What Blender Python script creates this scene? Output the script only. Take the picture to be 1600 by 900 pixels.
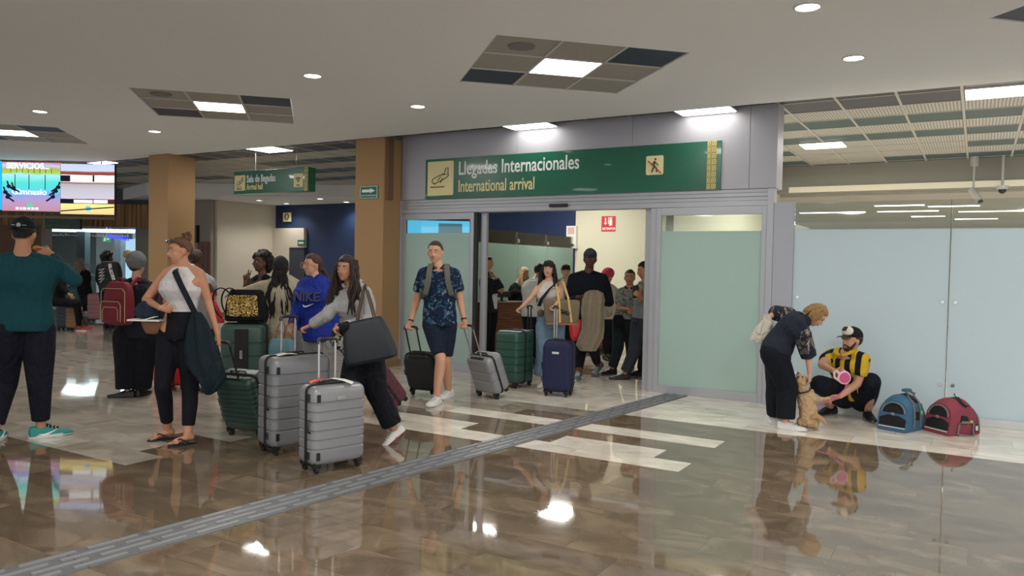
import bpy, bmesh, math, random
import numpy as np
from mathutils import Vector, Matrix, noise as mnoise
random.seed(7)
for o in list(bpy.data.objects): bpy.data.objects.remove(o, do_unlink=True)
SC = bpy.context.scene
COL = SC.collection
V = Vector
# ------------------------------------------------------------------ camera
# world: X runs right along the glass door wall, Y runs into it, Z up
FPX, PITCH, ROLL, YAW, EYE = 1220.0, .0280, .0194, -1.0333, 1.5
U = V((-math.sin(YAW), -math.cos(YAW), 0)); N = V((math.cos(YAW), -math.sin(YAW), 0))
def w3(a): return V((U.dot(a), N.dot(a), a.z))
_c, _s = math.cos(PITCH), math.sin(PITCH)
_f, _u, _r = V((0, _c, -_s)), V((0, _s, _c)), V((1, 0, 0))
_cr, _sr = math.cos(ROLL), math.sin(ROLL)
CR, CU, CF = w3(_cr*_r + _sr*_u), w3(-_sr*_r + _cr*_u), w3(_f)
CAM = V((0, 0, EYE))
cd = bpy.data.cameras.new('camera'); cam = bpy.data.objects.new('camera', cd); COL.objects.link(cam)
cd.sensor_width = 36; cd.lens = 36*FPX/1600; cd.clip_end = 200; cd.clip_start = .05
cam.matrix_world = Matrix.Translation(CAM) @ Matrix((CR, CU, -CF)).transposed().to_4x4()
SC.camera = cam
def ray(x, y): return (x-800)/FPX*CR - (y-450)/FPX*CU + CF
def fl(x, y, z=0.0):
    d = ray(x, y); return CAM + d*((z-EYE)/d.z)
def yp(x, y, Y):
    d = ray(x, y); return CAM + d*(Y/d.y)
def at(x, y, D): return CAM + ray(x, y)*D
def depth(p): return (V(p)-CAM).dot(CF)
# ------------------------------------------------------------------ light, exposure
SC.view_settings.view_transform = 'Standard'; SC.view_settings.look = 'None'
SC.view_settings.gamma = 1; SC.view_settings.exposure = 0.34; SC.view_settings.use_curve_mapping = False
W = bpy.data.worlds.new('world'); SC.world = W; W.use_nodes = True
bg = W.node_tree.nodes['Background']; bg.inputs[0].default_value = (.90, .95, 1, 1); bg.inputs[1].default_value = 1.0
PANEL_E, DOWN_E = 5.0, 14.0
def area(loc, sx, sy, power, col=(1, .97, .92), rot=(0, 0, 0), name='lamp'):
    l = bpy.data.lights.new(name, 'AREA'); l.shape = 'RECTANGLE'; l.size = sx; l.size_y = sy; l.energy = power; l.color = col
    o = bpy.data.objects.new(name, l); o.location = loc; o.rotation_euler = rot; COL.objects.link(o)
    return o
# ------------------------------------------------------------------ materials
MATS = {}
def nt(m): return m.node_tree.nodes, m.node_tree.links
def srgb(c):
    if isinstance(c, str): c = tuple(int(c[i:i+2], 16) for i in (0, 2, 4))
    return tuple((v/255/12.92 if v/255 <= .04045 else ((v/255+.055)/1.055)**2.4) for v in c) + (1,)
def mat(name, col, rough=.5, metal=0, emit=0, spec=.5, bump=0, bscale=30, var=0, vscale=8, alpha=1, coat=0, sheen=0, fold=0):
    if name in MATS: return MATS[name]
    m = bpy.data.materials.new(name); m.use_nodes = True; MATS[name] = m
    n, l = nt(m); b = n['Principled BSDF']; c = srgb(col)
    b.inputs['Base Color'].default_value = c; b.inputs['Roughness'].default_value = rough
    b.inputs['Metallic'].default_value = metal; b.inputs['Specular IOR Level'].default_value = spec
    if coat: b.inputs['Coat Weight'].default_value = coat
    if sheen: b.inputs['Sheen Weight'].default_value = sheen
    if emit: b.inputs['Emission Color'].default_value = c; b.inputs['Emission Strength'].default_value = emit
    tc = n.new('ShaderNodeTexCoord')
    if var:
        no = n.new('ShaderNodeTexNoise'); no.inputs['Scale'].default_value = vscale; no.inputs['Detail'].default_value = 4
        l.new(tc.outputs['Object'], no.inputs['Vector'])
        mx = n.new('ShaderNodeMix'); mx.data_type = 'RGBA'; l.new(no.outputs['Fac'], mx.inputs[0])
        mx.inputs[6].default_value = tuple(v*(1-var) for v in c[:3])+(1,); mx.inputs[7].default_value = tuple(min(1, v*(1+var)) for v in c[:3])+(1,)
        l.new(mx.outputs[2], b.inputs['Base Color'])
    prev = None
    if bump:
        no = n.new('ShaderNodeTexNoise'); no.inputs['Scale'].default_value = bscale; no.inputs['Detail'].default_value = 3
        l.new(tc.outputs['Object'], no.inputs['Vector'])
        bp = n.new('ShaderNodeBump'); bp.inputs['Strength'].default_value = bump; bp.inputs['Distance'].default_value = .01
        l.new(no.outputs['Fac'], bp.inputs['Height']); l.new(bp.outputs[0], b.inputs['Normal']); prev = bp
    if fold:
        no = n.new('ShaderNodeTexNoise'); no.inputs['Scale'].default_value = 5.5; no.inputs['Detail'].default_value = 2; no.inputs['Distortion'].default_value = 1.6
        mp = n.new('ShaderNodeMapping'); mp.inputs['Scale'].default_value = (1.6, 1.6, .8)
        l.new(tc.outputs['Object'], mp.inputs[0]); l.new(mp.outputs[0], no.inputs['Vector'])
        bp = n.new('ShaderNodeBump'); bp.inputs['Strength'].default_value = fold; bp.inputs['Distance'].default_value = .06
        l.new(no.outputs['Fac'], bp.inputs['Height'])
        if prev: l.new(prev.outputs[0], bp.inputs['Normal'])
        l.new(bp.outputs[0], b.inputs['Normal'])
    return m
def cloth(name, col, **k):
    k.setdefault('rough', .85); k.setdefault('spec', .25); k.setdefault('bump', .25); k.setdefault('bscale', 120); k.setdefault('fold', .55); k.setdefault('var', .15)
    return mat(name, col, **k)
def emis(name, col, s):
    if name in MATS: return MATS[name]
    m = bpy.data.materials.new(name); m.use_nodes = True; MATS[name] = m
    n, l = nt(m); n.remove(n['Principled BSDF']); e = n.new('ShaderNodeEmission')
    e.inputs[0].default_value = srgb(col); e.inputs[1].default_value = s; l.new(e.outputs[0], n['Material Output'].inputs[0]); return m
def mathn(n, l, op, a, b=None, c=None):
    q = n.new('ShaderNodeMath'); q.operation = op
    for i, v in enumerate((a, b, c)):
        if v is None: continue
        if isinstance(v, (int, float)): q.inputs[i].default_value = v
        else: l.new(v, q.inputs[i])
    return q.outputs[0]
# ------------------------------------------------------------------ mesh helpers
class MB:
    def __init__(s): s.v = []; s.f = []; s.mi = []
    def add(s, vs, fs, mi=0):
        k = len(s.v); s.v += [tuple(v) for v in vs]; s.f += [tuple(i+k for i in f) for f in fs]; s.mi += [mi]*len(fs); return s
    def box(s, a, b, mi=0):
        x0, y0, z0 = a; x1, y1, z1 = b
        return s.add([(x0,y0,z0),(x1,y0,z0),(x1,y1,z0),(x0,y1,z0),(x0,y0,z1),(x1,y0,z1),(x1,y1,z1),(x0,y1,z1)],
              [(0,3,2,1),(4,5,6,7),(0,1,5,4),(1,2,6,5),(2,3,7,6),(3,0,4,7)], mi)
    def obox(s, c, ax, ay, az, hx, hy, hz, mi=0):
        c = V(c); vs = []
        for k in (-1, 1):
            for j in (-1, 1):
                for i in (-1, 1): vs.append(c+ax*hx*i+ay*hy*j+az*hz*k)
        return s.add(vs, [(0,2,3,1),(4,5,7,6),(0,1,5,4),(1,3,7,5),(3,2,6,7),(2,0,4,6)], mi)
    def rings(s, R, cap=True, mi=0, closed=False):
        m = len(R[0]); vs = [v for r in R for v in r]; fs = []
        n = len(R)
        for i in range(n if closed else n-1):
            i2 = (i+1) % n
            for j in range(m):
                fs.append((i*m+j, i*m+(j+1) % m, i2*m+(j+1) % m, i2*m+j))
        if cap and not closed:
            fs.append(tuple(range(m-1, -1, -1))); fs.append(tuple((n-1)*m+j for j in range(m)))
        return s.add(vs, fs, mi)
    def cyl(s, a, b, ra, rb=None, seg=16, mi=0):
        rb = ra if rb is None else rb; a, b = V(a), V(b); x, y = perp(b-a)
        return s.rings([[c+x*r*math.cos(t)+y*r*math.sin(t) for t in ang(seg)] for c, r in ((a, ra), (b, rb))], mi=mi)
    def tube(s, P, r, seg=8, mi=0, closed=False, flat=None):
        P = [V(p) for p in P]; R = []; x = None; n = len(P)
        for i, p in enumerate(P):
            if closed: t = P[(i+1) % n]-P[i-1]
            else: t = P[min(i+1, n-1)]-P[max(i-1, 0)]
            t = t.normalized() if t.length > 1e-9 else V((0, 0, 1))
            if x is None: x, y = perp(t)
            x = (x - t*x.dot(t)).normalized(); y = t.cross(x)
            rr = r if flat is not None else (r[i] if isinstance(r, (list, tuple)) else r)
            if flat is None: R.append([p+x*rr*math.cos(a)+y*rr*math.sin(a) for a in ang(seg)])
            else:
                fx = V(flat); fx = (fx-t*fx.dot(t)).normalized(); fy = t.cross(fx)
                R.append([p+fx*rr[0]*sg(math.cos(a))+fy*rr[1]*sg(math.sin(a)) for a in ang(seg)])
        return s.rings(R, mi=mi, closed=closed)
    def cap(s, a, b, ra, rb, seg=14, mi=0, fl_=None, flat=False):
        """tapered capsule with rounded ends"""
        a, b = V(a), V(b); d = b-a; L = d.length
        if L < 1e-6: d = V((0, 0, 1)); L = 1e-6
        t = d.normalized(); x, y = perp(t)
        if fl_ is not None:
            x = V(fl_[0]); x = (x-t*x.dot(t)).normalized(); y = t.cross(x); k = fl_[1]
        else: k = 1
        R = []
        for q in (-88, -60, -30): R.append((a+t*ra*math.sin(math.radians(q)), ra*math.cos(math.radians(q))))
        for q in (0, .25, .5, .75, 1): R.append((a.lerp(b, q), ra+(rb-ra)*q))
        if not flat:
            for q in (30, 60, 88): R.append((b+t*rb*math.sin(math.radians(q)), rb*math.cos(math.radians(q))))
        return s.rings([[c+x*r*math.cos(w)+y*r*k*math.sin(w) for w in ang(seg)] for c, r in R], mi=mi)
    def ell(s, c, ax, ay, az, rx, ry, rz, seg=20, rg=12, mi=0, fn=None):
        c = V(c); R = []
        for i in range(rg+1):
            ph = -math.pi/2 + math.pi*min(max(i/rg, .012), .988)
            row = []
            for a in ang(seg):
                x, y, z = math.cos(ph)*math.cos(a), math.cos(ph)*math.sin(a), math.sin(ph)
                k = fn(x, y, z) if fn else 1
                row.append(c+ax*rx*x*k+ay*ry*y*k+az*rz*z*k)
            R.append(row)
        return s.rings(R, mi=mi)
    def torus(s, c, ax, ay, R, r, seg=24, a0=0, a1=2*math.pi, mi=0):
        full = abs(a1-a0-2*math.pi) < 1e-4
        P = [V(c)+ax*R*math.cos(a0+(a1-a0)*i/seg)+ay*R*math.sin(a0+(a1-a0)*i/seg) for i in range(seg if full else seg+1)]
        return s.tube(P, r, closed=full, mi=mi)
    def build(s, name, m, parent=None, smooth=True, bevel=0, rem=0, smo=0, sub=0, disp=None):
        me = bpy.data.meshes.new(name); me.from_pydata(s.v, [], s.f)
        ms = m if isinstance(m, (list, tuple)) else [m]
        for q in ms: me.materials.append(q)
        me.polygons.foreach_set('material_index', s.mi)
        o = bpy.data.objects.new(name, me); COL.objects.link(o)
        if parent: o.parent = parent
        bm = bmesh.new(); bm.from_mesh(me); bmesh.ops.recalc_face_normals(bm, faces=bm.faces); bm.to_mesh(me); bm.free()
        if smooth:
            me.polygons.foreach_set('use_smooth', [True]*len(me.polygons))
        if bevel:
            md = o.modifiers.new('b', 'BEVEL'); md.width = bevel; md.segments = 3; md.limit_method = 'ANGLE'; md.angle_limit = .6; md.harden_normals = False
        if rem:
            md = o.modifiers.new('r', 'REMESH'); md.mode = 'VOXEL'; md.voxel_size = rem; md.use_smooth_shade = True
        if smo:
            md = o.modifiers.new('s', 'SMOOTH'); md.factor = .5; md.iterations = smo
        if disp:
            tx = bpy.data.textures.new(name, 'CLOUDS'); tx.noise_scale = disp[1]; tx.noise_depth = 2
            md = o.modifiers.new('d', 'DISPLACE'); md.texture = tx; md.strength = disp[0]; md.texture_coords = 'LOCAL'; md.mid_level = .5
        if sub:
            md = o.modifiers.new('sub', 'SUBSURF'); md.levels = sub; md.render_levels = sub
        if not rem and smooth and not sub and len(me.polygons) < 40000:
            me.set_sharp_from_angle(angle=math.radians(38))
        return o
def sg(x): return math.copysign(abs(x)**.35, x)
def ang(n): return [2*math.pi*i/n for i in range(n)]
def perp(t):
    t = V(t).normalized(); a = V((0, 0, 1)) if abs(t.z) < .9 else V((1, 0, 0))
    x = t.cross(a).normalized(); return x, t.cross(x).normalized()
def empty(name, loc=(0, 0, 0), rz=0):
    o = bpy.data.objects.new(name, None); COL.objects.link(o); o.location = loc; o.rotation_euler = (0, 0, rz); o.empty_display_size = .1; return o
def tag(o, label=None, cat=None, group=None, kind=None):
    if label: o['label'] = label
    if cat: o['category'] = cat
    if group: o['group'] = group
    if kind: o['kind'] = kind
    return o
def struct(o): o['kind'] = 'structure'; return o
def thing(name, label, cat, loc=(0, 0, 0), rz=0, group=None): return tag(empty(name, loc, rz), label, cat, group)
def copy_tree(o, parent=None):
    c = o.copy(); COL.objects.link(c)
    if parent: c.parent = parent
    for ch in list(o.children): copy_tree(ch, c)
    return c
def text(s, name, m, parent, origin, xd, zd, size, xs=1.0, thick=.002, bold=0, align='LEFT'):
    """flat lettering standing on its sign; origin = baseline start, xd = writing direction, zd = up"""
    cu = bpy.data.curves.new(name, 'FONT'); cu.body = s; cu.size = size; cu.extrude = thick; cu.offset = bold; cu.align_x = align
    cu.resolution_u = 3
    t = bpy.data.objects.new(name, cu); COL.objects.link(t); bpy.context.view_layer.update()
    me = bpy.data.meshes.new_from_object(t.evaluated_get(bpy.context.evaluated_depsgraph_get()))
    bpy.data.objects.remove(t, do_unlink=True); bpy.data.curves.remove(cu)
    xd = V(xd).normalized(); zd = V(zd).normalized(); nd = xd.cross(zd)
    M = Matrix((xd*xs, zd, nd)).transposed().to_4x4(); M.translation = V(origin)
    me.transform(M); me.materials.clear(); me.materials.append(m)
    o = bpy.data.objects.new(name, me); COL.objects.link(o)
    if parent: o.parent = parent
    return o
# ================================================================== STRUCTURE
X_ = V((1, 0, 0)); Y_ = V((0, 1, 0)); Z_ = V((0, 0, 1))
YW, ZC, ZG = 9.03, 3.30, 3.325
# ---- polished marble floor
def floor_mat():
    m = bpy.data.materials.new('marble_floor'); m.use_nodes = True; n, l = nt(m); b = n['Principled BSDF']
    tc = n.new('ShaderNodeTexCoord'); sp = n.new('ShaderNodeSeparateXYZ'); l.new(tc.outputs['Object'], sp.inputs[0])
    x, y = sp.outputs[0], sp.outputs[1]
    TX, TY = .93, .31
    ty = mathn(n, l, 'DIVIDE', y, TY); iy = mathn(n, l, 'FLOOR', ty)
    sh = mathn(n, l, 'MULTIPLY', mathn(n, l, 'MODULO', iy, 3), .333)
    tx = mathn(n, l, 'ADD', mathn(n, l, 'DIVIDE', x, TX), sh); ix = mathn(n, l, 'FLOOR', tx)
    cx = mathn(n, l, 'MULTIPLY', mathn(n, l, 'SUBTRACT', mathn(n, l, 'ADD', ix, .5), sh), TX)
    cy = mathn(n, l, 'MULTIPLY', mathn(n, l, 'ADD', iy, .5), TY)
    gt = lambda a, b_: mathn(n, l, 'GREATER_THAN', a, b_)
    lt = lambda a, b_: mathn(n, l, 'LESS_THAN', a, b_)
    AND = lambda *q: q[0] if len(q) == 1 else mathn(n, l, 'MULTIPLY', q[0], AND(*q[1:]))
    def OR(*q): return q[0] if len(q) == 1 else mathn(n, l, 'MAXIMUM', q[0], OR(*q[1:]))
    # pattern of pale stone laid into brown stone
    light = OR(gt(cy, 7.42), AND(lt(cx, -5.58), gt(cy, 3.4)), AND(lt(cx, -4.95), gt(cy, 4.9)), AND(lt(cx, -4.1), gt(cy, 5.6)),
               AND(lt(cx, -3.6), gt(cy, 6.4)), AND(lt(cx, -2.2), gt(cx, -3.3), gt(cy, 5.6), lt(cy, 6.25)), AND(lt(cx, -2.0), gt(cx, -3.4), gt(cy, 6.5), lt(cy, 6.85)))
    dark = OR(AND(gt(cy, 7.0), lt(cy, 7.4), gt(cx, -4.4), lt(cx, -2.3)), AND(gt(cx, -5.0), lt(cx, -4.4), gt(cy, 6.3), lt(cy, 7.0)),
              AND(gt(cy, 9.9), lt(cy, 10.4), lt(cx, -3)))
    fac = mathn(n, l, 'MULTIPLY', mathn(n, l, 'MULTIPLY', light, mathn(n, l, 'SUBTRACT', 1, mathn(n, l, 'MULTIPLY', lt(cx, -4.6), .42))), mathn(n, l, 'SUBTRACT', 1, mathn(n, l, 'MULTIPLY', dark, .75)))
    cb = n.new('ShaderNodeCombineXYZ'); l.new(ix, cb.inputs[0]); l.new(iy, cb.inputs[1])
    wn = n.new('ShaderNodeTexWhiteNoise'); wn.noise_dimensions = '2D'; l.new(cb.outputs[0], wn.inputs['Vector'])
    # marbling, shifted from tile to tile
    va = n.new('ShaderNodeVectorMath'); va.operation = 'MULTIPLY_ADD'; l.new(wn.outputs['Color'], va.inputs[0]); va.inputs[1].default_value = (9, 9, 9); l.new(tc.outputs['Object'], va.inputs[2])
    mp = n.new('ShaderNodeMapping'); mp.inputs['Rotation'].default_value = (0, 0, .5); mp.inputs['Scale'].default_value = (1, 1.5, 1); l.new(va.outputs[0], mp.inputs[0])
    no = n.new('ShaderNodeTexNoise'); no.inputs['Scale'].default_value = 2.2; no.inputs['Detail'].default_value = 8; no.inputs['Distortion'].default_value = 1.2; l.new(mp.outputs[0], no.inputs['Vector'])
    def ramp(stops):
        r = n.new('ShaderNodeValToRGB'); l.new(no.outputs['Fac'], r.inputs[0]); e = r.color_ramp.elements
        e[0].position, e[0].color = stops[0][0], srgb(stops[0][1]); e[1].position, e[1].color = stops[-1][0], srgb(stops[-1][1])
        for p, c in stops[1:-1]: q = e.new(p); q.color = srgb(c)
        return r.outputs[0]
    rb = ramp([(.3, (98, 83, 67)), (.5, (114, 99, 81)), (.7, (138, 121, 101))])
    rl = ramp([(.3, (206, 197, 181)), (.5, (228, 220, 206)), (.7, (242, 237, 226))])
    mx = n.new('ShaderNodeMix'); mx.data_type = 'RGBA'; l.new(fac, mx.inputs[0]); l.new(rb, mx.inputs[6]); l.new(rl, mx.inputs[7])
    hv = n.new('ShaderNodeHueSaturation'); l.new(mx.outputs[2], hv.inputs['Color'])
    l.new(mathn(n, l, 'MULTIPLY_ADD', wn.outputs['Value'], .18, .90), hv.inputs['Value'])
    # thin joints
    fx = mathn(n, l, 'FRACT', tx); fy = mathn(n, l, 'FRACT', ty)
    jx = mathn(n, l, 'MINIMUM', fx, mathn(n, l, 'SUBTRACT', 1, fx)); jy = mathn(n, l, 'MINIMUM', fy, mathn(n, l, 'SUBTRACT', 1, fy))
    jt = OR(lt(jx, .0028), lt(jy, .0055))
    mj = n.new('ShaderNodeMix'); mj.data_type = 'RGBA'; l.new(mathn(n, l, 'MULTIPLY', jt, .35), mj.inputs[0]); l.new(hv.outputs[0], mj.inputs[6]); mj.inputs[7].default_value = srgb((80, 66, 54))
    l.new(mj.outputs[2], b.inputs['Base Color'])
    b.inputs['Roughness'].default_value = .045; b.inputs['Specular IOR Level'].default_value = .5; b.inputs['IOR'].default_value = 2.2
    n2 = n.new('ShaderNodeTexNoise'); n2.inputs['Scale'].default_value = 3.0; l.new(tc.outputs['Object'], n2.inputs['Vector'])
    bp = n.new('ShaderNodeBump'); bp.inputs['Strength'].default_value = .03; bp.inputs['Distance'].default_value = .02; l.new(n2.outputs['Fac'], bp.inputs['Height']); l.new(bp.outputs[0], b.inputs['Normal'])
    return m
struct(MB().box((-45, -12, -.1), (16, 32, 0)).build('floor', floor_mat(), smooth=False))
# ---- tactile paving strip set on the floor
steel = mat('brushed_steel', (150, 152, 154), .38, .85)
strip = thing('tactile_strip', 'grey ribbed tactile guide strip crossing the polished floor diagonally', 'floor strip', (-3.92, 1.0, 0))
sa, sb = V((-3.92, 1.0, 0)), V((-3.05, 9.0, 0)); sd = (sb-sa).normalized(); sx = V((sd.y, -sd.x, 0)); SL = (sb-sa).length
mb = MB(); q = 0
while q < SL:
    e = min(q+.397, SL); mb.obox(sa+sd*(q+e)/2+Z_*.003-sa, sx, sd, Z_, .145, (e-q)/2, .003); q += .40
mb.build('strip_plate', mat('strip_grey', (108, 110, 112), .42, .2), strip, smooth=False)
mb = MB(); q = .02; k = 0
while q < SL-.3:
    for j in range(4):
        off = -.105+.07*j; st = q+.16*(j % 2)
        mb.obox(sd*(st+.135)+sx*off+Z_*.0085, sx, sd, Z_, .013, .13, .0035)
    q += .32; k += 1
mb.build('raised_bar', mat('bar_grey', (142, 144, 147), .35, .2), strip, smooth=False)
# ---- near gypsum ceiling with three square grille openings
gyp = mat('gypsum', (232, 233, 234), .9, spec=.2, var=.03, vscale=.7)
C45 = [V((-3.28, 6.36, 0)), V((-7.74, 6.18, 0)), V((-12.2, 6.1, 0)), V((1.17, 6.45, 0))]
HD = 1.65*math.sqrt(.5)     # half diagonal of a cluster (clusters are turned 45 degrees)
def ceiling_slab():
    bm = bmesh.new(); P = [(-32, -12), (8, -12), (8, 8.62), (-32, 8.62)]
    vs = [bm.verts.new((x, y, 0)) for x, y in P]; es = [bm.edges.new((vs[i], vs[(i+1) % 4])) for i in range(4)]
    for c in C45:
        w_ = [bm.verts.new((c.x+HD*math.cos(a), c.y+HD*math.sin(a), 0)) for a in (0, math.pi/2, math.pi, 3*math.pi/2)]
        es += [bm.edges.new((w_[i], w_[(i+1) % 4])) for i in range(4)]
    bmesh.ops.triangle_fill(bm, use_beauty=True, edges=es, use_dissolve=False)
    r = bmesh.ops.extrude_face_region(bm, geom=bm.faces[:])
    for v in r['geom']:
        if isinstance(v, bmesh.types.BMVert): v.co.z += .10
    bmesh.ops.recalc_face_normals(bm, faces=bm.faces)
    me = bpy.data.meshes.new('ceiling'); bm.to_mesh(me); bm.free(); me.materials.append(gyp)
    o = bpy.data.objects.new('ceiling', me); COL.objects.link(o); o.location.z = ZC; return struct(o)
ceiling_slab()
def perf_mat(name, col, dirx=True, sc=1.0):
    """perforated metal tile: fine grooves"""
    m = bpy.data.materials.new(name); m.use_nodes = True; n, l = nt(m); b = n['Principled BSDF']; b.inputs['Roughness'].default_value = .6
    tc = n.new('ShaderNodeTexCoord'); sp = n.new('ShaderNodeSeparateXYZ'); l.new(tc.outputs['Object'], sp.inputs[0])
    f_ = mathn(n, l, 'FRACT', mathn(n, l, 'MULTIPLY', sp.outputs[0 if dirx else 1], 26*sc)); g = mathn(n, l, 'GREATER_THAN', f_, .62)
    f2 = mathn(n, l, 'FRACT', mathn(n, l, 'MULTIPLY', sp.outputs[1 if dirx else 0], 60)); g2 = mathn(n, l, 'GREATER_THAN', f2, .25)
    mx = n.new('ShaderNodeMix'); mx.data_type = 'RGBA'; l.new(mathn(n, l, 'MULTIPLY', g, g2), mx.inputs[0]); c = srgb(col)
    mx.inputs[6].default_value = c; mx.inputs[7].default_value = tuple(v*.3 for v in c[:3])+(1,); l.new(mx.outputs[2], b.inputs['Base Color']); return m
perf = perf_mat('perforated_tile', (176, 172, 164)); navy = mat('navy_tile', (40, 52, 74), .5, var=.1); white_metal = mat('white_metal', (196, 194, 188), .5)
panel_light = emis('panel_light', (255, 250, 240), PANEL_E)
def cluster(c, label, extra):
    t = thing('ceiling_grille', label, 'ceiling grille', (c.x, c.y, ZC), math.radians(-45), 'square grille panels let into the low ceiling')
    T = .55
    # rows/cols in the turned frame; x to the right-front, y to the right-back
    fr = MB()
    for k in range(4):
        o_ = -.825+T*k; w = .012
        a0 = max(-.82, o_-w); a1 = min(.82, o_+w)
        fr.box((a0, -.82, .004), (a1, .82, .02)); fr.box((-.82, a0, .004), (.82, a1, .02))
    fr.build('tile_frame', white_metal, t, smooth=False)
    for i in range(3):
        for j in range(3):
            if i == 1 and j == 1: continue
            m = navy if (i, j) in ((0, 0), (2, 2)) else perf
            x0, y0 = -.825+T*i+.014, -.825+T*j+.014
            MB().box((x0, y0, .012), (x0+T-.028, y0+T-.028, .03)).build('ceiling_tile', m, t, smooth=False)
    s = MB(); s.cyl((.55, -.55, .0), (.55, -.55, .012), .11, .11, 28); s.build('speaker_cover', mat('speaker_grey', (120, 118, 114), .7), t)
    q = thing('ceiling_light', 'square luminous panel at the centre of the '+extra, 'ceiling light', (c.x, c.y, ZC), math.radians(-45), 'luminous panels in the low ceiling')
    MB().box((-.26, -.26, .004), (.26, .26, .012)).build('diffuser', panel_light, q, smooth=False)
    MB().box((-.262, -.262, .0122), (.262, .262, .03)).build('housing', white_metal, q, smooth=False)
    lamp = area((c.x, c.y, ZC-.03), .5, .5, 26, rot=(0, 0, math.radians(45))); lamp.name = 'panel_lamp'
cluster(C45[0], 'square grille panel of nine tiles in the ceiling above the big green arrivals sign', 'grille panel above the arrivals sign')
cluster(C45[1], 'square grille panel of nine tiles in the ceiling at upper left, above the tan pillar', 'upper left grille panel')
cluster(C45[2], 'square grille panel at the far left edge of the ceiling above the screens', 'grille panel above the screens')
cluster(C45[3], 'grille panel whose dark corner tile peeks in at the upper right corner', 'grille panel in the upper right corner')
# added unseen lamps behind and beside the camera, strongest at right, for more bounce
for i in range(-3, 3):
    for j in range(1, 4): area((-3.28+4.45*i, 6.36-4.45*j, ZC-.03), .5, .5, (9, 8, 10, 46, 110, 110)[i+3], rot=(0, 0, math.radians(45)))
# ---- downlights
def downlight(x, y, z, label, group='round downlights in the low ceiling', w=9):
    t = thing('downlight', label, 'ceiling light', (x, y, z), 0, group)
    m = MB(); m.torus((0, 0, -.002), X_, Y_, .085, .008, 24); m.build('trim_ring', white_metal, t)
    MB().cyl((0, 0, -.0006), (0, 0, .02), .078, .078, 28).build('lens', emis('down_lens', (255, 250, 242), DOWN_E), t)
    l = bpy.data.lights.new('spot', 'SPOT'); l.energy = w; l.spot_size = 2.3; l.spot_blend = .8; l.shadow_soft_size = .08; l.color = (1, .95, .88)
    o = bpy.data.objects.new('spot', l); o.location = (x, y, z-.03); COL.objects.link(o)
for x, y, lb in ((-1.05, 5.61, 'round white downlight nearest the top right edge of the ceiling'), (-.95, 7.11, 'round downlight in the ceiling in front of the frosted glass partition'),
                 (-5.57, 5.51, 'round downlight between the two grille panels, nearer one'), (-5.54, 7.12, 'round downlight between the two grille panels, farther one near the sign'),
                 (-10.01, 6.89, 'round downlight just left of the tan pillar top'), (-10.02, 5.33, 'round downlight at far left above the video screens')):
    downlight(x, y, ZC, lb)
# ---- grid ceiling beyond the low one
def grid_mat():
    m = bpy.data.materials.new('grid_ceiling'); m.use_nodes = True; n, l = nt(m); b = n['Principled BSDF']
    tc = n.new('ShaderNodeTexCoord'); sp = n.new('ShaderNodeSeparateXYZ'); l.new(tc.outputs['Object'], sp.inputs[0]); x, y = sp.outputs[0], sp.outputs[1]
    tx = mathn(n, l, 'DIVIDE', mathn(n, l, 'ADD', x, 30.2), .6); ty = mathn(n, l, 'DIVIDE', mathn(n, l, 'ADD', y, -8.65), .6)
    ix, iy = mathn(n, l, 'FLOOR', tx), mathn(n, l, 'FLOOR', ty)
    cb = n.new('ShaderNodeCombineXYZ'); l.new(mathn(n, l, 'FLOOR', mathn(n, l, 'DIVIDE', ix, 2)), cb.inputs[0]); l.new(iy, cb.inputs[1])
    wn = n.new('ShaderNodeTexWhiteNoise'); wn.noise_dimensions = '2D'; l.new(cb.outputs[0], wn.inputs['Vector'])
    odd = mathn(n, l, 'MODULO', mathn(n, l, 'ADD', iy, 1), 2)
    teal = mathn(n, l, 'MULTIPLY', mathn(n, l, 'GREATER_THAN', wn.outputs['Value'], .48), mathn(n, l, 'SUBTRACT', 1, odd))
    first = mathn(n, l, 'MAXIMUM', mathn(n, l, 'LESS_THAN', iy, 2), mathn(n, l, 'GREATER_THAN', iy, 9))
    f_ = mathn(n, l, 'FRACT', mathn(n, l, 'MULTIPLY', x, 28)); g = mathn(n, l, 'GREATER_THAN', f_, .6)
    m1 = n.new('ShaderNodeMix'); m1.data_type = 'RGBA'; l.new(g, m1.inputs[0]); m1.inputs[6].default_value = srgb((196, 192, 184)); m1.inputs[7].default_value = srgb((140, 137, 130))
    m2 = n.new('ShaderNodeMix'); m2.data_type = 'RGBA'; l.new(teal, m2.inputs[0]); l.new(m1.outputs[2], m2.inputs[6]); m2.inputs[7].default_value = srgb((62, 86, 90))
    m3 = n.new('ShaderNodeMix'); m3.data_type = 'RGBA'; l.new(first, m3.inputs[0]); l.new(m2.outputs[2], m3.inputs[6]); m3.inputs[7].default_value = srgb((62, 62, 76))
    l.new(m3.outputs[2], b.inputs['Base Color']); b.inputs['Roughness'].default_value = .45
    return m
struct(MB().box((-32, 8.3, ZG+.08), (9, 15.0, ZG+.12)).build('ceiling', grid_mat(), smooth=False))
mb = MB(); x = -30.2
while x < 9:
    mb.box((x-.014, 8.64, ZG+.072), (x+.014, 15.0, ZG+.0799)); x += .6
y = 9.25
while y < 15:
    mb.box((-32, y-.012, ZG+.073), (9, y+.012, ZG+.0799)); y += .6
struct(mb.build('ceiling', mat('grid_bar', (188, 184, 176), .5), smooth=False))
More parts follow.
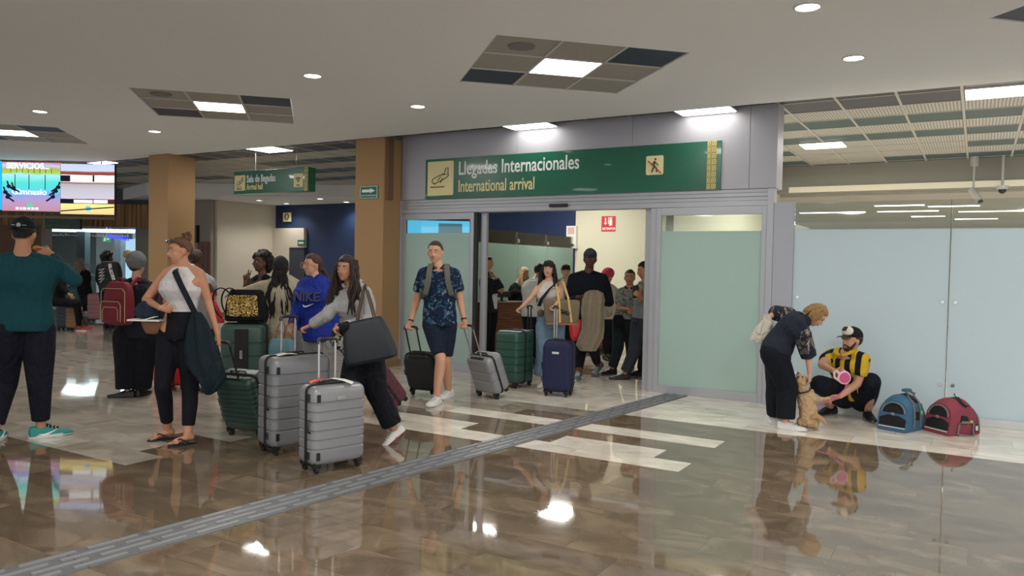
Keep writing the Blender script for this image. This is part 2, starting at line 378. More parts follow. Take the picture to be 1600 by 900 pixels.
def grid_light(x, y, label, w=.58, d=.5, pw=24, z=ZG+.060):
    t = thing('ceiling_light', label, 'ceiling light', (x, y, z), 0, 'luminous panels in the tiled ceiling')
    MB().box((-w/2, -d/2, -.004), (w/2, d/2, .004)).build('diffuser', panel_light, t, smooth=False)
    MB().box((-w/2-.01, -d/2-.01, .0042), (w/2+.01, d/2+.01, .0195)).build('housing', white_metal, t, smooth=False)
    area((x, y, ZG-.03), w*.9, d*.9, pw)
for px, py, lb in ((842, 202, 'luminous ceiling panel over the left half of the big green sign'), (1110, 178.5, 'luminous ceiling panel over the right end of the big green sign')):
    p = fl(px, py, ZG-.01); grid_light(p.x, 8.82, lb, .62, .34, 1.2, ZG-.012)
for px, py, lb in ((1560, 145, 'long luminous ceiling panel at the right edge of the picture'), (421, 234, 'luminous ceiling panel between the two tan pillars'),
                   (152, 253.5, 'luminous ceiling panel right above the video screens'), (1286, 228, 'luminous panel in the tiled ceiling right of the door fascia'),
                   (1348, 264.5, 'luminous panel in the last tile row above the glass partition'), (1592, 254, 'luminous panel farthest right in the last tile row'),
                   (560, 309, 'luminous panel far back beside the right end of the hanging sign')):
    p = fl(px, py, ZG+.06); grid_light(p.x, p.y, lb)
# ---- two tan pillars
tan = mat('tan_paint', (160, 128, 92), .75, spec=.25, var=.04, vscale=1.5)
def pillar(x0, x1, y0, y1, label):
    t = thing('pillar', label, 'pillar', ((x0+x1)/2, (y0+y1)/2, 0)); hx, hy = (x1-x0)/2, (y1-y0)/2
    MB().box((-hx, -hy, 0), (hx, hy, ZC if y0 > 8.6 else ZC-.001)).build('shaft', tan, t, bevel=.008, smooth=False)
    return t
pillar(-12.42, -11.89, 8.44, 8.98, 'tan square pillar behind the woman in the white tank top')
pB = pillar(-7.85, -7.31, 8.64, 9.17, 'tan square pillar beside the glass doors, carrying a small green arrow sign')
MB().box((.272, -.22, 2.42), (.31, -.10, ZC-.002)).build('corner_guard', mat('brown_guard', (112, 84, 58), .6), pB, smooth=False)
mb = MB().box((-.285, -.285, 0), (.285, .2, .10)); mb.build('plinth', mat('plinth', (140, 110, 80), .5), pB, smooth=False)
# small arrow sign
p0 = yp(562, 291, 8.635); p1 = yp(591, 310, 8.635); sgx, sgz = (p0.x+p1.x)/2, (p0.z+p1.z)/2; hw, hh = (p1.x-p0.x)/2, (p0.z-p1.z)/2
t = thing('wall_sign', 'small green sign with a white arrow on the tan pillar', 'sign', (sgx, 8.632, sgz))
MB().box((-hw, -.004, -hh), (hw, .006, hh)).build('sign_plate', mat('sign_green_small', (22, 104, 84), .4), t, smooth=False)
wh = mat('sign_white', (225, 226, 220), .5); mb = MB()
mb.box((-hw*.93, -.006, hh*.86), (hw*.93, -.0045, hh*.93)); mb.box((-hw*.93, -.006, -hh*.93), (hw*.93, -.0045, -hh*.86)); mb.box((-hw*.93, -.006, -hh*.9), (-hw*.88, -.0045, hh*.9)); mb.box((hw*.88, -.006, -hh*.9), (hw*.93, -.0045, hh*.9))
mb.box((-hw*.7, -.007, .0), (hw*.2, -.0045, hh*.42)); mb.add([(hw*.15, -.007, -hh*.15), (hw*.15, -.007, hh*.6), (hw*.72, -.007, hh*.21)], [(0, 2, 1)])
mb.build('arrow', wh, t, smooth=False)
text('RUTA DE EVACUACION', 'lettering', wh, t, (-hw*.78, -.0055, -hh*.62), X_, Z_, .028, .95)
# ---- door wall
alu = mat('aluminium', (172, 174, 180), .42, .35, spec=.5); alu_d = mat('aluminium_shadow_gap', (30, 32, 34), .6); fas = mat('fascia_panel', (170, 170, 178), .5, .1, var=.02, vscale=1)
mb = MB()
xs = [-7.30, -5.35, -3.70, -2.27, -1.965]
for a, b in zip(xs[:-1], xs[1:]): mb.box((a+.002, YW, 2.435), (b-.002, YW+.3, ZG+.05))
struct(mb.build('wall_door_side', fas, smooth=False, bevel=.002))
mb = MB()
for z0, z1, dy in ((2.24, 2.30, 0), (2.302, 2.345, .012), (2.347, 2.39, .004), (2.392, 2.433, .012)): mb.box((-7.38, YW+.01+dy, z0), (-2.06, YW+.2, z1))
struct(mb.build('trim_1', alu, smooth=False, bevel=.003))
for a, b, nm in ((-7.42, -7.30, 'trim_2'), (-2.058, -1.985, 'trim_3')):
    struct(MB().box((a, YW-.01, 0), (b, YW+.12, 2.43)).build(nm, alu, smooth=False, bevel=.003))
struct(MB().box((-1.983, YW-.005, 0), (-1.765, YW+.06, 2.27)).build('wall_return', mat('grey_return', (168, 172, 182), .5, .1), smooth=False, bevel=.003))
def frosted(name, col, tr=.35):
    if name in MATS: return MATS[name]
    m = bpy.data.materials.new(name); m.use_nodes = True; MATS[name] = m; n, l = nt(m); b = n['Principled BSDF']
    b.inputs['Base Color'].default_value = srgb(col); b.inputs['Roughness'].default_value = .4; b.inputs['Specular IOR Level'].default_value = .4
    t_ = n.new('ShaderNodeBsdfTranslucent'); t_.inputs[0].default_value = srgb(col)
    mx = n.new('ShaderNodeMixShader'); mx.inputs[0].default_value = tr; l.new(b.outputs[0], mx.inputs[1]); l.new(t_.outputs[0], mx.inputs[2]); l.new(mx.outputs[0], n['Material Output'].inputs[0]); return m
def clear_glass(name='clear_glass'):
    if name in MATS: return MATS[name]
    m = bpy.data.materials.new(name); m.use_nodes = True; MATS[name] = m; n, l = nt(m); n.remove(n['Principled BSDF'])
    t_ = n.new('ShaderNodeBsdfTransparent'); t_.inputs[0].default_value = (.86, .9, .88, 1); g = n.new('ShaderNodeBsdfGlossy'); g.inputs['Roughness'].default_value = .02
    lw = n.new('ShaderNodeFresnel'); lw.inputs[0].default_value = 1.5; mx = n.new('ShaderNodeMixShader'); l.new(lw.outputs[0], mx.inputs[0]); l.new(t_.outputs[0], mx.inputs[1]); l.new(g.outputs[0], mx.inputs[2]); l.new(mx.outputs[0], n['Material Output'].inputs[0]); return m
fro1 = frosted('frosted_film_door', (186, 208, 202)); fro = frosted('frosted_film', (206, 220, 226)); fro2 = frosted('frosted_film_green', (176, 204, 194), .45); clr = clear_glass()
def door_leaf(nm, x0, x1, yo, z1=2.235, st=.055, zb=.10):
    t = struct(empty(nm, (x0, YW+yo, 0))); w = x1-x0; d = .045
    mb = MB(); mb.box((0, 0, 0), (st, d, z1)); mb.box((w-st, 0, 0), (w, d, z1)); mb.box((st, 0, 0), (w-st, d, zb)); mb.box((st, 0, 2.145), (w-st, d, z1))
    mb.build('door_frame', alu, t, smooth=False, bevel=.003)
    MB().box((st, .018, zb), (w-st, .028, 1.955)).build('frosted_pane', fro1, t, smooth=False)
    MB().box((st, .018, 1.956), (w-st, .028, 2.145)).build('clear_pane', clr, t, smooth=False)
    return t
door_leaf('door_1', -7.30, -6.04, .03)
door_leaf('door_2', -3.36, -2.06, .0)
# stiles of the parked sliding leaves; the first is a shaded gap painted dark
for a, b, nm, yy in ((-6.03, -5.985, 'trim_4', .03), (-5.96, -5.87, 'trim_5', .10), (-3.44, -3.365, 'trim_6', .02), (-3.54, -3.47, 'trim_7', .10)):
    struct(MB().box((a, YW+yy, 0), (b, YW+yy+.05, 2.235)).build(nm, alu_d if nm in ('trim_4',) else alu, smooth=False))
t = thing('door_sensor', 'black motion sensor bar above the sliding doorway', 'sensor', (-4.70, YW, 2.30))
MB().box((-.13, -.035, -.022), (.13, .012, .022)).build('sensor_body', mat('black_plastic', (24, 24, 26), .4), t, bevel=.008, smooth=False)
# ---- big arrivals sign
sign_green = mat('sign_green', (12, 92, 70), .28, var=.12, vscale=.8, coat=.2); cream = mat('sign_cream', (226, 214, 160), .5); ink = mat('sign_ink', (40, 42, 40), .5)
def plane_icon(parent, cx, cz, s, y):
    """landing aeroplane pictogram: outline strokes"""
    mb = MB(); w = .028*s
    def P(x, z): return V((cx+x*s, y, cz+z*s))
    fus = [(-.36, -.12), (-.33, -.03), (-.24, .02), (.08, .13), (.17, .16), (.24, .34), (.33, .36), (.33, .14), (.36, .10), (.30, .03), (.06, -.09), (-.18, -.17), (-.32, -.18)]
    mb.tube([P(*q) for q in fus], w*.5, 6, closed=True)
    mb.tube([P(-.12, -.10), P(.02, .06)], w*.45, 6); mb.tube([P(.08, .11), P(.30, .13)], w*.45, 6); mb.tube([P(.02, -.10), P(.13, .02)], w*.4, 6)
    mb.tube([P(-.22, -.17), P(-.24, -.23)], w*.6, 6); mb.tube([P(.02, -.11), P(.02, -.17)], w*.6, 6)
    mb.tube([P(-.42, -.31), P(.18, -.31)], w*.6, 6)
    return mb.build('aeroplane_icon', ink, parent)
def rbadge(parent, x0, x1, z0, z1, y, m=None, name='icon_badge', r=.02):
    mb = MB(); ring = []
    for cx, cz, a0 in ((x1-r, z1-r, 0), (x0+r, z1-r, 90), (x0+r, z0+r, 180), (x1-r, z0+r, 270)):
        for k in range(5): a = math.radians(a0+k*22.5); ring.append(V((cx+r*math.cos(a), 0, cz+r*math.sin(a))))
    mb.rings([[v+V((0, y, 0)) for v in ring], [v+V((0, y+.004, 0)) for v in ring]]); return mb.build(name, m or cream, parent, smooth=False)
def band_mat(name, c1, c2, sc):
    m = bpy.data.materials.new(name); m.use_nodes = True; n, l = nt(m); b = n['Principled BSDF']; b.inputs['Roughness'].default_value = .5
    tc = n.new('ShaderNodeTexCoord'); sp = n.new('ShaderNodeSeparateXYZ'); l.new(tc.outputs['Object'], sp.inputs[0])
    u = mathn(n, l, 'MULTIPLY', sp.outputs[0], sc); v = mathn(n, l, 'MULTIPLY', sp.outputs[2], sc)
    a = mathn(n, l, 'ABSOLUTE', mathn(n, l, 'SUBTRACT', mathn(n, l, 'FRACT', u), .5)); b2 = mathn(n, l, 'ABSOLUTE', mathn(n, l, 'SUBTRACT', mathn(n, l, 'FRACT', v), .5))
    mxx = mathn(n, l, 'MAXIMUM', a, b2); g = mathn(n, l, 'GREATER_THAN', mathn(n, l, 'FRACT', mathn(n, l, 'MULTIPLY', mxx, 4.2)), .5)
    mx = n.new('ShaderNodeMix'); mx.data_type = 'RGBA'; l.new(g, mx.inputs[0]); mx.inputs[6].default_value = srgb(c1); mx.inputs[7].default_value = srgb(c2); l.new(mx.outputs[2], b.inputs['Base Color']); return m
greek = band_mat('fret_band', (222, 206, 130), (96, 96, 50), 14)
sx0, sx1, sz0, sz1 = -6.85, -2.59, 2.437, 3.0
t = thing('overhead_sign', 'long green sign reading Llegadas Internacionales over the glass doors', 'sign', (sx0, YW-.02, sz0)); L, H = sx1-sx0, sz1-sz0
MB().box((0, 0, 0), (L, .02, H)).build('sign_board', sign_green, t, smooth=False)
rbadge(t, .04, .49, .045, H-.035, -.004); plane_icon(t, .265, .29, .40, -.006)
let_w = mat('letter_white', (222, 226, 224), .4); let_c = mat('letter_cream', (222, 210, 150), .4)
text('Llegadas Internacionales', 'lettering', let_w, t, (.57, -.002, .325), X_, Z_, .262, .735, bold=.003)
text('International arrival', 'lettering', let_c, t, (.57, -.002, .085), X_, Z_, .235, .66, bold=.0025)
rbadge(t, 3.345, 3.565, .20, .43, -.004)
mb = MB(); cx, cz = 3.455, .31
def pth(pts, r, y=-.008): mb.tube([(cx+a, y, cz+b) for a, b in pts], r, 6)
mb.ell((cx+.01, -.007, cz+.078), X_, Y_, Z_, .013, .004, .013, 10, 6)
pth([(0, .055), (-.005, 0), (-.035, -.08)], .009); pth([(-.005, 0), (.025, -.035), (.03, -.08)], .008); pth([(0, .05), (-.035, .015)], .006); pth([(0, .05), (.03, .02), (.045, .0)], .006)
mb.build('walking_figure_icon', ink, t)
mb = MB(); mb.tube([(cx-.085, -.010, cz+.06), (cx+.085, -.010, cz-.095)], .007, 6); mb.build('red_bar', mat('sign_red', (170, 40, 30), .5), t)
MB().box((4.095, -.003, 0), (4.205, .0, H)).build('fret_band', greek, t, smooth=False)
# ---- hanging arrival hall sign
a = at(365.4, 286, 12.0); b_ = at(481.3, 283, 12.0); yS = 8.95
a = yp(365.4, 286.5, yS); b_ = yp(481.5, 283, yS); zt = yp(365.4, 268.5, yS).z; zb = yp(366, 303.5, yS).z
SW, SH = b_.x-a.x, zt-zb
t = thing('overhead_sign', 'hanging green sign reading Sala de llegadas between the two pillars', 'sign', (a.x, yS, zb))
MB().box((0, 0, 0), (SW, .16, SH)).build('sign_board', sign_green, t, smooth=False, bevel=.004)
MB().box((SW*.955, -.003, 0), (SW*.998, .0, SH)).build('fret_band', greek, t, smooth=False)
for q in (.25, .8): MB().cyl((SW*q, .08, SH), (SW*q, .08, ZG+.07-zb), .004, .004, 8).build('hanging_rod', steel, t)
k = SH/.56
rbadge(t, .035*k, .42*k, .08*k, .46*k, -.004, r=.01); plane_icon(t, .225*k, .285*k, .36*k, -.006)
text('ARRIVAL', 'lettering', ink, t, (.10*k, -.005, .10*k), X_, Z_, .06*k, .9)
text('Sala de llegadas', 'lettering', let_w, t, (.47*k, -.002, .275*k), X_, Z_, .25*k, .66, bold=.004)
text('Arrival hall', 'lettering', let_c, t, (.47*k, -.002, .095*k), X_, Z_, .205*k, .64, bold=.003)
wx0 = SW*.865
rbadge(t, SW*.82, SW*.935, .10*k, .42*k, -.004, r=.01)
mb = MB(); cx = SW*.877
for rr in (.035, .07, .105): mb.torus((cx, -.007, .22*k), X_, Z_, rr*k, .009*k, 10, math.radians(45), math.radians(135))
mb.ell((cx, -.006, .225*k), X_, Y_, Z_, .014*k, .004, .014*k, 8, 6); mb.build('wifi_icon', ink, t)
text('WiFi', 'lettering', ink, t, (cx-.055*k, -.005, .125*k), X_, Z_, .055*k, .9)
# ---- frosted glass partition on the right
def gpane(nm, x0, x1):
    t = struct(empty(nm, (x0, YW+.02, 0))); w = x1-x0
    MB().box((0, 0, .08), (w, .012, 1.965)).build('frosted_pane', fro, t, smooth=False)
    MB().box((0, 0, 1.966), (w, .012, 2.26)).build('clear_pane', clr, t, smooth=False)
    for z, xx in ((1.22, w-.055), (.38, w-.055), (1.22, .055), (.38, .055)):
        mb = MB(); mb.cyl((xx, -.012, z), (xx, 0, z), .018, .021, 14); mb.build('standoff_bolt', mat('chrome', (205, 205, 205), .15, .9), t)
    MB().box((w-.006, -.002, .08), (w-.001, .014, 2.26)).build('edge_seal', mat('glass_edge', (52, 66, 66), .3), t, smooth=False)
gpane('window_1', -1.762, -.245); gpane('window_2', -.240, 1.28); gpane('window_3', 1.285, 2.8)
struct(MB().box((-1.765, YW-.005, 0), (2.9, YW+.06, .08)).build('baseboard_right', mat('baseboard_white', (196, 198, 200), .4), smooth=False, bevel=.004))
# ---- arrivals hall behind the glass
hall_white = mat('hall_cream', (206, 202, 178), .8); blue = mat('navy_wall', (26, 44, 84), .6, var=.05, vscale=1)
mb = MB(); mb.box((-3.3, 14.82, 2.93), (9, 15.2, 3.5)); struct(mb.build('wall_bulkhead', mat('bulkhead', (150, 146, 138), .8), smooth=False))
struct(MB().box((-3.0, 14.80, 2.93), (9, 14.82, 3.03)).build('trim_8', mat('light_cove', (222, 214, 190), .5, emit=.18), smooth=False))
struct(MB().box((-4.6, 15.2, 2.88), (9, 26, 2.93)).build('ceiling', mat('inner_soffit', (176, 172, 162), .8), smooth=False))
struct(MB().box((-5.4, 26, 0), (12, 26.2, 3)).build('wall_back', hall_white, smooth=False))
struct(MB().box((9, 9.1, 0), (9.2, 26, 3.45)).build('wall_right', hall_white, smooth=False))
k = 0
for px, py, w in ((1405, 321, .9), (1418, 330, 1.2), (1490, 322, .9), (1548, 330, 1.2), (1300, 332, 1.4), (1525, 342, .9), (1450, 338, .7)):
    p = fl(px, py, 2.875); k += 1
    t = thing('ceiling_light', 'slim bright ceiling light seen through the clear glass above the frosted partition', 'ceiling light', (p.x, p.y, 2.875), 0, 'lights seen through the top of the glass')
    MB().box((-w/2, -.10, -.006), (w/2, .10, 0)).build('diffuser', panel_light, t, smooth=False)
    MB().box((-w/2-.01, -.11, 0), (w/2+.01, .11, .006)).build('housing', white_metal, t, smooth=False)
for q in ((1, 18), (4.5, 18), (1, 22), (5, 22)): area((q[0], q[1], 2.8), 1.5, 1.5, 45)
area((1.5, 11.5, ZG-.05), 2, 2, 90); area((4.5, 12, ZG-.05), 2, 2, 60); area((-1.8, 11.5, ZG-.05), 1, 1, 40)  # added lamps without fittings, brightening the right hall and its bulkhead
# cameras under the bulkhead
t = thing('security_camera', 'white bullet camera hanging over the glass partition joint', 'camera', yp(1521, 294, 14.6)); wm = mat('cam_white', (190, 190, 188), .4)
mb = MB(); mb.cyl((0, 0, ZG+.02-2.99), (0, 0, ZG+.078-t.location.z), .06, .06, 16); mb.cyl((0, 0, 0), (0, 0, ZG+.04-t.location.z), .015, .015, 10); mb.cyl((0, 0, -.06), (0, 0, .06), .02, .02, 10); mb.build('camera_mount', wm, t)
mb = MB(); mb.cyl((-.03, 0, -.02), (.10, -.12, -.22), .05, .055, 16); mb.build('camera_body', wm, t); MB().cyl((.10, -.12, -.22), (.105, -.127, -.232), .04, .04, 16).build('lens', MATS['black_plastic'], t)
t = thing('security_camera', 'black dome camera right of the bullet camera', 'camera', yp(1566, 296, 14.6))
MB().cyl((0, 0, 0), (0, 0, .06), .075, .085, 20).cyl((0, 0, .05), (0, 0, ZG+.078-t.location.z), .02, .02, 10).build('dome_base', wm, t); MB().ell((0, 0, 0), X_, Y_, Z_, .06, .06, .07, 18, 10).build('dome', MATS['black_plastic'], t)
# ---- corridor seen through the open doorway
struct(MB().box((-11.5, 15.2, 0), (-7.49, 15.4, 3.45)).build('wall_inner_blue', blue, smooth=False))
struct(MB().box((-7.49, 15.2, 0), (-3.3, 15.4, 3.45)).build('wall_inner_cream', hall_white, smooth=False))
struct(MB().box((-3.34, 9.3, 0), (-3.24, 15.2, 3.40)).build('wall_inner_right', hall_white, smooth=False))
struct(MB().box((-7.2, 15.17, 0), (-3.34, 15.199, .12)).build('baseboard_inner', MATS['baseboard_white'], smooth=False))
def wall_line(nm, a, b, z0, z1, m, th=.1):
    a, b = V(a), V(b); d = (b-a).normalized(); nn = V((-d.y, d.x, 0)); c = (a+b)/2
    return struct(MB().obox(V((c.x, c.y, (z0+z1)/2))+nn*th/2, d, nn, Z_, (b-a).length/2, th/2, (z1-z0)/2).build(nm, m, smooth=False))
wall_line('wall_divider', (-7.45, 9.35, 0), (-12.9, 15.6, 0), 0, 3.4, hall_white)
for q_, lb in (((-7.0, 13.6), 'luminous panel inside the arrivals room, farther one, hidden above the doorway'), ((-7.6, 11.7), 'luminous panel inside the arrivals room, nearer one, over the inner glass screen')): grid_light(q_[0], q_[1], lb, pw=55)
# inner glass screen
t = struct(empty('window_4', (-7.42, 10.3, 0))); y0 = 0
for k in range(4):
    y1 = y0+1.16
    MB().box((0, y0+.004, .05), (.012, y1-.004, 1.905)).build('frosted_pane', fro2, t, smooth=False)
    MB().box((0, y0+.004, 1.906), (.012, y1-.004, 2.14)).build('clear_pane', clr, t, smooth=False)
    for z in (1.0, 1.97):
        MB().box((-.01, y1-.035, z-.03), (.03, y1+.035, z+.03)).build('clamp', MATS['chrome'], t, bevel=.004, smooth=False)
    y0 = y1
# extinguisher sign
c0 = yp(940, 338, 15.19); c1 = yp(961.5, 361.5, 15.19); w, h = c1.x-c0.x, c0.z-c1.z
t = thing('wall_sign', 'red fire extinguisher sign reading EXTINTOR on the cream wall', 'sign', (c0.x, 15.19, c1.z))
MB().box((0, 0, 0), (w, .008, h)).build('sign_plate', mat('sign_redplate', (190, 34, 42), .45), t, smooth=False)
mb = MB(); sw = mat('sign_white_flat', (235, 228, 222), .5)
mb.box((w*.25, -.003, h*.55), (w*.33, 0, h*.9)); mb.add([(w*.17, -.003, h*.57), (w*.41, -.003, h*.57), (w*.29, -.003, h*.42)], [(0, 1, 2)])
mb.box((w*.55, -.003, h*.38), (w*.76, 0, h*.78)); mb.box((w*.61, -.003, h*.78), (w*.7, 0, h*.88)); mb.box((w*.48, -.003, h*.86), (w*.78, 0, h*.91)); mb.box((w*.47, -.003, h*.5), (w*.51, 0, h*.88))
mb.build('extinguisher_icon', sw, t, smooth=False)
text('EXTINTOR', 'lettering', sw, t, (w*.08, -.002, h*.10), X_, Z_, h*.22, .86, bold=.002)
# notice sheet on the glass
c0 = yp(885, 353, 15.1); c1 = yp(899.5, 388, 15.1); w, h = c1.x-c0.x, c0.z-c1.z
t = thing('notice_sheet', 'white notice sheet with an orange patterned top on the inner wall edge', 'notice', (c0.x, 15.1, c1.z))
MB().box((0, 0, 0), (w, .1, h)).build('sheet', mat('paper', (214, 214, 208), .7), t, smooth=False)
mb = MB()
for k in range(5): mb.obox((w*(.25+.13*k), -.002, h*.78), X_, Y_, Z_, w*.03, .002, h*.15)
mb.build('orange_pattern', mat('orange_print', (196, 110, 60), .6), t, smooth=False)
# service counter, wood veneer
wood = bpy.data.materials.new('wood_veneer'); wood.use_nodes = True; n, l = nt(wood); b = n['Principled BSDF']
tc = n.new('ShaderNodeTexCoord'); mp = n.new('ShaderNodeMapping'); mp.inputs['Scale'].default_value = (1, 1, 16); l.new(tc.outputs['Object'], mp.inputs[0])
no = n.new('ShaderNodeTexNoise'); no.inputs['Scale'].default_value = 3; no.inputs['Detail'].default_value = 5; l.new(mp.outputs[0], no.inputs['Vector'])
cr = n.new('ShaderNodeValToRGB'); e = cr.color_ramp.elements; e[0].position = .35; e[0].color = srgb((84, 50, 32)); e[1].position = .68; e[1].color = srgb((150, 96, 62)); l.new(no.outputs[0], cr.inputs[0]); l.new(cr.outputs[0], b.inputs['Base Color']); b.inputs['Roughness'].default_value = .4
ca, cb_ = fl(742, 558), fl(957, 549.5); cdv = (cb_-ca); cL = cdv.length; crz = math.atan2(cdv.y, cdv.x)
t = thing('service_counter', 'wood veneer service counter inside the arrivals doorway', 'counter', ca, crz)
MB().box((0, 0, .06), (cL, .42, .86)).build('counter_body', wood, t, smooth=False)
MB().box((-.02, -.03, .86), (cL+.02, .44, .90)).build('counter_top', mat('counter_top', (92, 60, 42), .35), t, smooth=False, bevel=.004)
MB().box((.02, .03, 0), (cL-.02, .40, .06)).build('plinth', MATS['black_plastic'], t, smooth=False)
for u_, lb in ((.28, 'black computer monitor on the wood counter behind the woman in the black jacket'), (.62, 'black card terminal on the wood counter near the blonde woman')):
    p = ca.lerp(cb_, u_*.6); t2 = thing('monitor', lb, 'monitor', p+V((-.12, .22, .90)), crz)
    MB().box((-.17, -.01, .07), (.17, .02, .17)).build('screen_back', MATS['black_plastic'], t2, bevel=.006, smooth=False)
    mb = MB(); mb.box((-.07, -.05, 0), (.07, .05, .012)); mb.box((-.02, -.01, .0), (.02, .01, .08)); mb.build('stand', MATS['black_plastic'], t2, smooth=False)
# cyan information screen seen over the left door leaf
HR = V((CR.x, CR.y, 0)).normalized(); HB = V((-HR.y, HR.x, 0))     # HB points away from the camera
RZ = math.atan2(HR.y, HR.x)
def bthing(name, label, cat, px0, py0, px1, py1, D, group=None):
    a = at(px0, py1, D); b_ = at(px1, py1, D); c_ = at(px0, py0, D)
    t = thing(name, label, cat, a, RZ, group); return t, (b_-a).length, c_.z-a.z
t, w, h = bthing('information_screen', 'bright cyan screen with a dark suitcase picture seen above the left frosted leaf', 'screen', 636, 344, 733, 402, 12.6)
MB().box((-.03, .01, -.03), (w+.03, .06, h+.03)).build('screen_frame', MATS['black_plastic'], t, smooth=False)
MB().box((0, 0, 0), (w, .01, h)).build('display', emis('cyan_display', (92, 196, 240), 1.0), t, smooth=False)
mb = MB(); mb.box((w*.50, -.004, 0), (w*.88, 0, h*.93)); mb.build('suitcase_picture', emis('cyan_dark', (60, 104, 118), 1), t, bevel=.03, smooth=False)
# ---- back left: cream wall, toilets wall, soffit
cw = mat('cream_wall', (206, 198, 182), .85, var=.02, vscale=.8)
wall_line('wall_left', (-17.4, 15.8, 0), (-17.4, 13.75, 0), 0, 3.3, cw)
struct(MB().box((-17.5, 15.75, 0), (-12.9, 15.9, 3.3)).build('wall_toilets', mat('toilet_blue', (30, 50, 86), .6, var=.06, vscale=1), smooth=False))
struct(MB().box((-20.6, 13.60, 0), (-17.39, 13.755, 3.3)).build('wall_back_left', mat('grey_wall', (150, 144, 134), .85), smooth=False))
struct(MB().add([(-26, 15.0, 3.1), (-17.9, 12.1, 3.1), (-12.0, 14.95, 3.1), (-12.0, 17, 3.1), (-26, 17, 3.1)], [(0, 1, 2, 3, 4)]).add([(-26, 15.0, 3.5), (-17.9, 12.1, 3.5), (-12.0, 14.95, 3.5), (-12.0, 17, 3.5), (-26, 17, 3.5)], [(0, 1, 2, 3, 4)])
       .add([(-26, 15.0, 3.1), (-17.9, 12.1, 3.1), (-12.0, 14.95, 3.1), (-26, 15.0, 3.5), (-17.9, 12.1, 3.5), (-12.0, 14.95, 3.5)], [(0, 1, 4, 3), (1, 2, 5, 4)]).build('ceiling', gyp, smooth=False))
for px, py, lb in ((405, 313, 'small downlight under the rear soffit, first from left'), (448, 318, 'small downlight under the rear soffit near the toilet sign'), (500, 310.5, 'small downlight under the rear soffit, right of the hanging sign'), (541, 315.5, 'small downlight under the rear soffit next to the right pillar')):
    p = fl(px, py, 3.1); downlight(p.x, p.y, 3.1, lb, 'downlights under the rear soffit', 45)
# white stepped screen wall in front of the blue wall
a = yp(421, 357, 15.7); b_ = yp(477, 387, 15.7); c_ = yp(454, 387, 15.7)
mb = MB(); mb.box((-17.4, 15.64, b_.z), (b_.x, 15.75, a.z)); mb.box((-17.4, 15.64, 0), (c_.x, 15.75, b_.z)); struct(mb.build('wall_screen', cw, smooth=False))
struct(MB().box((c_.x, 15.66, 0), (b_.x, 15.75, b_.z)).build('door_3', mat('dark_door', (52, 58, 72), .6), smooth=False))
def wsign(px0, py0, px1, py1, Y, label, m, name='wall_sign'):
    a = yp(px0, py1, Y); b_ = yp(px1, py0, Y); t = thing(name, label, 'sign', (a.x, Y, a.z)); w, h = b_.x-a.x, b_.z-a.z
    MB().box((0, 0, 0), (w, .02, h)).build('sign_plate', m, t, smooth=False); return t, w, h
t, w, h = wsign(442, 332, 454.5, 346.5, 15.70, 'small cream toilet sign on the dark blue wall', cream)
mb = MB(); mb.tube([(w*.5+w*.22*math.cos(a), -.006, h*.55+h*.32*math.sin(a)) for a in ang(16)], .012, 6, closed=True); mb.build('pictogram', ink, t)
t, w, h = wsign(465, 375, 476, 384, 15.62, 'tiny green evacuation sign on the white screen wall', MATS['sign_green_small']); MB().box((w*.15, -.004, h*.35), (w*.85, -.001, h*.65)).build('arrow', wh, t, smooth=False)
# brown wooden door and a dark extinguisher box on the grey wall
a = yp(309, 378, 13.58); b_ = yp(328.5, 378, 13.58); bd = mat('brown_door', (104, 66, 44), .5, var=.2, vscale=4)
t = struct(empty('door_4', (a.x, 13.56, 0))); w = b_.x-a.x
MB().box((0, 0, 0), (w, .04, a.z)).build('door_panel', bd, t, smooth=False)
mb = MB()
for i in range(2):
    for j in range(5): mb.box((w*(.1+.42*i), -.012, a.z*(.05+.19*j)), (w*(.46+.42*i), 0, a.z*(.21+.19*j)))
mb.build('door_moulding', bd, t, smooth=False, bevel=.005)
a = yp(304.5, 379, 13.55); b_ = yp(309.5, 352, 13.55); t = thing('wall_lamp', 'slim dark fitting on the grey wall just right of the left pillar', 'lamp', (a.x, 13.5, a.z))
MB().box((0, 0, 0), (b_.x-a.x, .1, b_.z-a.z)).build('housing', MATS['black_plastic'], t, smooth=False, bevel=.01)
# ---- wall ledge at the foot of the cream wall
struct(MB().box((-17.3, 13.75, .0), (-17.26, 15.7, .12)).build('baseboard_left', mat('brown_skirting', (110, 96, 84), .5), smooth=False))
# ---- far left shop
DS = 21.0
slat = bpy.data.materials.new('slat_wood'); slat.use_nodes = True; n, l = nt(slat); b = n['Principled BSDF']; b.inputs['Roughness'].default_value = .6
tc = n.new('ShaderNodeTexCoord'); mp = n.new('ShaderNodeMapping'); mp.inputs['Scale'].default_value = (11, 11, .35); l.new(tc.outputs['Object'], mp.inputs[0])
no = n.new('ShaderNodeTexNoise'); no.inputs['Scale'].default_value = 1.4; no.inputs['Detail'].default_value = 3; l.new(mp.outputs[0], no.inputs['Vector'])
cr = n.new('ShaderNodeValToRGB'); e = cr.color_ramp.elements; e[0].position = .35; e[0].color = srgb((70, 48, 28)); e[1].position = .65; e[1].color = srgb((176, 132, 82)); l.new(no.outputs[0], cr.inputs[0]); l.new(cr.outputs[0], b.inputs['Base Color'])
def bstruct(nm, px0, py0, px1, py1, D, th, m):
    a = at(px0, py1, D); b_ = at(px1, py1, D); c_ = at(px0, py0, D); o = struct(MB().box((0, 0, 0), ((b_-a).length, th, c_.z-a.z)).build(nm, m, smooth=False)); o.location = a; o.rotation_euler.z = RZ; return o
bstruct('trim_9', -60, 314, 302, 350, DS, .25, slat)
bstruct('wall_shop_upper', -60, 230, 302, 314, DS+.3, .15, mat('dark_soffit', (86, 88, 92), .6))
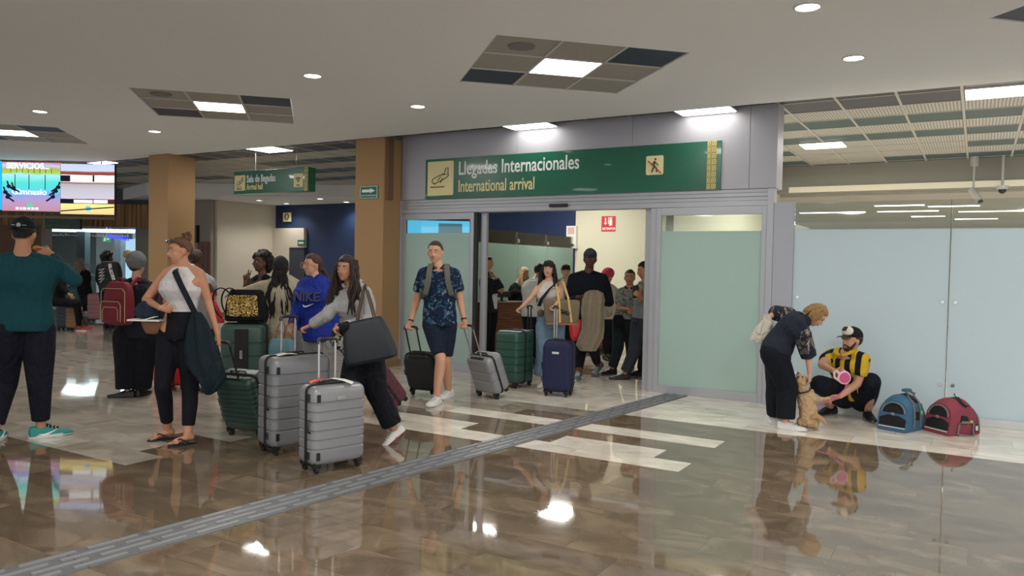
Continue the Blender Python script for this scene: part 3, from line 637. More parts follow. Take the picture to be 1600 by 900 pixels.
bstruct('wall_far_left', -1500, 230, -60, 494, DS, .3, mat('far_wall', (150, 144, 134), .8))
bstruct('wall_shop_pillar', -60, 350, 64, 494, DS+.02, .5, mat('brown_pier', (116, 84, 62), .7))
DB = 27.0
shopg = mat('shop_grey', (96, 104, 104), .7, var=.15, vscale=1)
bstruct('wall_shop_back', -120, 330, 200, 475, DB, .2, shopg)
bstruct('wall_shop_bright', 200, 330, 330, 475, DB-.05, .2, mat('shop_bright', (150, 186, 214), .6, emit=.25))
bstruct('ceiling', -60, 336, 302, 340, DS+.3, 6.0, mat('shop_ceiling', (120, 128, 132), .7))
p = at(130, 352, DS+3); area((p.x, p.y, p.z-.02), 3, 2, 60, col=(.8, .92, 1)); p = at(215, 352, DS+3); area((p.x, p.y, p.z-.02), 1.5, 2, 60, col=(.7, .88, 1))
def bbox(name, label, cat, px0, py0, px1, py1, D, th, m, part='panel', group=None, bevel=0):
    t, w, h = bthing(name, label, cat, px0, py0, px1, py1, D, group)
    MB().box((0, 0, 0), (w, th, h)).build(part, m, t, smooth=False, bevel=bevel); return t, w, h
t, w, h = bthing('light_strip', 'long white light strip in the shop below the wood slats', 'light', 72, 358, 208, 361.5, 24)
MB().box((0, 0, 0), (w, .12, h)).build('diffuser', emis('strip_light', (225, 232, 236), 1.6), t, smooth=False); MB().box((0, 0, h), (w, .15, h+.04)).build('housing', white_metal, t, smooth=False)
t, w, h = bthing('menu_board', 'dark menu board band hanging under the light strip', 'board', 68, 362, 206, 371, 24.3)
MB().box((0, 0, 0), (w, .06, h)).build('board', mat('menu_dark', (26, 30, 32), .4), t, smooth=False)
mb = MB()
for k in range(34): mb.box((w*(.02+k*.028), -.004, h*random.uniform(.25, .4)), (w*(.02+k*.028)+.05, 0, h*random.uniform(.5, .75)))
mb.build('menu_marks', mat('menu_marks', (110, 116, 118), .5), t, smooth=False)['kind'] = 'stuff'
t, w, h = bthing('exit_sign', 'small lit green exit sign with a running figure, far back in the shop', 'sign', 160, 369, 172, 378, 23.5)
MB().cyl((w*.5, .025, h), (w*.5, .025, h+.75), .008, .008, 8).build('hanging_rod', steel, t)
MB().box((0, 0, 0), (w, .05, h)).build('sign_box', emis('exit_green', (34, 140, 92), .8), t, smooth=False)
mb = MB(); wl = emis('exit_white', (215, 240, 225), 1.0); mb.box((w*.55, -.004, h*.42), (w*.85, 0, h*.6)); mb.ell((w*.36, -.004, h*.74), X_, Y_, Z_, .015, .004, .015, 8, 6); mb.tube([(w*.36, -.004, h*.62), (w*.3, -.004, h*.4), (w*.2, -.004, h*.2)], .010, 6); mb.tube([(w*.3, -.004, h*.4), (w*.42, -.004, h*.2)], .010, 6); mb.tube([(w*.22, -.004, h*.55), (w*.46, -.004, h*.52)], .008, 6); mb.build('running_figure', wl, t)
t, w, h = bthing('neon_sign', 'blurred blue neon lettering over the bright shop opening', 'sign', 168, 363.5, 202, 371.5, 23.0)
for q in (.1, .9): MB().cyl((w*q, .02, 0), (w*q, .02, h+.55), .008, .008, 8).build('hanging_rod', steel, t)
mb = MB()
for k in range(9):
    x0 = w*(.02+.108*k); z0 = h*(.75-.06*k)
    mb.tube([(x0, -.01, z0-.1), (x0+.02, -.01, z0), (x0+.045, -.01, z0-.05), (x0+.06, -.01, z0-.11), (x0+.02, -.01, z0-.12)], .011, 6)
mb.build('neon_tube', emis('neon_blue', (40, 50, 235), 2.2), t); MB().box((0, .005, h*.1), (w, .03, h*.2)).build('backing_bar', MATS['black_plastic'], t, smooth=False)
bbox('display_cabinet', 'pale blue white lit cabinet, left one in the bright shop', 'cabinet', 193, 373, 204, 477, 25, .5, emis('cab_light', (176, 214, 234), .8), 'cabinet_body')
bbox('display_cabinet', 'pale blue white lit cabinet, right one in the bright shop', 'cabinet', 205, 373, 218, 477, 25, .5, MATS['cab_light'], 'cabinet_body')
bbox('wood_panel', 'small brown wood panel high on the bright shop wall', 'panel', 221.5, 369, 232, 380, 26.9, .05, slat)
bbox('blue_poster', 'small blue poster on the bright shop wall', 'poster', 225, 393, 233, 402, 26.92, .03, mat('blue_poster', (60, 110, 190), .5))
bbox('glass_pier', 'dark grey pier between two shop windows', 'pier', 119, 362, 132, 483.4, 23, .3, mat('pier_grey', (70, 80, 84), .5), 'pier')
bbox('grey_pier', 'grey steel pier right of the exit sign', 'pier', 178, 373, 188, 482, 23.6, .3, mat('pier_grey2', (84, 98, 108), .5), 'pier')
t, w, h = bthing('shop_glass', 'shop window pane with faint etched lines across it', 'window pane', 70, 362, 190, 486, 22.4)
MB().box((0, 0, 0), (w, .012, h)).build('pane', clr, t, smooth=False)
mb = MB(); et = mat('etched', (150, 165, 165), .5)
for z in (.50, .56, .60): mb.box((0, -.003, h*z), (w, 0, h*z+.012))
for k in range(7): mb.torus((w*(.5+.06*k), -.003, h*(.5+.03*math.sin(k*2))), X_, Z_, .12+.02*(k % 3), .008, 14, k*.9, k*.9+3.4)
mb.build('etching', et, t)
bbox('shop_counter', 'low pale counter far back behind the travellers', 'counter', 66, 428, 150, 480.6, 23.8, .6, mat('counter_pale', (110, 118, 116), .5), 'counter_body')
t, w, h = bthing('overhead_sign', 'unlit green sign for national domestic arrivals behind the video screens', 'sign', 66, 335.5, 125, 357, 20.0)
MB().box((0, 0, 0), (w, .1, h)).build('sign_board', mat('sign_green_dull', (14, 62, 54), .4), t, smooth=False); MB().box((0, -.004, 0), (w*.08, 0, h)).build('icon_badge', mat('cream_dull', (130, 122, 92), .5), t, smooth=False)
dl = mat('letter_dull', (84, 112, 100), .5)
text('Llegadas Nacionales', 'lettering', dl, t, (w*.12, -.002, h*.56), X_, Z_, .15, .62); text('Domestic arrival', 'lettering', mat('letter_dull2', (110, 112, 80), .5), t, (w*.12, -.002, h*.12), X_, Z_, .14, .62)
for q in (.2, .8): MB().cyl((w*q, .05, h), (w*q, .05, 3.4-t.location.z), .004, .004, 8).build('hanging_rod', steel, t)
# ---- video screens
def vmat(name, stops, zr, scale=(2, 6), amt=.15, s=1.1):
    m = bpy.data.materials.new(name); m.use_nodes = True; n, l = nt(m); n.remove(n['Principled BSDF']); e = n.new('ShaderNodeEmission'); e.inputs[1].default_value = s; l.new(e.outputs[0], n['Material Output'].inputs[0])
    tc = n.new('ShaderNodeTexCoord'); sp = n.new('ShaderNodeSeparateXYZ'); l.new(tc.outputs['Object'], sp.inputs[0])
    mp = n.new('ShaderNodeMapping'); mp.inputs['Scale'].default_value = (scale[0], 1, scale[1]); l.new(tc.outputs['Object'], mp.inputs[0]); no = n.new('ShaderNodeTexNoise'); no.inputs['Scale'].default_value = 1; no.inputs['Detail'].default_value = 4; l.new(mp.outputs[0], no.inputs['Vector'])
    v = mathn(n, l, 'ADD', mathn(n, l, 'DIVIDE', sp.outputs[2], zr), mathn(n, l, 'MULTIPLY', mathn(n, l, 'SUBTRACT', no.outputs[0], .5), amt))
    r = n.new('ShaderNodeValToRGB'); l.new(v, r.inputs[0]); el = r.color_ramp.elements; el[0].position, el[0].color = stops[0][0], srgb(stops[0][1]); el[1].position, el[1].color = stops[-1][0], srgb(stops[-1][1])
    for p, c in stops[1:-1]: q = el.new(p); q.color = srgb(c)
    l.new(r.outputs[0], e.inputs[0]); return m
DT = 14.6
ew = emis('tv_white', (240, 245, 250), 1.2); ed = emis('tv_dark', (24, 26, 38), 1)
t, w, h = bthing('video_screen', 'hanging video screen showing a gym room with white captions, left of the two full screens', 'screen', 3, 253, 93.5, 329, DT)
t.location.z += .0
MB().box((0, .012, -.02), (w, .09, h+.005)).build('screen_housing', MATS['black_plastic'], t, smooth=False)
MB().box((0, 0, 0), (w, .012, h)).build('display', vmat('gym_picture', [(0, (176, 128, 140)), (.2, (168, 140, 180)), (.34, (110, 150, 215)), (.42, (90, 190, 215)), (.58, (80, 205, 190)), (.74, (150, 215, 225)), (.78, (150, 190, 80)), (.87, (170, 160, 80)), (.93, (170, 190, 225)), (1, (190, 120, 140))], h), t, smooth=False)
mb = MB()
for a_ in (.22, .46, .74): mb.box((w*a_, -.003, h*.45), (w*(a_+.012), 0, h*.75))
for k in range(8): mb.box((w*(.15+.1*k), -.003, h*.78), (w*(.158+.1*k), 0, h*.87))
mb.build('window_bars', ed, t, smooth=False)['kind'] = 'stuff'
for cx_, cz_, sgn in ((.12, .5, 1), (.06, .38, 1), (.2, .47, 1), (.1, .28, 1), (.93, .42, -1), (.88, .30, -1), (.97, .5, -1)):
    mb = MB(); mb.ell((w*cx_, -.003, h*cz_), X_, Y_, Z_, .045, .003, .035, 10, 6); mb.tube([(w*cx_, -.003, h*cz_), (w*cx_+.12*sgn, -.003, h*cz_-.08)], .016, 6); mb.tube([(w*cx_, -.003, h*cz_), (w*cx_-.03*sgn, -.003, h*cz_+.1)], .014, 6); mb.build('gym_machine', ed, t)
pass
text('SERVICIOS...', 'caption', ew, t, (w*.08, -.004, h*.87), X_, Z_, .15, 1.0, bold=.004)
text('Gimnasio', 'caption', ew, t, (w*.17, -.005, h*.34), X_, Z_, .15, 1.15, bold=.003)
text('55 5133 44 20 83', 'caption', ew, t, (w*.24, -.004, h*.03), X_, Z_, .06, 1, bold=.002)
mb = MB(); mb.ell((w*.48, -.003, h*.12), X_, Y_, Z_, .06, .004, .045, 14, 8); mb.build('green_badge', emis('tv_green', (90, 200, 160), 1), t)
t, w, h = bthing('video_screen', 'hanging video screen showing rows of tan loungers, right one of the video wall', 'screen', 94.5, 256, 178, 334, DT)
MB().box((0, .012, -.02), (w, .09, h+.005)).build('screen_housing', MATS['black_plastic'], t, smooth=False)
MB().box((0, 0, 0), (w, .012, h)).build('display', vmat('lounger_picture', [(0, (222, 190, 140)), (.16, (226, 214, 130)), (.2, (226, 214, 140)), (.22, (60, 36, 40)), (.3, (90, 40, 44)), (.31, (190, 185, 200)), (.5, (178, 176, 186)), (.6, (170, 160, 160)), (.62, (130, 56, 46)), (.65, (216, 222, 222)), (.77, (225, 228, 232)), (.79, (120, 50, 44)), (.84, (150, 80, 60)), (.86, (188, 196, 222)), (1, (178, 192, 226))], h, (1.2, 2), .05), t, smooth=False)
for a_, b_ in (((0, h*.65), (w*.18, h*.77)), ((0, h*.21), (w*.25, h*.3)), ((w*.60, h*.65), (w*.63, h*.78))): MB().box((a_[0], -.004, a_[1]), (b_[0], 0, b_[1])).build('dark_shape', ed, t, smooth=False)
MB().tube([(0, -.003, h*.055), (w, -.003, h*.15)], .012, 6).build('diagonal_line', ed, t)
mb = MB(); mb.box((w*.25, -.004, h*.225), (w*.6, 0, h*.285)); mb.box((w*.62, -.004, h*.225), (w*.88, 0, h*.29)); mb.build('white_cushions', ew, t, smooth=False)
mb = MB(); mb.ell((w*.52, -.004, h*.115), X_, Y_, Z_, .06, .004, .045, 14, 8); mb.build('blue_badge', emis('tv_blue', (90, 190, 215), 1), t)
t, w, h = bthing('video_screen', 'bright blue sliver of a third screen at the left edge of the picture', 'screen', -88, 250, 2, 326, DT)
MB().box((-.01, .012, -.02), (w+.003, .09, h+.01)).build('screen_housing', MATS['black_plastic'], t, smooth=False)
MB().box((0, 0, 0), (w, .012, h)).build('display', emis('tv_cyan', (40, 170, 235), 1.1), t, smooth=False)
t, w, h = bthing('screen_rail', 'thin rail running under the video screens', 'rail', -88, 334, 178, 338, DT+.12)
MB().box((0, 0, 0), (w, .08, h)).build('rail', mat('rail_brown', (110, 88, 66), .5), t, smooth=False)
for q in (.1, .5, .9): MB().cyl((w*q, .15, 0), (w*q, .15, ZG+.07-t.location.z), .012, .012, 8).build('hanger', MATS['black_plastic'], t)
# ================================================================== PEOPLE
SK = dict(light='c49478', tan='b07e60', warm='bb8668', dark='5a3a2b', brown='7a5038', fair='c99c84')
def skin(c): return mat('skin_'+c, SK[c], rough=.5, spec=.35, bump=.08, bscale=90, var=.05, vscale=14)
def hairm(c): return mat('hair_'+c, c, rough=.5, spec=.4, bump=.9, bscale=160, var=.45, vscale=45)
class Fr: pass
def lerp(a, b, t): return a+(b-a)*t
def bez(a, b, c, t): return a*(1-t)**2+b*2*t*(1-t)+c*t*t
def frame(yaw, pitch, tilt, tc, rc):
    """face direction fwd, up, L (the person's own left)"""
    y, p, t = map(math.radians, (yaw, pitch, tilt))
    f = tc*math.cos(y)+rc*math.sin(y); Lv = rc*math.cos(y)-tc*math.sin(y)
    fw = f*math.cos(p)+Z_*math.sin(p); up = Z_*math.cos(p)-f*math.sin(p)
    up2 = up*math.cos(t)+Lv*math.sin(t); L2 = Lv*math.cos(t)-up*math.sin(t)
    return fw, up2, L2
def add_hand(mb, w, d, n, th, s=1, curl=(20, 25, 15), spread=.0, fing=None, thumb=None):
    """w wrist, d finger direction, n palm side normal (fingers curl towards n), th thumb side"""
    d = V(d).normalized(); n = V(n); n = (n-d*n.dot(d)).normalized(); th = V(th); th = (th-d*th.dot(d)-n*th.dot(n)).normalized()
    pl = .085*s
    R = []
    for q, hw, ht in ((-.02, .024, .018), (.0, .026, .018), (.03, .033, .016), (.06, .040, .015), (.085, .040, .013), (.095, .034, .009)):
        R.append([w+d*q*s+th*hw*s*math.cos(a)+n*ht*s*math.sin(a) for a in ang(14)])
    mb.rings(R)
    for k in range(4):
        ln = (.068, .077, .072, .056)[k]*s; off = (.031, .0105, -.0105, -.030)[k]*s
        p = w+d*(pl-.012*s)+th*off; a = 0
        cu = curl if fing is None or fing[k] is None else fing[k]
        rr = (.0092, .0092, .0088, .0080)[k]*s; dd = (d+th*spread*(1.2, .4, -.4, -1.2)[k]).normalized()
        for j, (f_, cc) in enumerate(zip((.48, .30, .24), cu)):
            a += math.radians(cc); q = p+(dd*math.cos(a)+n*math.sin(a))*ln*f_
            mb.cap(p, q, rr*(1-.06*j), rr*(1-.06*(j+1)), 8); p = q
    p = w+d*.022*s+th*.024*s+n*.006*s
    td = (th*.75+d*.65+n*.25).normalized() if thumb is None else (th*thumb[0]+d*thumb[1]+n*thumb[2]).normalized()
    q = p+td*.040*s; mb.cap(p, q, .0125*s, .0105*s, 8); td2 = (td+n*.5+d*.35).normalized(); mb.cap(q, q+td2*.030*s, .0102*s, .0085*s, 8)
TS = ((-.22, .62, .80), (-.10, .90, .97), (.04, 1.0, 1.0), (.18, .95, .93), (.34, .84, .84), (.50, .86, .88), (.66, .96, 1.0), (.80, .98, .98), (.88, .90, .84), (.96, .66, .64), (1.03, .42, .48), (1.09, .30, .42))
def torso(mb, S, infl=0, t0=-.3, t1=1.2, flare=0, taper=1.0):
    rows = []; prev = None
    for t, kw, kd in TS:
        if t < t0-1e-6 or t > t1+1e-6: continue
        rows.append((t, kw, kd))
    R = []
    for t, kw, kd in rows:
        tt = min(max(t, 0), 1); c = bez(S.H, S.SP, S.S, tt)
        tg = (S.SP-S.H).normalized()*(1-tt)+(S.S-S.SP).normalized()*tt
        if t < 0: c = S.H+(S.SP-S.H).normalized()*t*S.TL
        if t > 1: c = S.S+(S.NK-S.S)*(t-1)*9
        Lx = lerp(S.hL, S.sL, tt).normalized(); f = Lx.cross(tg.normalized()); f = -f if f.dot(S.f) < 0 else f
        hw = lerp(S.hw, S.sw, min(1, max(0, (t-.1)/.7)))*kw
        if .25 < t < .6: hw *= S.waist
        dp = S.dep*kd
        if t > .75: hw *= taper
        if t < 0: hw *= 1+flare*(-t)
        fo = 0
        if S.bust and .5 < t < .85: fo = S.bust
        if S.belly and .1 < t < .5: fo = S.belly
        hw += infl; dp += infl+fo*.5
        R.append([c+f*fo*.6+Lx*hw*sg2(math.cos(a))+f*dp*sg2(math.sin(a)) for a in ang(24)])
    mb.rings(R)
def sg2(x): return math.copysign(abs(x)**.82, x)
def limb(mb, P, R, seg=14, infl=0, upto=None, frm=0.0):
    """P joints, R radii; upto = how far along (0..len-1)"""
    n = len(P)-1; e = n if upto is None else upto
    for i in range(n):
        if i >= e: break
        a, b = 0.0, min(1.0, e-i)
        if frm > i: a = min(1, frm-i)
        if b <= a: continue
        mb.cap(lerp(P[i], P[i+1], a), lerp(P[i], P[i+1], b), lerp(R[i], R[i+1], a)+infl, lerp(R[i], R[i+1], b)+infl, seg, flat=(upto is not None and i+1 >= e))
def shoe(root, ank, fwd, s, m, sole, name='shoe', laces=None, pitch=0, high=0, swoosh=None, side=None, W=1.0):
    """ank: point on the sole plane under the ankle; fwd foot direction; pitch>0 heel up"""
    f = V(fwd).normalized(); r = f.cross(Z_).normalized(); p = math.radians(pitch)
    F = f*math.cos(p)-Z_*math.sin(p); Up = Z_*math.cos(p)+f*math.sin(p)
    o = V(ank)-root.location
    def T(x, y, z): return o+F*(x*s)+r*(y*s*W)+Up*(z*s)
    prof = [(-.075, .022, .055), (-.068, .032, .082+high), (-.045, .037, .085+high), (-.01, .038, .088+high), (.03, .040, .080), (.07, .044, .062), (.12, .048, .050), (.16, .044, .042), (.19, .032, .034), (.203, .015, .026)]
    R = []
    for x, hw, h in prof:
        row = []
        for a in ang(18):
            z = .014+(h-.014)*max(0, math.sin(a))**.7 if math.sin(a) > 0 else .014
            row.append(T(x, hw*math.copysign(abs(math.cos(a))**.8, math.cos(a))*(1 if math.sin(a) >= 0 else 1), z))
        R.append(row)
    t = MB().rings(R).build(name, m, root)
    R = []
    for z in (0, .006, .016, .022):
        row = []
        for k in range(28):
            a = 2*math.pi*k/28; x = .063+.142*math.cos(a); hw = .047-.008*math.cos(a+1) ; hh = hw*math.copysign(abs(math.sin(a))**.75, math.sin(a))
            if x < .02: hh *= .85
            row.append(T(x*(1 if z else .97), hh*(1 if z else .93), z+(.004 if x > .15 else 0)))
        R.append(row)
    MB().rings(R).build('sole', sole, t)
    if laces:
        mb = MB()
        for k in range(4):
            x = .035+.022*k; h = .081-.0085*k*.9
            mb.tube([T(x, -.022, h*.92), T(x+.006, 0, h+.006), T(x, .022, h*.92)], .004*s, 6)
        mb.tube([T(.03, 0, .092), T(.035, .02, .095), T(.055, .025, .088)], .003*s, 6)
        mb.build('laces', laces, t)
    if swoosh:
        for sd_ in (1, -1):
            mb = MB(); pts = [(-.02, .03), (.0, .022), (.03, .026), (.07, .042), (.10, .058)]; w_ = [.001, .007, .007, .004, .001]
            mb.tube([T(x, sd_*(.043 if x < .08 else .040), z) for x, z in pts], [v*s for v in w_], 6); mb.build('swoosh', swoosh, t)
    return t
def head_hair(root, S, style, m, **k):
    o = -root.location; c, f, u, L, hs = S.hc+o, S.hf, S.hu, S.hL, S.hs
    line = k.get('line', .030)-.008; side = k.get('side', -.02); back = k.get('back', -.085); th = k.get('th', 1.0)
    def keep(x, y, z):
        # x: left, y: fwd, z: up (unit sphere). hairline rises towards the face
        z_m = z*.10+.035*0
        lim = line/.1 if y > .62 else (side/.1+(line-side)/.1*max(0, (y-.12)/.5) if y > -.1 else lerp(side/.1, back/.1, min(1, (-y-.1)/.4)))
        return 1.0 if z > lim else .80
    mb = MB(); mb.ell(c-f*.010*hs+u*.030*hs, L, f, u, .0865*hs*th, .106*hs*th, .105*hs*th, 40, 30, fn=keep)
    h = mb.build('hair', m, root, smo=1, disp=k.get('disp', (.012, .03)))
    mb = MB(); rnd = random.Random(k.get('seed', 3))
    if style == 'long':
        n_ = k.get('n', 70); ln = k.get('len', .33); fr = k.get('front', 1)
        for i in range(n_):
            a = math.radians(rnd.uniform(-150, 150)+180) # around the back, 180 = back
            sx, sy = math.sin(a), math.cos(a)      # sy<0 back
            if sy > .45: continue
            p0 = c+L*sx*.072*hs+f*(sy*.09-.01)*hs+u*rnd.uniform(.03, .09)*hs
            out = 1.25 if abs(sx) > .5 else 1.08
            p1 = c+L*sx*.092*hs*out+f*(sy*.095-.012)*hs-u*.06*hs
            fwd_ = rnd.uniform(.0, .07)*fr if abs(sx) > .45 else -.02
            p2 = c+L*sx*(.115+rnd.uniform(-.02, .03))*hs+f*(sy*.09-.01+fwd_)*hs-Z_*(.17)*hs-u*.0
            p3 = p2+L*sx*rnd.uniform(-.02, .03)*hs+f*rnd.uniform(-.02, .03)*hs-Z_*(ln-.14)*rnd.uniform(.75, 1.05)
            pts = [bez3(p0, p1, p2, p3, t_/6) for t_ in range(7)]
            w = rnd.uniform(.011, .019)*hs; wav = k.get('wave', .006)
            pts = [q+L*math.sin(j*1.9+i)*wav+f*math.cos(j*1.7+i*2)*wav for j, q in enumerate(pts)]
            mb.tube(pts, [w*.7, w, w, w, w*.95, w*.8, w*.25], 7)
    if style == 'bun':
        b_ = c-f*.065*hs+u*.115*hs
        mb.ell(b_, L, f, u, .042*hs, .042*hs, .040*hs, 16, 10)
        for i in range(12):
            a = i*.9; mb.torus(b_+V((rnd.uniform(-.008, .008), rnd.uniform(-.008, .008), rnd.uniform(-.01, .02))), (L*math.cos(a)+f*math.sin(a)).normalized(), (u*.9+f*math.sin(a*2)*.4).normalized(), .034*hs, .011*hs, 12)
        for i in range(8):
            q = b_+u*.02+L*rnd.uniform(-.03, .03); mb.tube([q, q+u*.03+L*rnd.uniform(-.02, .02), q+u*.035-f*.03+L*rnd.uniform(-.03, .03)], [.007, .005, .001], 6)
    if style == 'pony':
        b_ = c-f*.10*hs+u*k.get('ph', -.01)*hs; mb.ell(b_+f*.01, L, f, u, .035*hs, .035*hs, .04*hs, 14, 8)
        for i in range(k.get('n', 16)):
            e = V((0, 0, 0))-f*rnd.uniform(.05, .12)*hs-Z_*k.get('len', .2)*rnd.uniform(.6, 1)+L*rnd.uniform(-.04, .04)
            mb.tube([bez(b_, b_-f*.08*hs, b_+e, t_/5)+L*math.sin(t_*1.5+i)*.006 for t_ in range(6)], [.014, .016, .015, .012, .008, .002], 6)
    if style == 'braids':
        mb.ell(c-f*.07*hs-u*.05*hs, L, f, u, .065*hs, .04*hs, .06*hs, 16, 8)
        for i in range(k.get('n', 34)):
            a = rnd.uniform(-1, 1); p0 = c+L*a*.06*hs-f*.085*hs+u*rnd.uniform(-.06, .0)*hs
            p1 = p0-f*.04*hs-Z_*.10+L*a*.02; p3 = p0+L*(a*.10+rnd.uniform(-.03, .03))-Z_*k.get('len', .45)*rnd.uniform(.6, 1.0)-f*rnd.uniform(.02, .06); p2 = lerp(p1, p3, .5)-f*.01
            pts = [bez3(p0, p1, p2, p3, t_/12)+L*math.sin(t_*.8+i)*.008 for t_ in range(13)]
            mb.tube(pts, [.0068+.0014*(j % 2) for j in range(13)], 6)
        for i in range(14):
            a = -1.2+2.4*i/13; P = [c-f*.008*hs+u*.030*hs+L*math.sin(a)*.083*hs*math.cos(t_)+(u*math.sin(t_)-f*math.cos(t_)*math.cos(a))*.104*hs for t_ in [q*.12 for q in range(14)]]
            mb.tube(P, .006, 5)
    if style == 'curly':
        for i in range(k.get('n', 90)):
            a, z = rnd.uniform(0, 6.28), rnd.uniform(-.8, 1)
            x_, y_ = math.cos(a)*math.sqrt(1-z*z), math.sin(a)*math.sqrt(1-z*z)
            if y_ > .1 and z < .35: continue
            q = c+L*x_*.095*hs+f*(y_*.105-.015)*hs+u*(z*.11+.02)*hs-Z_*(.03 if z < 0 else 0); mb.ell(q, L, f, u, .028, .028, .03, 8, 6)
    if style == 'wavybob':
        for i in range(k.get('n', 46)):
            a = math.radians(rnd.uniform(-125, 125)+180); sx, sy = math.sin(a), math.cos(a)
            p0 = c+L*sx*.05*hs+f*(sy*.06)*hs+u*rnd.uniform(.09, .115)*hs; p1 = c+L*sx*.105*hs+f*(sy*.11-.01)*hs+u*.05*hs
            p2 = c+L*sx*.10*hs+f*(sy*.11-.01)*hs-u*rnd.uniform(.04, .08)*hs
            mb.tube([bez(p0, p1, p2, t_/6)+L*math.sin(t_*1.6+i)*.008+f*math.cos(t_*1.4+i)*.006 for t_ in range(7)], [.01, .015, .016, .016, .015, .012, .004], 6)
    if k.get('fringe'):
        for i in range(16):
            a = -.9+1.8*i/15; p0 = c+L*a*.055*hs+f*.055*hs+u*.108*hs; p1 = c+L*a*.068*hs+f*.093*hs+u*.098*hs; p2 = c+L*a*.070*hs+f*(.094-.025*a*a)*hs+u*(.040-.012*a*a)*hs
            mb.tube([bez(p0, p1, p2, t_/5) for t_ in range(6)], [.012, .013, .012, .011, .008, .003], 6)
    if mb.v: mb.build('hair_lengths', m, root)
    return h
def bez3(a, b, c, d, t): return a*(1-t)**3+b*3*t*(1-t)**2+c*3*t*t*(1-t)+d*t**3
def cap_hat(root, S, m, brim, back=False, front=None, up=.0, brimm=None):
    o = -root.location; c, f, u, L, hs = S.hc+o, S.hf, S.hu, S.hL, S.hs; s_ = -1 if back else 1
    def keep(x, y, z): return 1.0 if z > .12 else (.97 if z > -.05 else .82)
    h = MB().ell(c-f*.008*hs+u*(.045+up)*hs, L, f, u, .090*hs, .108*hs, .098*hs, 36, 24, fn=keep).build('cap', m, root)
    mb = MB(); R = []
    b0 = c+u*(.052+up)*hs+f*s_*.082*hs-f*.008*hs
    for q in range(7):
        t_ = q/6; w = .078*hs*math.cos(t_*1.15)**.6; x = t_*.085*hs
        R.append([b0+f*s_*x+L*w*j/5-u*(.012*t_+.020*(abs(j)/5)**2)*hs-u*.004*e for j, e in [(j, 0) for j in range(-5, 6)]+[(j, 1) for j in range(5, -6, -1)]])
    mb.rings(R).build('brim', brimm or m, h)
    if front: MB().ell(c+f*s_*.056*hs+u*(.086+up)*hs, L, f, u, .068*hs, .050*hs, .058*hs, 20, 12).build('front_panel', front, h)
    MB().ell(c-f*.008*hs+u*(.143+up)*hs, L, f, u, .008, .008, .005, 8, 6).build('button', m, h)
    return h
PEOPLE = {}
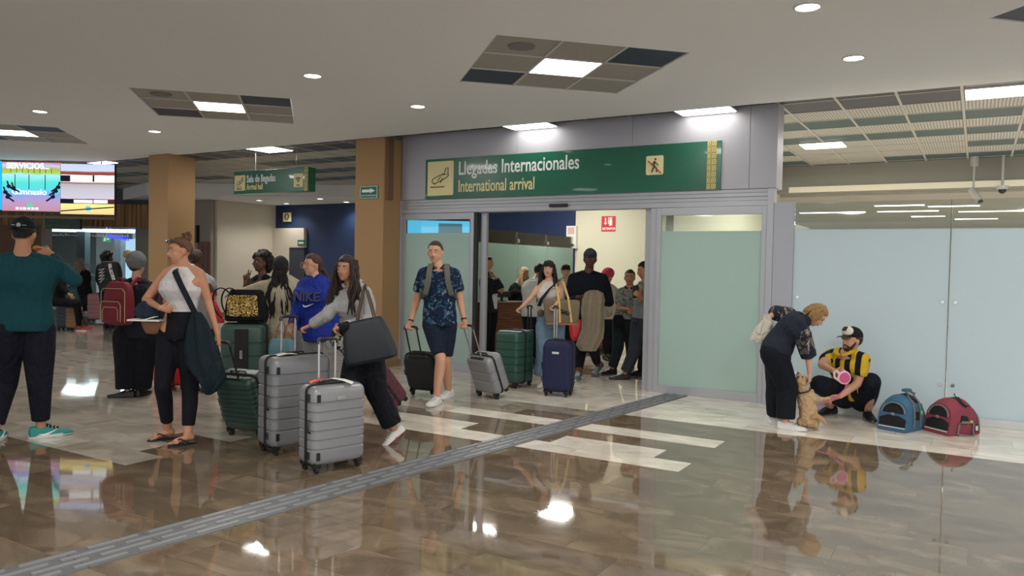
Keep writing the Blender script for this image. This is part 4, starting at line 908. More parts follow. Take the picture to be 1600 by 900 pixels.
def person(key, label, foot, skinc='light', H=1.72, vox=.0085, female=False, bulk=1.0, sh=None, hip=None, head=None,
           L=None, R=None, legL=None, legR=None, spine=(0, 0), top=None, bottom=None, hair=None, shoes=None, face=True, neckfix=None, D=None, hands=True, bust=None, belly=0, group=None):
    """pixel joints (px, py, dy): dy metres behind (+) or in front (-) of the standing depth.
    L / R: dict(el=, wr=, hand=dict) ; legL/R: dict(kn=, an=, toe=yaw)"""
    S = Fr(); s = H/1.72
    base = fl(*foot) if D is None else at(foot[0], foot[1], D); D0 = depth(base) if D is None else D
    base = V((base.x, base.y, 0)); S.base = base; S.D = D0
    tc = V((-base.x, -base.y, 0)).normalized(); rc = Z_.cross(tc); rc = rc if rc.dot(CR) > 0 else -rc
    J = lambda q: at(q[0], q[1], D0+q[2]) if len(q) > 2 else fl(q[0], q[1])+Z_*.085*s     # 2-tuples are floor contacts
    root = thing('person', label, 'person', base, 0, group); S.root = root; o = -base; S.tc, S.rc, S.J = tc, rc, J
    B = bulk
    S.S = J(sh[:3]); S.H = J(hip[:3]); yw, hy = math.radians(sh[3]), math.radians(hip[3])
    S.sL = rc*math.cos(yw)-tc*math.sin(yw); S.hL = rc*math.cos(hy)-tc*math.sin(hy); S.f = tc*math.cos(yw)+rc*math.sin(yw); S.hf_ = tc*math.cos(hy)+rc*math.sin(hy)
    if len(sh) > 4: S.sL = (S.sL+Z_*sh[4]).normalized()
    S.S = S.S+(S.S-S.H).normalized()*.028*s; S.TL = (S.S-S.H).length; S.SP = (S.S+S.H)/2+S.f*spine[0]*s+Z_*spine[1]
    S.sw = (.178 if female else .200)*s*B; S.hw = (.168 if female else .160)*s*B; S.dep = (.105 if female else .112)*s*B
    S.waist = .90 if female else 1.0; S.bust = (.035 if bust is None else bust) if female else 0; S.belly = belly
    S.hc = J(head[:3]); S.hf, S.hu, S.hL_ = frame(head[3], head[4], head[5], tc, rc); S.hs = s*.98*(.95 if female else 1.0)*(head[6] if len(head) > 6 else 1)
    hs = S.hs; hf, hu, hL = S.hf, S.hu, S.hL_; hc = S.hc
    up = (S.S-S.SP).normalized()
    S.NK = S.S+up*.06*s
    # ---- body
    mb = MB(); torso(mb, S, infl=-.006, t0=-.12)
    mb.cap(S.S+up*.00, hc-hu*.055*hs-hf*.018*hs, .062*s*(.86 if female else 1)*min(B, 1.1), .050*s*(.86 if female else 1), 16)
    mb.ell(hc+hu*.030*hs-hf*.008*hs, hL, hf, hu, .0765*hs, .096*hs, .093*hs, 24, 14)
    mb.ell(hc-hu*.030*hs+hf*.022*hs, hL, hf, hu, .063*hs, .068*hs, .082*hs, 22, 12)
    mb.ell(hc-hu*.088*hs+hf*.052*hs, hL, hf, hu, .030*hs, .026*hs, .022*hs, 14, 8)
    for k in (1, -1):
        mb.cap(hc-hu*.035*hs+hL*.058*hs*k, hc-hu*.085*hs+hf*.045*hs+hL*.018*hs*k, .018*hs, .016*hs, 8)
        mb.ell(hc+hL*.036*hs*k-hu*.022*hs+hf*.066*hs, hL, hf, hu, .020*hs, .016*hs, .018*hs, 10, 8)
        mb.ell(hc+hL*.080*hs*k-hu*.006*hs-hf*.006*hs, hL, hf, hu, .010*hs, .019*hs, .031*hs, 12, 8)
        mb.cap(hc+hL*.012*hs*k+hu*.028*hs+hf*.083*hs, hc+hL*.045*hs*k+hu*.024*hs+hf*.068*hs, .010*hs, .010*hs, 8)
        mb.ell(hc+hL*.012*hs*k-hu*.030*hs+hf*.094*hs, hL, hf, hu, .009*hs, .011*hs, .008*hs, 8, 6)
    mb.cap(hc+hu*.016*hs+hf*.086*hs, hc-hu*.024*hs+hf*.108*hs, .0075*hs, .0125*hs, 10)
    mb.ell(hc-hu*.054*hs+hf*.082*hs, hL, hf, hu, .024*hs, .012*hs, .012*hs, 12, 6)
    S.arm = {}; rad = [.049*s*B, .048*s*B, .040*s*(B*.5+.5), .036*s*(B*.5+.5), .0255*s] if not female else [.042*s*B, .041*s*B, .034*s*(B*.5+.5), .031*s*(B*.5+.5), .022*s]
    for side, A in ((1, L), (-1, R)):
        if A is None: continue
        shp = S.S+S.sL*side*(S.sw-.040*s)-up*.045*s+(V(A['sh']) if 'sh' in A else V((0, 0, 0)))
        if 'shp' in A: shp = J(A['shp'])
        el = J(A['el']); wr = J(A['wr']); m1 = lerp(shp, el, .45); m2 = lerp(el, wr, .28)
        P = [shp, m1, el, m2, wr]; S.arm[side] = P; limb(mb, P, rad)
        mb.cap(S.S+S.sL*side*.035*s+up*.012*s, shp, .046*s, .046*s*B, 14)
        h = A.get('hand', {})
        d = h.get('d'); d = (wr-el).normalized() if d is None else (rc*d[0]+Z_*d[1]-tc*d[2]).normalized()
        n_ = h.get('n'); n_ = -S.sL*side if n_ is None else rc*n_[0]+Z_*n_[1]-tc*n_[2]
        th_ = h.get('t'); th_ = S.f if th_ is None else rc*th_[0]+Z_*th_[1]-tc*th_[2]
        n_ = (n_-d*n_.dot(d)); 
        if n_.length < .1: n_ = perp(d)[0]
        add_hand(mb, wr, d, n_, th_, s*(.92 if female else 1.02), h.get('curl', (22, 28, 18)), h.get('spread', .06), h.get('fing'), h.get('thumb'))
        A['_d'] = d
    S.leg = {}; lr = [.088*s*B, .078*s*B, .056*s*(B*.4+.6), .056*s*(B*.4+.6), .036*s]
    if female: lr = [.092*s*B, .078*s*B, .054*s, .052*s, .034*s]
    S.toe = {}
    for side, A in ((1, legL), (-1, legR)):
        if A is None: continue
        hp = S.H+S.hL*side*(S.hw*.52)-(S.SP-S.H).normalized()*.035*s
        if 'hp' in A: hp = J(A['hp'])
        kn = J(A['kn']); an = J(A['an']); hp2 = lerp(hp, kn, .45); cf = lerp(kn, an, .3)-(S.hf_*.008)
        P = [hp, hp2, kn, cf, an]; S.leg[side] = P; limb(mb, P, lr)
        ty = math.radians(A.get('toe', 0)); td = tc*math.cos(ty)+rc*math.sin(ty); S.toe[side] = td
        gp = V((an.x, an.y, A.get('z', 0.0)))
        pit = math.radians(A.get('pitch', 0)); F = td*math.cos(pit)-Z_*math.sin(pit); Up = Z_*math.cos(pit)+td*math.sin(pit)
        sole = an-Up*.085*s; A['_sole'] = sole
        if A.get('flat', True) and not A.get('pitch'): sole = V((an.x, an.y, 0)); A['_sole'] = sole
        # foot inside the shoe / bare foot
        a0 = sole+Up*.045*s-F*.03*s; bare = A.get('bare', 0); z0 = Up*(.014*s if bare else 0)
        mb.cap(an, a0+z0, .034*s, .031*s, 12)
        mb.cap(a0+z0, sole+F*.10*s+Up*.030*s+z0, .030*s, .026*s, 12, fl_=(F.cross(Up), .8))
        if bare:
            rr_ = F.cross(Up)
            for k in range(5):
                yy = (-.026+.0125*k)*s*side*-1; mb.cap(sole+F*.10*s+rr_*yy+Up*.028*s, sole+F*(.150-.012*k)*s+rr_*yy*1.25+Up*.024*s, .011*s, (.011-.001*k)*s, 8)
        else: mb.cap(sole+F*.08*s+Up*.032*s, sole+F*.15*s+Up*.028*s, .028*s, .020*s, 10)
    mb.v = [(v[0]-base.x, v[1]-base.y, v[2]) for v in mb.v]
    body = mb.build('body', skin(skinc), root, rem=vox, smo=2)
    # ---- face details
    if face:
        hc0 = hc+o
        for k in (1, -1):
            e0 = hc0+hL*.031*hs*k+hu*.006*hs+hf*.0815*hs
            ey = MB().ell(e0, hL, hf, hu, .0135*hs, .0075*hs, .0062*hs, 12, 8).build('eye', mat('eye_white', (208, 200, 192), .3), root)
            MB().ell(e0+hf*.0055*hs, hL, hf, hu, .0056*hs, .0032*hs, .0058*hs, 10, 6).build('iris', mat('iris_brown', (44, 28, 20), .25), ey)
            mbb = MB(); mbb.tube([hc0+hL*.014*hs*k+hu*.029*hs+hf*.0915*hs, hc0+hL*.032*hs*k+hu*.035*hs+hf*.0865*hs, hc0+hL*.050*hs*k+hu*.028*hs+hf*.073*hs], [.0034*hs, .0038*hs, .002*hs], 6)
            mbb.build('eyebrow', hairm(hair[1]) if hair else hairm('2a1d14'), root)
            mbb = MB(); mbb.tube([e0+hL*.0135*hs*k-hf*.002+hu*.002*hs, e0+hu*.0068*hs+hf*.0045*hs, e0-hL*.0135*hs*k-hf*.001], .0016*hs, 5); mbb.build('eyelid', mat('lash', (38, 26, 22), .6), root)
        lm = mat('lips_'+skinc, {'dark': (112, 62, 56), 'brown': (128, 72, 64)}.get(skinc, (168, 92, 86)), .45)
        mbb = MB(); mbb.tube([hc0-hu*.052*hs-hL*.024*hs+hf*.082*hs, hc0-hu*.049*hs-hL*.008*hs+hf*.0945*hs, hc0-hu*.050*hs+hf*.0955*hs, hc0-hu*.049*hs+hL*.008*hs+hf*.0945*hs, hc0-hu*.052*hs+hL*.024*hs+hf*.082*hs], [.001*hs, .0042*hs, .0045*hs, .0042*hs, .001*hs], 8)
        mbb.tube([hc0-hu*.054*hs-hL*.020*hs+hf*.083*hs, hc0-hu*.0585*hs+hf*.094*hs, hc0-hu*.054*hs+hL*.020*hs+hf*.083*hs], [.001*hs, .0056*hs, .001*hs], 8)
        mbb.build('lips', lm, root)
    S.hL = hL; S.hc = hc
    class HS: pass
    hh = HS(); hh.hc, hh.hf, hh.hu, hh.hL, hh.hs = hc, hf, hu, hL, hs; S.hh = hh
    if hair: head_hair(root, hh, hair[0], hairm(hair[1]), **(hair[2] if len(hair) > 2 else {}))
    # ---- clothes
    def sh_(mb): mb.v = [(v[0]-base.x, v[1]-base.y, v[2]) for v in mb.v]; return mb
    if top:
        mb = MB(); t = top; inf = t.get('infl', .012)
        torso(mb, S, infl=inf, t0=t.get('t0', -.22), t1=t.get('t1', 1.04), flare=t.get('flare', 0), taper=t.get('taper', 1.0))
        if t.get('sleeve', 0):
            for side, P in S.arm.items():
                lo = t.get('loose', .012)
                limb(mb, P, [rad[0]-lo*.5]+rad[1:], infl=lo, upto=t['sleeve']); mb.cap(S.S+S.sL*side*.04*s+up*.008*s, P[0], .046*s+inf*.5, rad[0]+lo*.5, 14)
        elif t.get('straps', True):
            for k in (1, -1): mb.cap(S.S+S.sL*k*.075*s-up*.04*s, S.S+S.sL*k*.075*s+up*.012*s, .05*s, .035*s, 10)
        ob = sh_(mb).build(t.get('name', 'shirt'), t['m'], root, rem=max(vox, .009), smo=4)
        S.top = ob
        if t.get('collar'):
            mb = MB(); cc = S.NK-up*.012*s; f2 = S.sL.cross(up); f2 = f2 if f2.dot(S.f) > 0 else -f2
            pts = [cc+S.sL*.070*s*math.cos(a)+f2*.070*s*math.sin(a)-up*(.035*s*max(0, math.sin(a))) for a in [math.radians(90+18+(324)*i/24) for i in range(25)]]
            mb.tube(pts, (.010*s, .024*s), 8, flat=up); sh_(mb).build('collar', t['collar'], ob)
    if bottom:
        mb = MB(); b_ = bottom; inf = b_.get('infl', .008); R_ = b_.get('r', None)
        torso(mb, S, infl=inf, t0=-.12, t1=b_.get('t1', .18))
        for side, P in S.leg.items():
            rr = [max(a, c_) for a, c_ in zip(lr, [v*s for v in R_])] if R_ else lr
            limb(mb, P, rr, infl=inf, upto=b_.get('upto', 3.85))
        if b_.get('skirt'):
            pass
        S.bot = sh_(mb).build(b_.get('name', 'trousers'), b_['m'], root, rem=max(vox, .009), smo=4)
    if shoes:
        for side, A in ((1, legL), (-1, legR)):
            if A is None: continue
            if shoes.get('kind') == 'flipflop':
                F = S.toe[side]; r_ = F.cross(Z_); so = A['_sole']+o; mbb = MB(); p_ = math.radians(A.get('pitch', 0)); F = F*math.cos(p_)-Z_*math.sin(p_); Up = F.cross(r_)*-1; Up = Up if Up.z > 0 else -Up
                R2 = []
                for z in (0, .006, .014):
                    R2.append([so+F*(.045+.125*math.cos(a))*s+r_*(.044+.004*math.cos(a))*math.sin(a)*s+Up*z for a in ang(28)])
                ff = mbb.rings(R2).build('flip_flop', shoes['m'], root)
                mbb = MB(); tip = so+F*.125*s+Up*.03; mbb.tube([tip, so+F*.08*s+r_*.026*s+Up*.062*s, so+F*.01*s+r_*.042*s+Up*.02], .0065, 8); mbb.tube([tip, so+F*.08*s-r_*.026*s+Up*.062*s, so+F*.01*s-r_*.042*s+Up*.02], .0065, 8); mbb.build('strap', shoes['m'], ff)
            else:
                shoe(root, A['_sole'], S.toe[side], s*shoes.get('s', 1.08), shoes['m'], shoes['sole'], laces=shoes.get('laces'), pitch=A.get('pitch', 0), high=shoes.get('high', 0), swoosh=shoes.get('swoosh'), W=shoes.get('W', 1.0))
    S.s = s; S.up_ = up; PEOPLE[key] = S
    return S
def strap(name, label, pts, w, m, parent=None, off=None, th=.004, flat=None):
    mb = MB(); mb.tube(pts, (w, th), 8, flat=flat or Z_.cross(CF)); return mb.build(name, m, parent)
blk = cloth('black_cloth', (17, 18, 24)); blk2 = cloth('charcoal_cloth', (28, 31, 38)); sole_w = mat('sole_white', (206, 206, 204), .5); sole_b = mat('sole_black', (24, 24, 26), .5)
wsh = mat('shoe_white', (212, 210, 206), .55, bump=.1, bscale=60); bsh = mat('shoe_black', (26, 26, 30), .45)
GRIP = dict(curl=(62, 75, 40))
def spots(name, base, cols, sc=9, th=.62, fold=.5, stretch=(1, 1, 1)):
    """printed cloth: scattered leaf-like blotches"""
    m = cloth(name, base, fold=fold, var=0); n, l = nt(m); b = n['Principled BSDF']; tc = n.new('ShaderNodeTexCoord'); prev = srgb(base)
    cur = None
    for i, c in enumerate(cols):
        mp = n.new('ShaderNodeMapping'); mp.inputs['Location'].default_value = (i*3.1, i*1.7, i*2.3); mp.inputs['Rotation'].default_value = (.4*i, .7, .5*i); mp.inputs['Scale'].default_value = stretch
        l.new(tc.outputs['Object'], mp.inputs[0]); no = n.new('ShaderNodeTexNoise'); no.inputs['Scale'].default_value = sc*(1+.3*i); no.inputs['Detail'].default_value = 3; no.inputs['Distortion'].default_value = 1.4; l.new(mp.outputs[0], no.inputs['Vector'])
        g = n.new('ShaderNodeMapRange'); g.inputs[1].default_value = th; g.inputs[2].default_value = th+.04; l.new(no.outputs[0], g.inputs[0])
        mx = n.new('ShaderNodeMix'); mx.data_type = 'RGBA'; l.new(g.outputs[0], mx.inputs[0]); mx.inputs[7].default_value = srgb(c)
        if cur: l.new(cur, mx.inputs[6])
        else: mx.inputs[6].default_value = prev
        cur = mx.outputs[2]
    l.new(cur, b.inputs['Base Color']); return m
def stripes(name, c1, c2, ax, freq, duty=.5, fold=.4, off=0):
    """vertical stripes across the direction ax"""
    m = cloth(name, c1, fold=fold, var=0); n, l = nt(m); b = n['Principled BSDF']; tc = n.new('ShaderNodeTexCoord')
    d = n.new('ShaderNodeVectorMath'); d.operation = 'DOT_PRODUCT'; l.new(tc.outputs['Object'], d.inputs[0]); d.inputs[1].default_value = ax
    g = mathn(n, l, 'GREATER_THAN', mathn(n, l, 'FRACT', mathn(n, l, 'MULTIPLY_ADD', d.outputs['Value'], freq, off)), duty)
    mx = n.new('ShaderNodeMix'); mx.data_type = 'RGBA'; l.new(g, mx.inputs[0]); mx.inputs[6].default_value = srgb(c1); mx.inputs[7].default_value = srgb(c2); l.new(mx.outputs[2], b.inputs['Base Color']); return m
# ---------- man in teal, from behind
S = person('teal', 'man seen from behind in a dark teal shirt, black joggers and backwards black cap', (30, 685), 'tan', H=1.80, bulk=1.22,
    head=(38, 366, 0, 158, -4, 0), sh=(35, 410, 0, 176), hip=(36, 507, 0, 178),
    L=dict(el=(-22, 462, -.03), wr=(-20, 515, .08)), R=dict(el=(117, 438, .10), wr=(80, 397, .34), hand=dict(d=(-.8, .35, .1), n=(-.3, -.3, .8), t=(-.1, .9, 0), curl=(45, 55, 30))),
    legL=dict(kn=(8, 598, .02), an=(-10, 690), toe=165), legR=dict(kn=(62, 596, .02), an=(64, 683), toe=98),
    top=dict(m=cloth('teal_knit', (14, 62, 70), bump=.4), infl=.022, sleeve=3.85, loose=.014, t0=-.10, t1=1.06, name='long_sleeve_shirt'),
    bottom=dict(m=cloth('navy_jogger', (15, 17, 30), fold=.8), infl=.012, r=(.115, .105, .080, .070, .050), upto=3.8, name='jogger_trousers'),
    hair=('short', '1c1613', dict(line=.05, th=.99, back=-.07)), shoes=dict(m=mat('shoe_teal', (16, 128, 122), .5, bump=.2, bscale=200), sole=sole_w, s=1.12, swoosh=mat('swoosh_white', (230, 230, 230), .4), laces=blk))
hat = cap_hat(S.root, S.hh, cloth('cap_black', (16, 20, 28), fold=.1), None, back=True)
o_ = S.hh; q = o_.hc-S.root.location-o_.hf*.112*o_.hs+o_.hu*.062*o_.hs
MB().ell(q, o_.hL, o_.hf, o_.hu, .017, .006, .019, 14, 8).build('cap_badge', mat('badge_grey', (150, 155, 160), .4), hat)
mb = MB()
for k in (1, -1): mb.tube([q+o_.hL*k*.026, q+o_.hL*k*.055+o_.hf*.008], .0035, 6)
mb.build('cap_stripe', MATS['badge_grey'], hat)
h_ = S.arm[-1][4]+(V((-.05, -.02, .06))); p_ = at(58, 388, S.D+.30)
t = thing('snack', 'small golden brown snack in the raised hand of the man in teal', 'food', p_); mb = MB(); mb.ell((0, 0, 0), X_, Y_, Z_, .045, .03, .024, 16, 10); mb.build('bun', mat('bun_brown', (176, 112, 48), .5, bump=.4, bscale=60, var=.4, vscale=40), t, disp=(.012, .02)); MB().ell((0, 0, -.002), X_, Y_, Z_, .047, .032, .008, 16, 8).build('filling', mat('filling_red', (150, 44, 30), .5), t)
# ---------- woman, white tank top
S = person('tank', 'woman with a hair bun in a white tank top, black leggings and flip flops', (277, 692), 'warm', H=1.68, female=True, bulk=1.06,
    head=(281, 393, 0, -72, -3, -4), sh=(286, 425, 0, -32), hip=(282, 521, 0, -35),
    R=dict(el=(228, 468, .02), wr=(250, 481, -.22), hand=dict(d=(.95, -.15, .25), n=(0, 0, -1), t=(0, 1, .1), curl=(55, 60, 30))),
    L=dict(el=(325, 470, .02), wr=(340, 524, -.04), hand=dict(d=(.25, -.95, 0), n=(-.6, -.2, .3), t=(0, -.2, 1), **GRIP)),
    legR=dict(kn=(254, 604, -.10), an=(262, 686), toe=-68, bare=1), legL=dict(kn=(297, 612, .0), an=(293, 694), toe=-62, bare=1),
    top=dict(m=cloth('tank_white', (208, 204, 204), fold=.25, bump=.5, bscale=60), infl=.008, t0=.03, t1=1.04, taper=.86, name='tank_top'),
    bottom=dict(m=cloth('legging_black', (14, 15, 24), fold=.3), infl=.012, upto=3.72, t1=.34, name='leggings'),
    hair=('bun', '6b4a30', dict(line=.052, side=-.01, back=-.05, th=.98)), shoes=dict(kind='flipflop', m=mat('flop_black', (22, 22, 24), .6)))
sg_ = thing('sunglasses', 'sunglasses pushed up on the hair of the woman in the white tank top', 'sunglasses', S.hh.hc); hh = S.hh; mb = MB()
for k in (1, -1):
    c_ = hh.hL*.034*k+hh.hf*.085+hh.hu*.092; mb.ell(c_, hh.hL, hh.hf, (hh.hu*.8-hh.hf*.6).normalized(), .027, .006, .020, 14, 8)
    mb.tube([c_+hh.hL*.025*k, hh.hL*.085*k+hh.hf*.05+hh.hu*.07, hh.hL*.090*k-hh.hf*.02+hh.hu*.03], .0035, 6)
mb.tube([hh.hL*.012+hh.hf*.09+hh.hu*.094, -hh.hL*.012+hh.hf*.09+hh.hu*.094], .003, 6); mb.build('frame_and_lenses', mat('glasses_dark', (60, 58, 62), .15), sg_)
# ---------- woman pushing the silver cases
S = person('blouse', 'woman with long dark hair in a grey striped blouse pushing two silver suitcases', (596, 690), 'tan', H=1.60, female=True, D=6.45,
    head=(541, 420, -.08, -28, -3, 3), sh=(552, 453, 0, -38), hip=(568, 545, .06, -48),
    R=dict(el=(512, 492, -.10), wr=(484, 509, -.02), hand=dict(d=(-.85, -.35, 0), n=(.0, -1, 0), t=(0, .1, 1), **GRIP)),
    L=dict(el=(573, 502, -.16), wr=(537, 511, -.42), hand=dict(d=(-.9, -.2, .3), n=(0, -1, 0), t=(-.1, .1, 1), **GRIP)),
    legR=dict(kn=(545, 622, -.15), an=(538, 694), toe=-70), legL=dict(kn=(588, 612, .0), an=(615, 670, .05), toe=-80, pitch=38),
    top=dict(m=stripes('blouse_grey', (168, 166, 164), (150, 150, 152), (.8, .6, 0), 80, .6), infl=.02, sleeve=3.8, loose=.024, t0=-.06, t1=1.02, name='blouse', collar=cloth('collar_grey', (178, 176, 174), fold=.1)),
    bottom=dict(m=cloth('black_wide', (14, 15, 24), fold=.8), infl=.012, r=(.105, .10, .088, .085, .082), upto=3.85, name='wide_trousers'),
    hair=('long', '2a1c18', dict(len=.36, n=90, line=.045, wave=.012, front=1.2)), shoes=dict(m=wsh, sole=mat('sole_red', (120, 60, 60), .5), laces=sole_w, s=1.0))
mb = MB(); P = S.arm[1]; mb.cap(lerp(P[3], P[4], .80)-S.base, lerp(P[3], P[4], 1.02)-S.base, .040, .036, 14); mb.build('black_cuff', blk, S.top)
for side in (1, -1):
    P = S.leg[side]
# ---------- girl in the blue sweatshirt
S = person('blue', 'young woman with glasses in a royal blue sweatshirt and grey wide trousers', (490, 658), 'light', H=1.64, female=True, D=7.5,
    head=(488, 415, 0, -58, 0, 0), sh=(493, 443, 0, -22), hip=(491, 524, 0, -20),
    R=dict(el=(464, 486, -.06), wr=(456, 508, -.16)), L=dict(el=(521, 488, .0), wr=(524, 523, .0), hand=dict(**GRIP)),
    legR=dict(kn=(476, 590, 0), an=(474, 659), toe=-20), legL=dict(kn=(502, 592, 0), an=(504, 660), toe=-10),
    top=dict(m=cloth('royal_blue', (30, 48, 140), fold=.7), infl=.034, sleeve=3.9, loose=.024, t0=-.10, t1=1.03, name='sweatshirt'),
    bottom=dict(m=cloth('grey_wide', (128, 124, 122), fold=.9), infl=.015, r=(.11, .11, .105, .105, .11), upto=3.85, name='wide_trousers'),
    hair=('pony', '4a3024', dict(len=.22, line=.05, ph=-.03, n=22)), shoes=dict(m=wsh, sole=sole_w, s=1.0))
f2 = S.sL.cross(Z_); f2 = f2 if f2.dot(S.f) > 0 else -f2; oo = S.S-S.base
tx = text('NIKE', 'lettering', mat('print_navy', (54, 62, 114), .6), S.top, oo+S.f*.185-Z_*.185-S.sL*.135, S.sL, Z_, .115, 1.0, thick=.022, bold=.004)
mb = MB(); q0 = oo+S.f*.182-Z_*.235
mb.tube([q0-S.sL*.05+Z_*.012, q0-S.sL*.035-Z_*.006, q0-S.sL*.01-Z_*.004, q0+S.sL*.055+Z_*.024], [.002, .009, .008, .001], 6); mb.build('swoosh', MATS['swoosh_white'], S.top)
hh = S.hh; g_ = mat('glass_frame', (196, 150, 120), .3, .4); gl = MB()
for k in (1, -1):
    c_ = hh.hc-S.base+hh.hL*.033*k+hh.hf*.104*hh.hs+hh.hu*.004; gl.torus(c_, hh.hL, hh.hu, .027, .0028, 20); gl.tube([c_+hh.hL*.027*k, hh.hc-S.base+hh.hL*.078*k+hh.hf*.07, hh.hc-S.base+hh.hL*.083*k-hh.hf*.01], .0025, 5)
gl.tube([hh.hc-S.base+hh.hL*.008+hh.hf*.106*hh.hs+hh.hu*.008, hh.hc-S.base-hh.hL*.008+hh.hf*.106*hh.hs+hh.hu*.008], .002, 5); gl.build('glasses', g_, S.root)
# ---------- girl with braids, back turned
S = person('braids', 'person with long dark braids in a beige top reaching over the gold sequin bag', (446, 665), 'brown', H=1.70, female=True, D=7.95,
    head=(439, 419, 0, 172, 0, 3), sh=(443, 442, 0, 178), hip=(445, 522, 0, 180), face=False,
    L=dict(el=(399, 450, .04), wr=(371, 459, .02), hand=dict(d=(-.95, -.1, 0), n=(0, -1, 0), t=(0, 0, -1), curl=(12, 20, 12))), R=dict(el=(470, 482, 0), wr=(468, 512, .05)),
    legL=dict(kn=(436, 590, 0), an=(432, 662), toe=180), legR=dict(kn=(458, 590, 0), an=(460, 662), toe=180),
    top=dict(m=cloth('beige_top', (176, 166, 142)), infl=.022, sleeve=3.9, loose=.018, t0=-.05, t1=1.03, name='sweater'),
    bottom=dict(m=cloth('khaki', (156, 142, 112), fold=.7), infl=.02, r=(.11, .10, .09, .09, .09), upto=3.85, name='trousers'),
    hair=('braids', '14110f', dict(len=.5, back=-.1, side=-.06)), shoes=dict(m=wsh, sole=sole_w, s=1.0))
# ---------- woman making a victory sign
S = person('peace', 'smiling dark haired woman in a black tee making a two finger victory sign', (412, 650), 'dark', H=1.74, female=True, D=8.6,
    head=(409, 410, 0, -62, 2, 0), sh=(410, 441, 0, -35), hip=(412, 520, 0, -30),
    R=dict(el=(383, 462, -.12), wr=(384, 441, -.18), hand=dict(d=(.10, 1, 0), n=(.2, 0, -.9), t=(1, .1, 0), fing=[(0, 4, 4), (0, 4, 4), (80, 90, 50), (80, 90, 50)], spread=.22, thumb=(.1, .6, .9))),
    L=dict(el=(432, 482, 0), wr=(424, 508, -.1)),
    legR=dict(kn=(402, 585, 0), an=(400, 646), toe=-30), legL=dict(kn=(420, 585, 0), an=(424, 646), toe=-30),
    top=dict(m=cloth('tee_black', (20, 20, 26)), infl=.02, sleeve=1.0, loose=.016, t0=-.08, t1=1.0, name='tee_shirt'),
    bottom=dict(m=spots('dotted_black', (18, 18, 22), [(130, 100, 60)], sc=16, th=.64), infl=.02, r=(.12, .12, .11, .11, .11), upto=3.85, name='patterned_trousers'),
    hair=('curly', '0f0d0e', dict(line=.04, n=110, th=1.03)), shoes=dict(m=bsh, sole=sole_b, s=1.0))
# ---------- person behind the tank top woman
S = person('greytee', 'person in a grey tee partly hidden behind the woman in the white tank top', (312, 612), 'dark', H=1.66, female=True, D=9.0,
    head=(306, 405, 0, 150, 0, 0), sh=(311, 436, 0, 160), hip=(311, 510, 0, 165), face=False,
    R=dict(el=(335, 460, .0), wr=(331, 452, -.25)), L=dict(el=(288, 470, 0), wr=(290, 500, .1)),
    legL=dict(kn=(302, 565, 0), an=(302, 612), toe=170), legR=dict(kn=(320, 565, 0), an=(320, 612), toe=170),
    top=dict(m=cloth('tee_grey', (150, 150, 154)), infl=.016, sleeve=1.1, loose=.016, t0=-.1, t1=1.0, name='tee_shirt'),
    bottom=dict(m=blk, infl=.01, upto=3.85, name='trousers'), hair=('pony', '3a281e', dict(len=.28, ph=-.02)), shoes=dict(m=bsh, sole=sole_b))
# ---------- person with the bobble hat
S = person('bobble', 'person in a grey bobble hat and dark clothes carrying a maroon backpack', (206, 621), 'light', H=1.60, female=True, bulk=1.15,
    head=(214, 416, 0, 140, 4, 0), sh=(213, 446, 0, 160), hip=(212, 520, 0, 165), face=False,
    R=dict(el=(240, 478, .05), wr=(240, 494, -.15)), L=dict(el=(186, 474, .05), wr=(196, 500, .2)),
    legL=dict(kn=(199, 570, 0), an=(199, 621), toe=-105), legR=dict(kn=(222, 570, .05), an=(219, 619), toe=150),
    top=dict(m=cloth('dark_sweat', (26, 28, 40)), infl=.03, sleeve=3.8, loose=.022, t0=-.14, t1=1.02, name='sweatshirt'),
    bottom=dict(m=cloth('black_loose', (15, 16, 24), fold=.8), infl=.02, r=(.13, .125, .115, .11, .105), upto=3.9, name='loose_trousers'),
    hair=('short', '2c211a', {}), shoes=dict(m=bsh, sole=sole_b))
hh = S.hh; c_ = hh.hc-S.base
def knit(x, y, z): return 1.0 if z > -.1 else .93
t = MB().ell(c_+hh.hu*.055-hh.hf*.01, hh.hL, hh.hf, hh.hu, .098, .115, .115, 32, 22, fn=knit).build('knitted_hat', mat('hat_grey', (104, 106, 104), .95, bump=1.0, bscale=70, var=.2, vscale=30), S.root)
mb = MB(); mb.ell(c_+hh.hu*.13-hh.hL*-.065-hh.hf*.05, X_, Y_, Z_, .048, .048, .045, 18, 12); mb.build('pompom', mat('pom_tan', (150, 126, 92), .95, bump=1, bscale=60, var=.35, vscale=40), t, disp=(.03, .015))
# ---------- traveller with the black backpack
S = person('blackpack', 'far off traveller in dark clothes with full black hair and a black backpack', (170, 512), 'dark', H=1.72, vox=.014, D=15.0,
    head=(168, 403, 0, 120, 0, 0), sh=(170, 416, 0, 165), hip=(170, 457, 0, 170), face=False,
    R=dict(el=(186, 436, .0), wr=(184, 420, .3)), L=dict(el=(154, 436, 0), wr=(158, 448, .2)),
    legL=dict(kn=(166, 488, 0), an=(166, 512), toe=150), legR=dict(kn=(174, 488, 0), an=(174, 512), toe=150),
    top=dict(m=blk, infl=.03, sleeve=3.8, loose=.02, t0=-.2, name='jacket'), bottom=dict(m=blk2, infl=.01, upto=3.9), hair=('curly', '0d0c0e', dict(n=70, th=1.08)), shoes=dict(m=bsh, sole=sole_b))
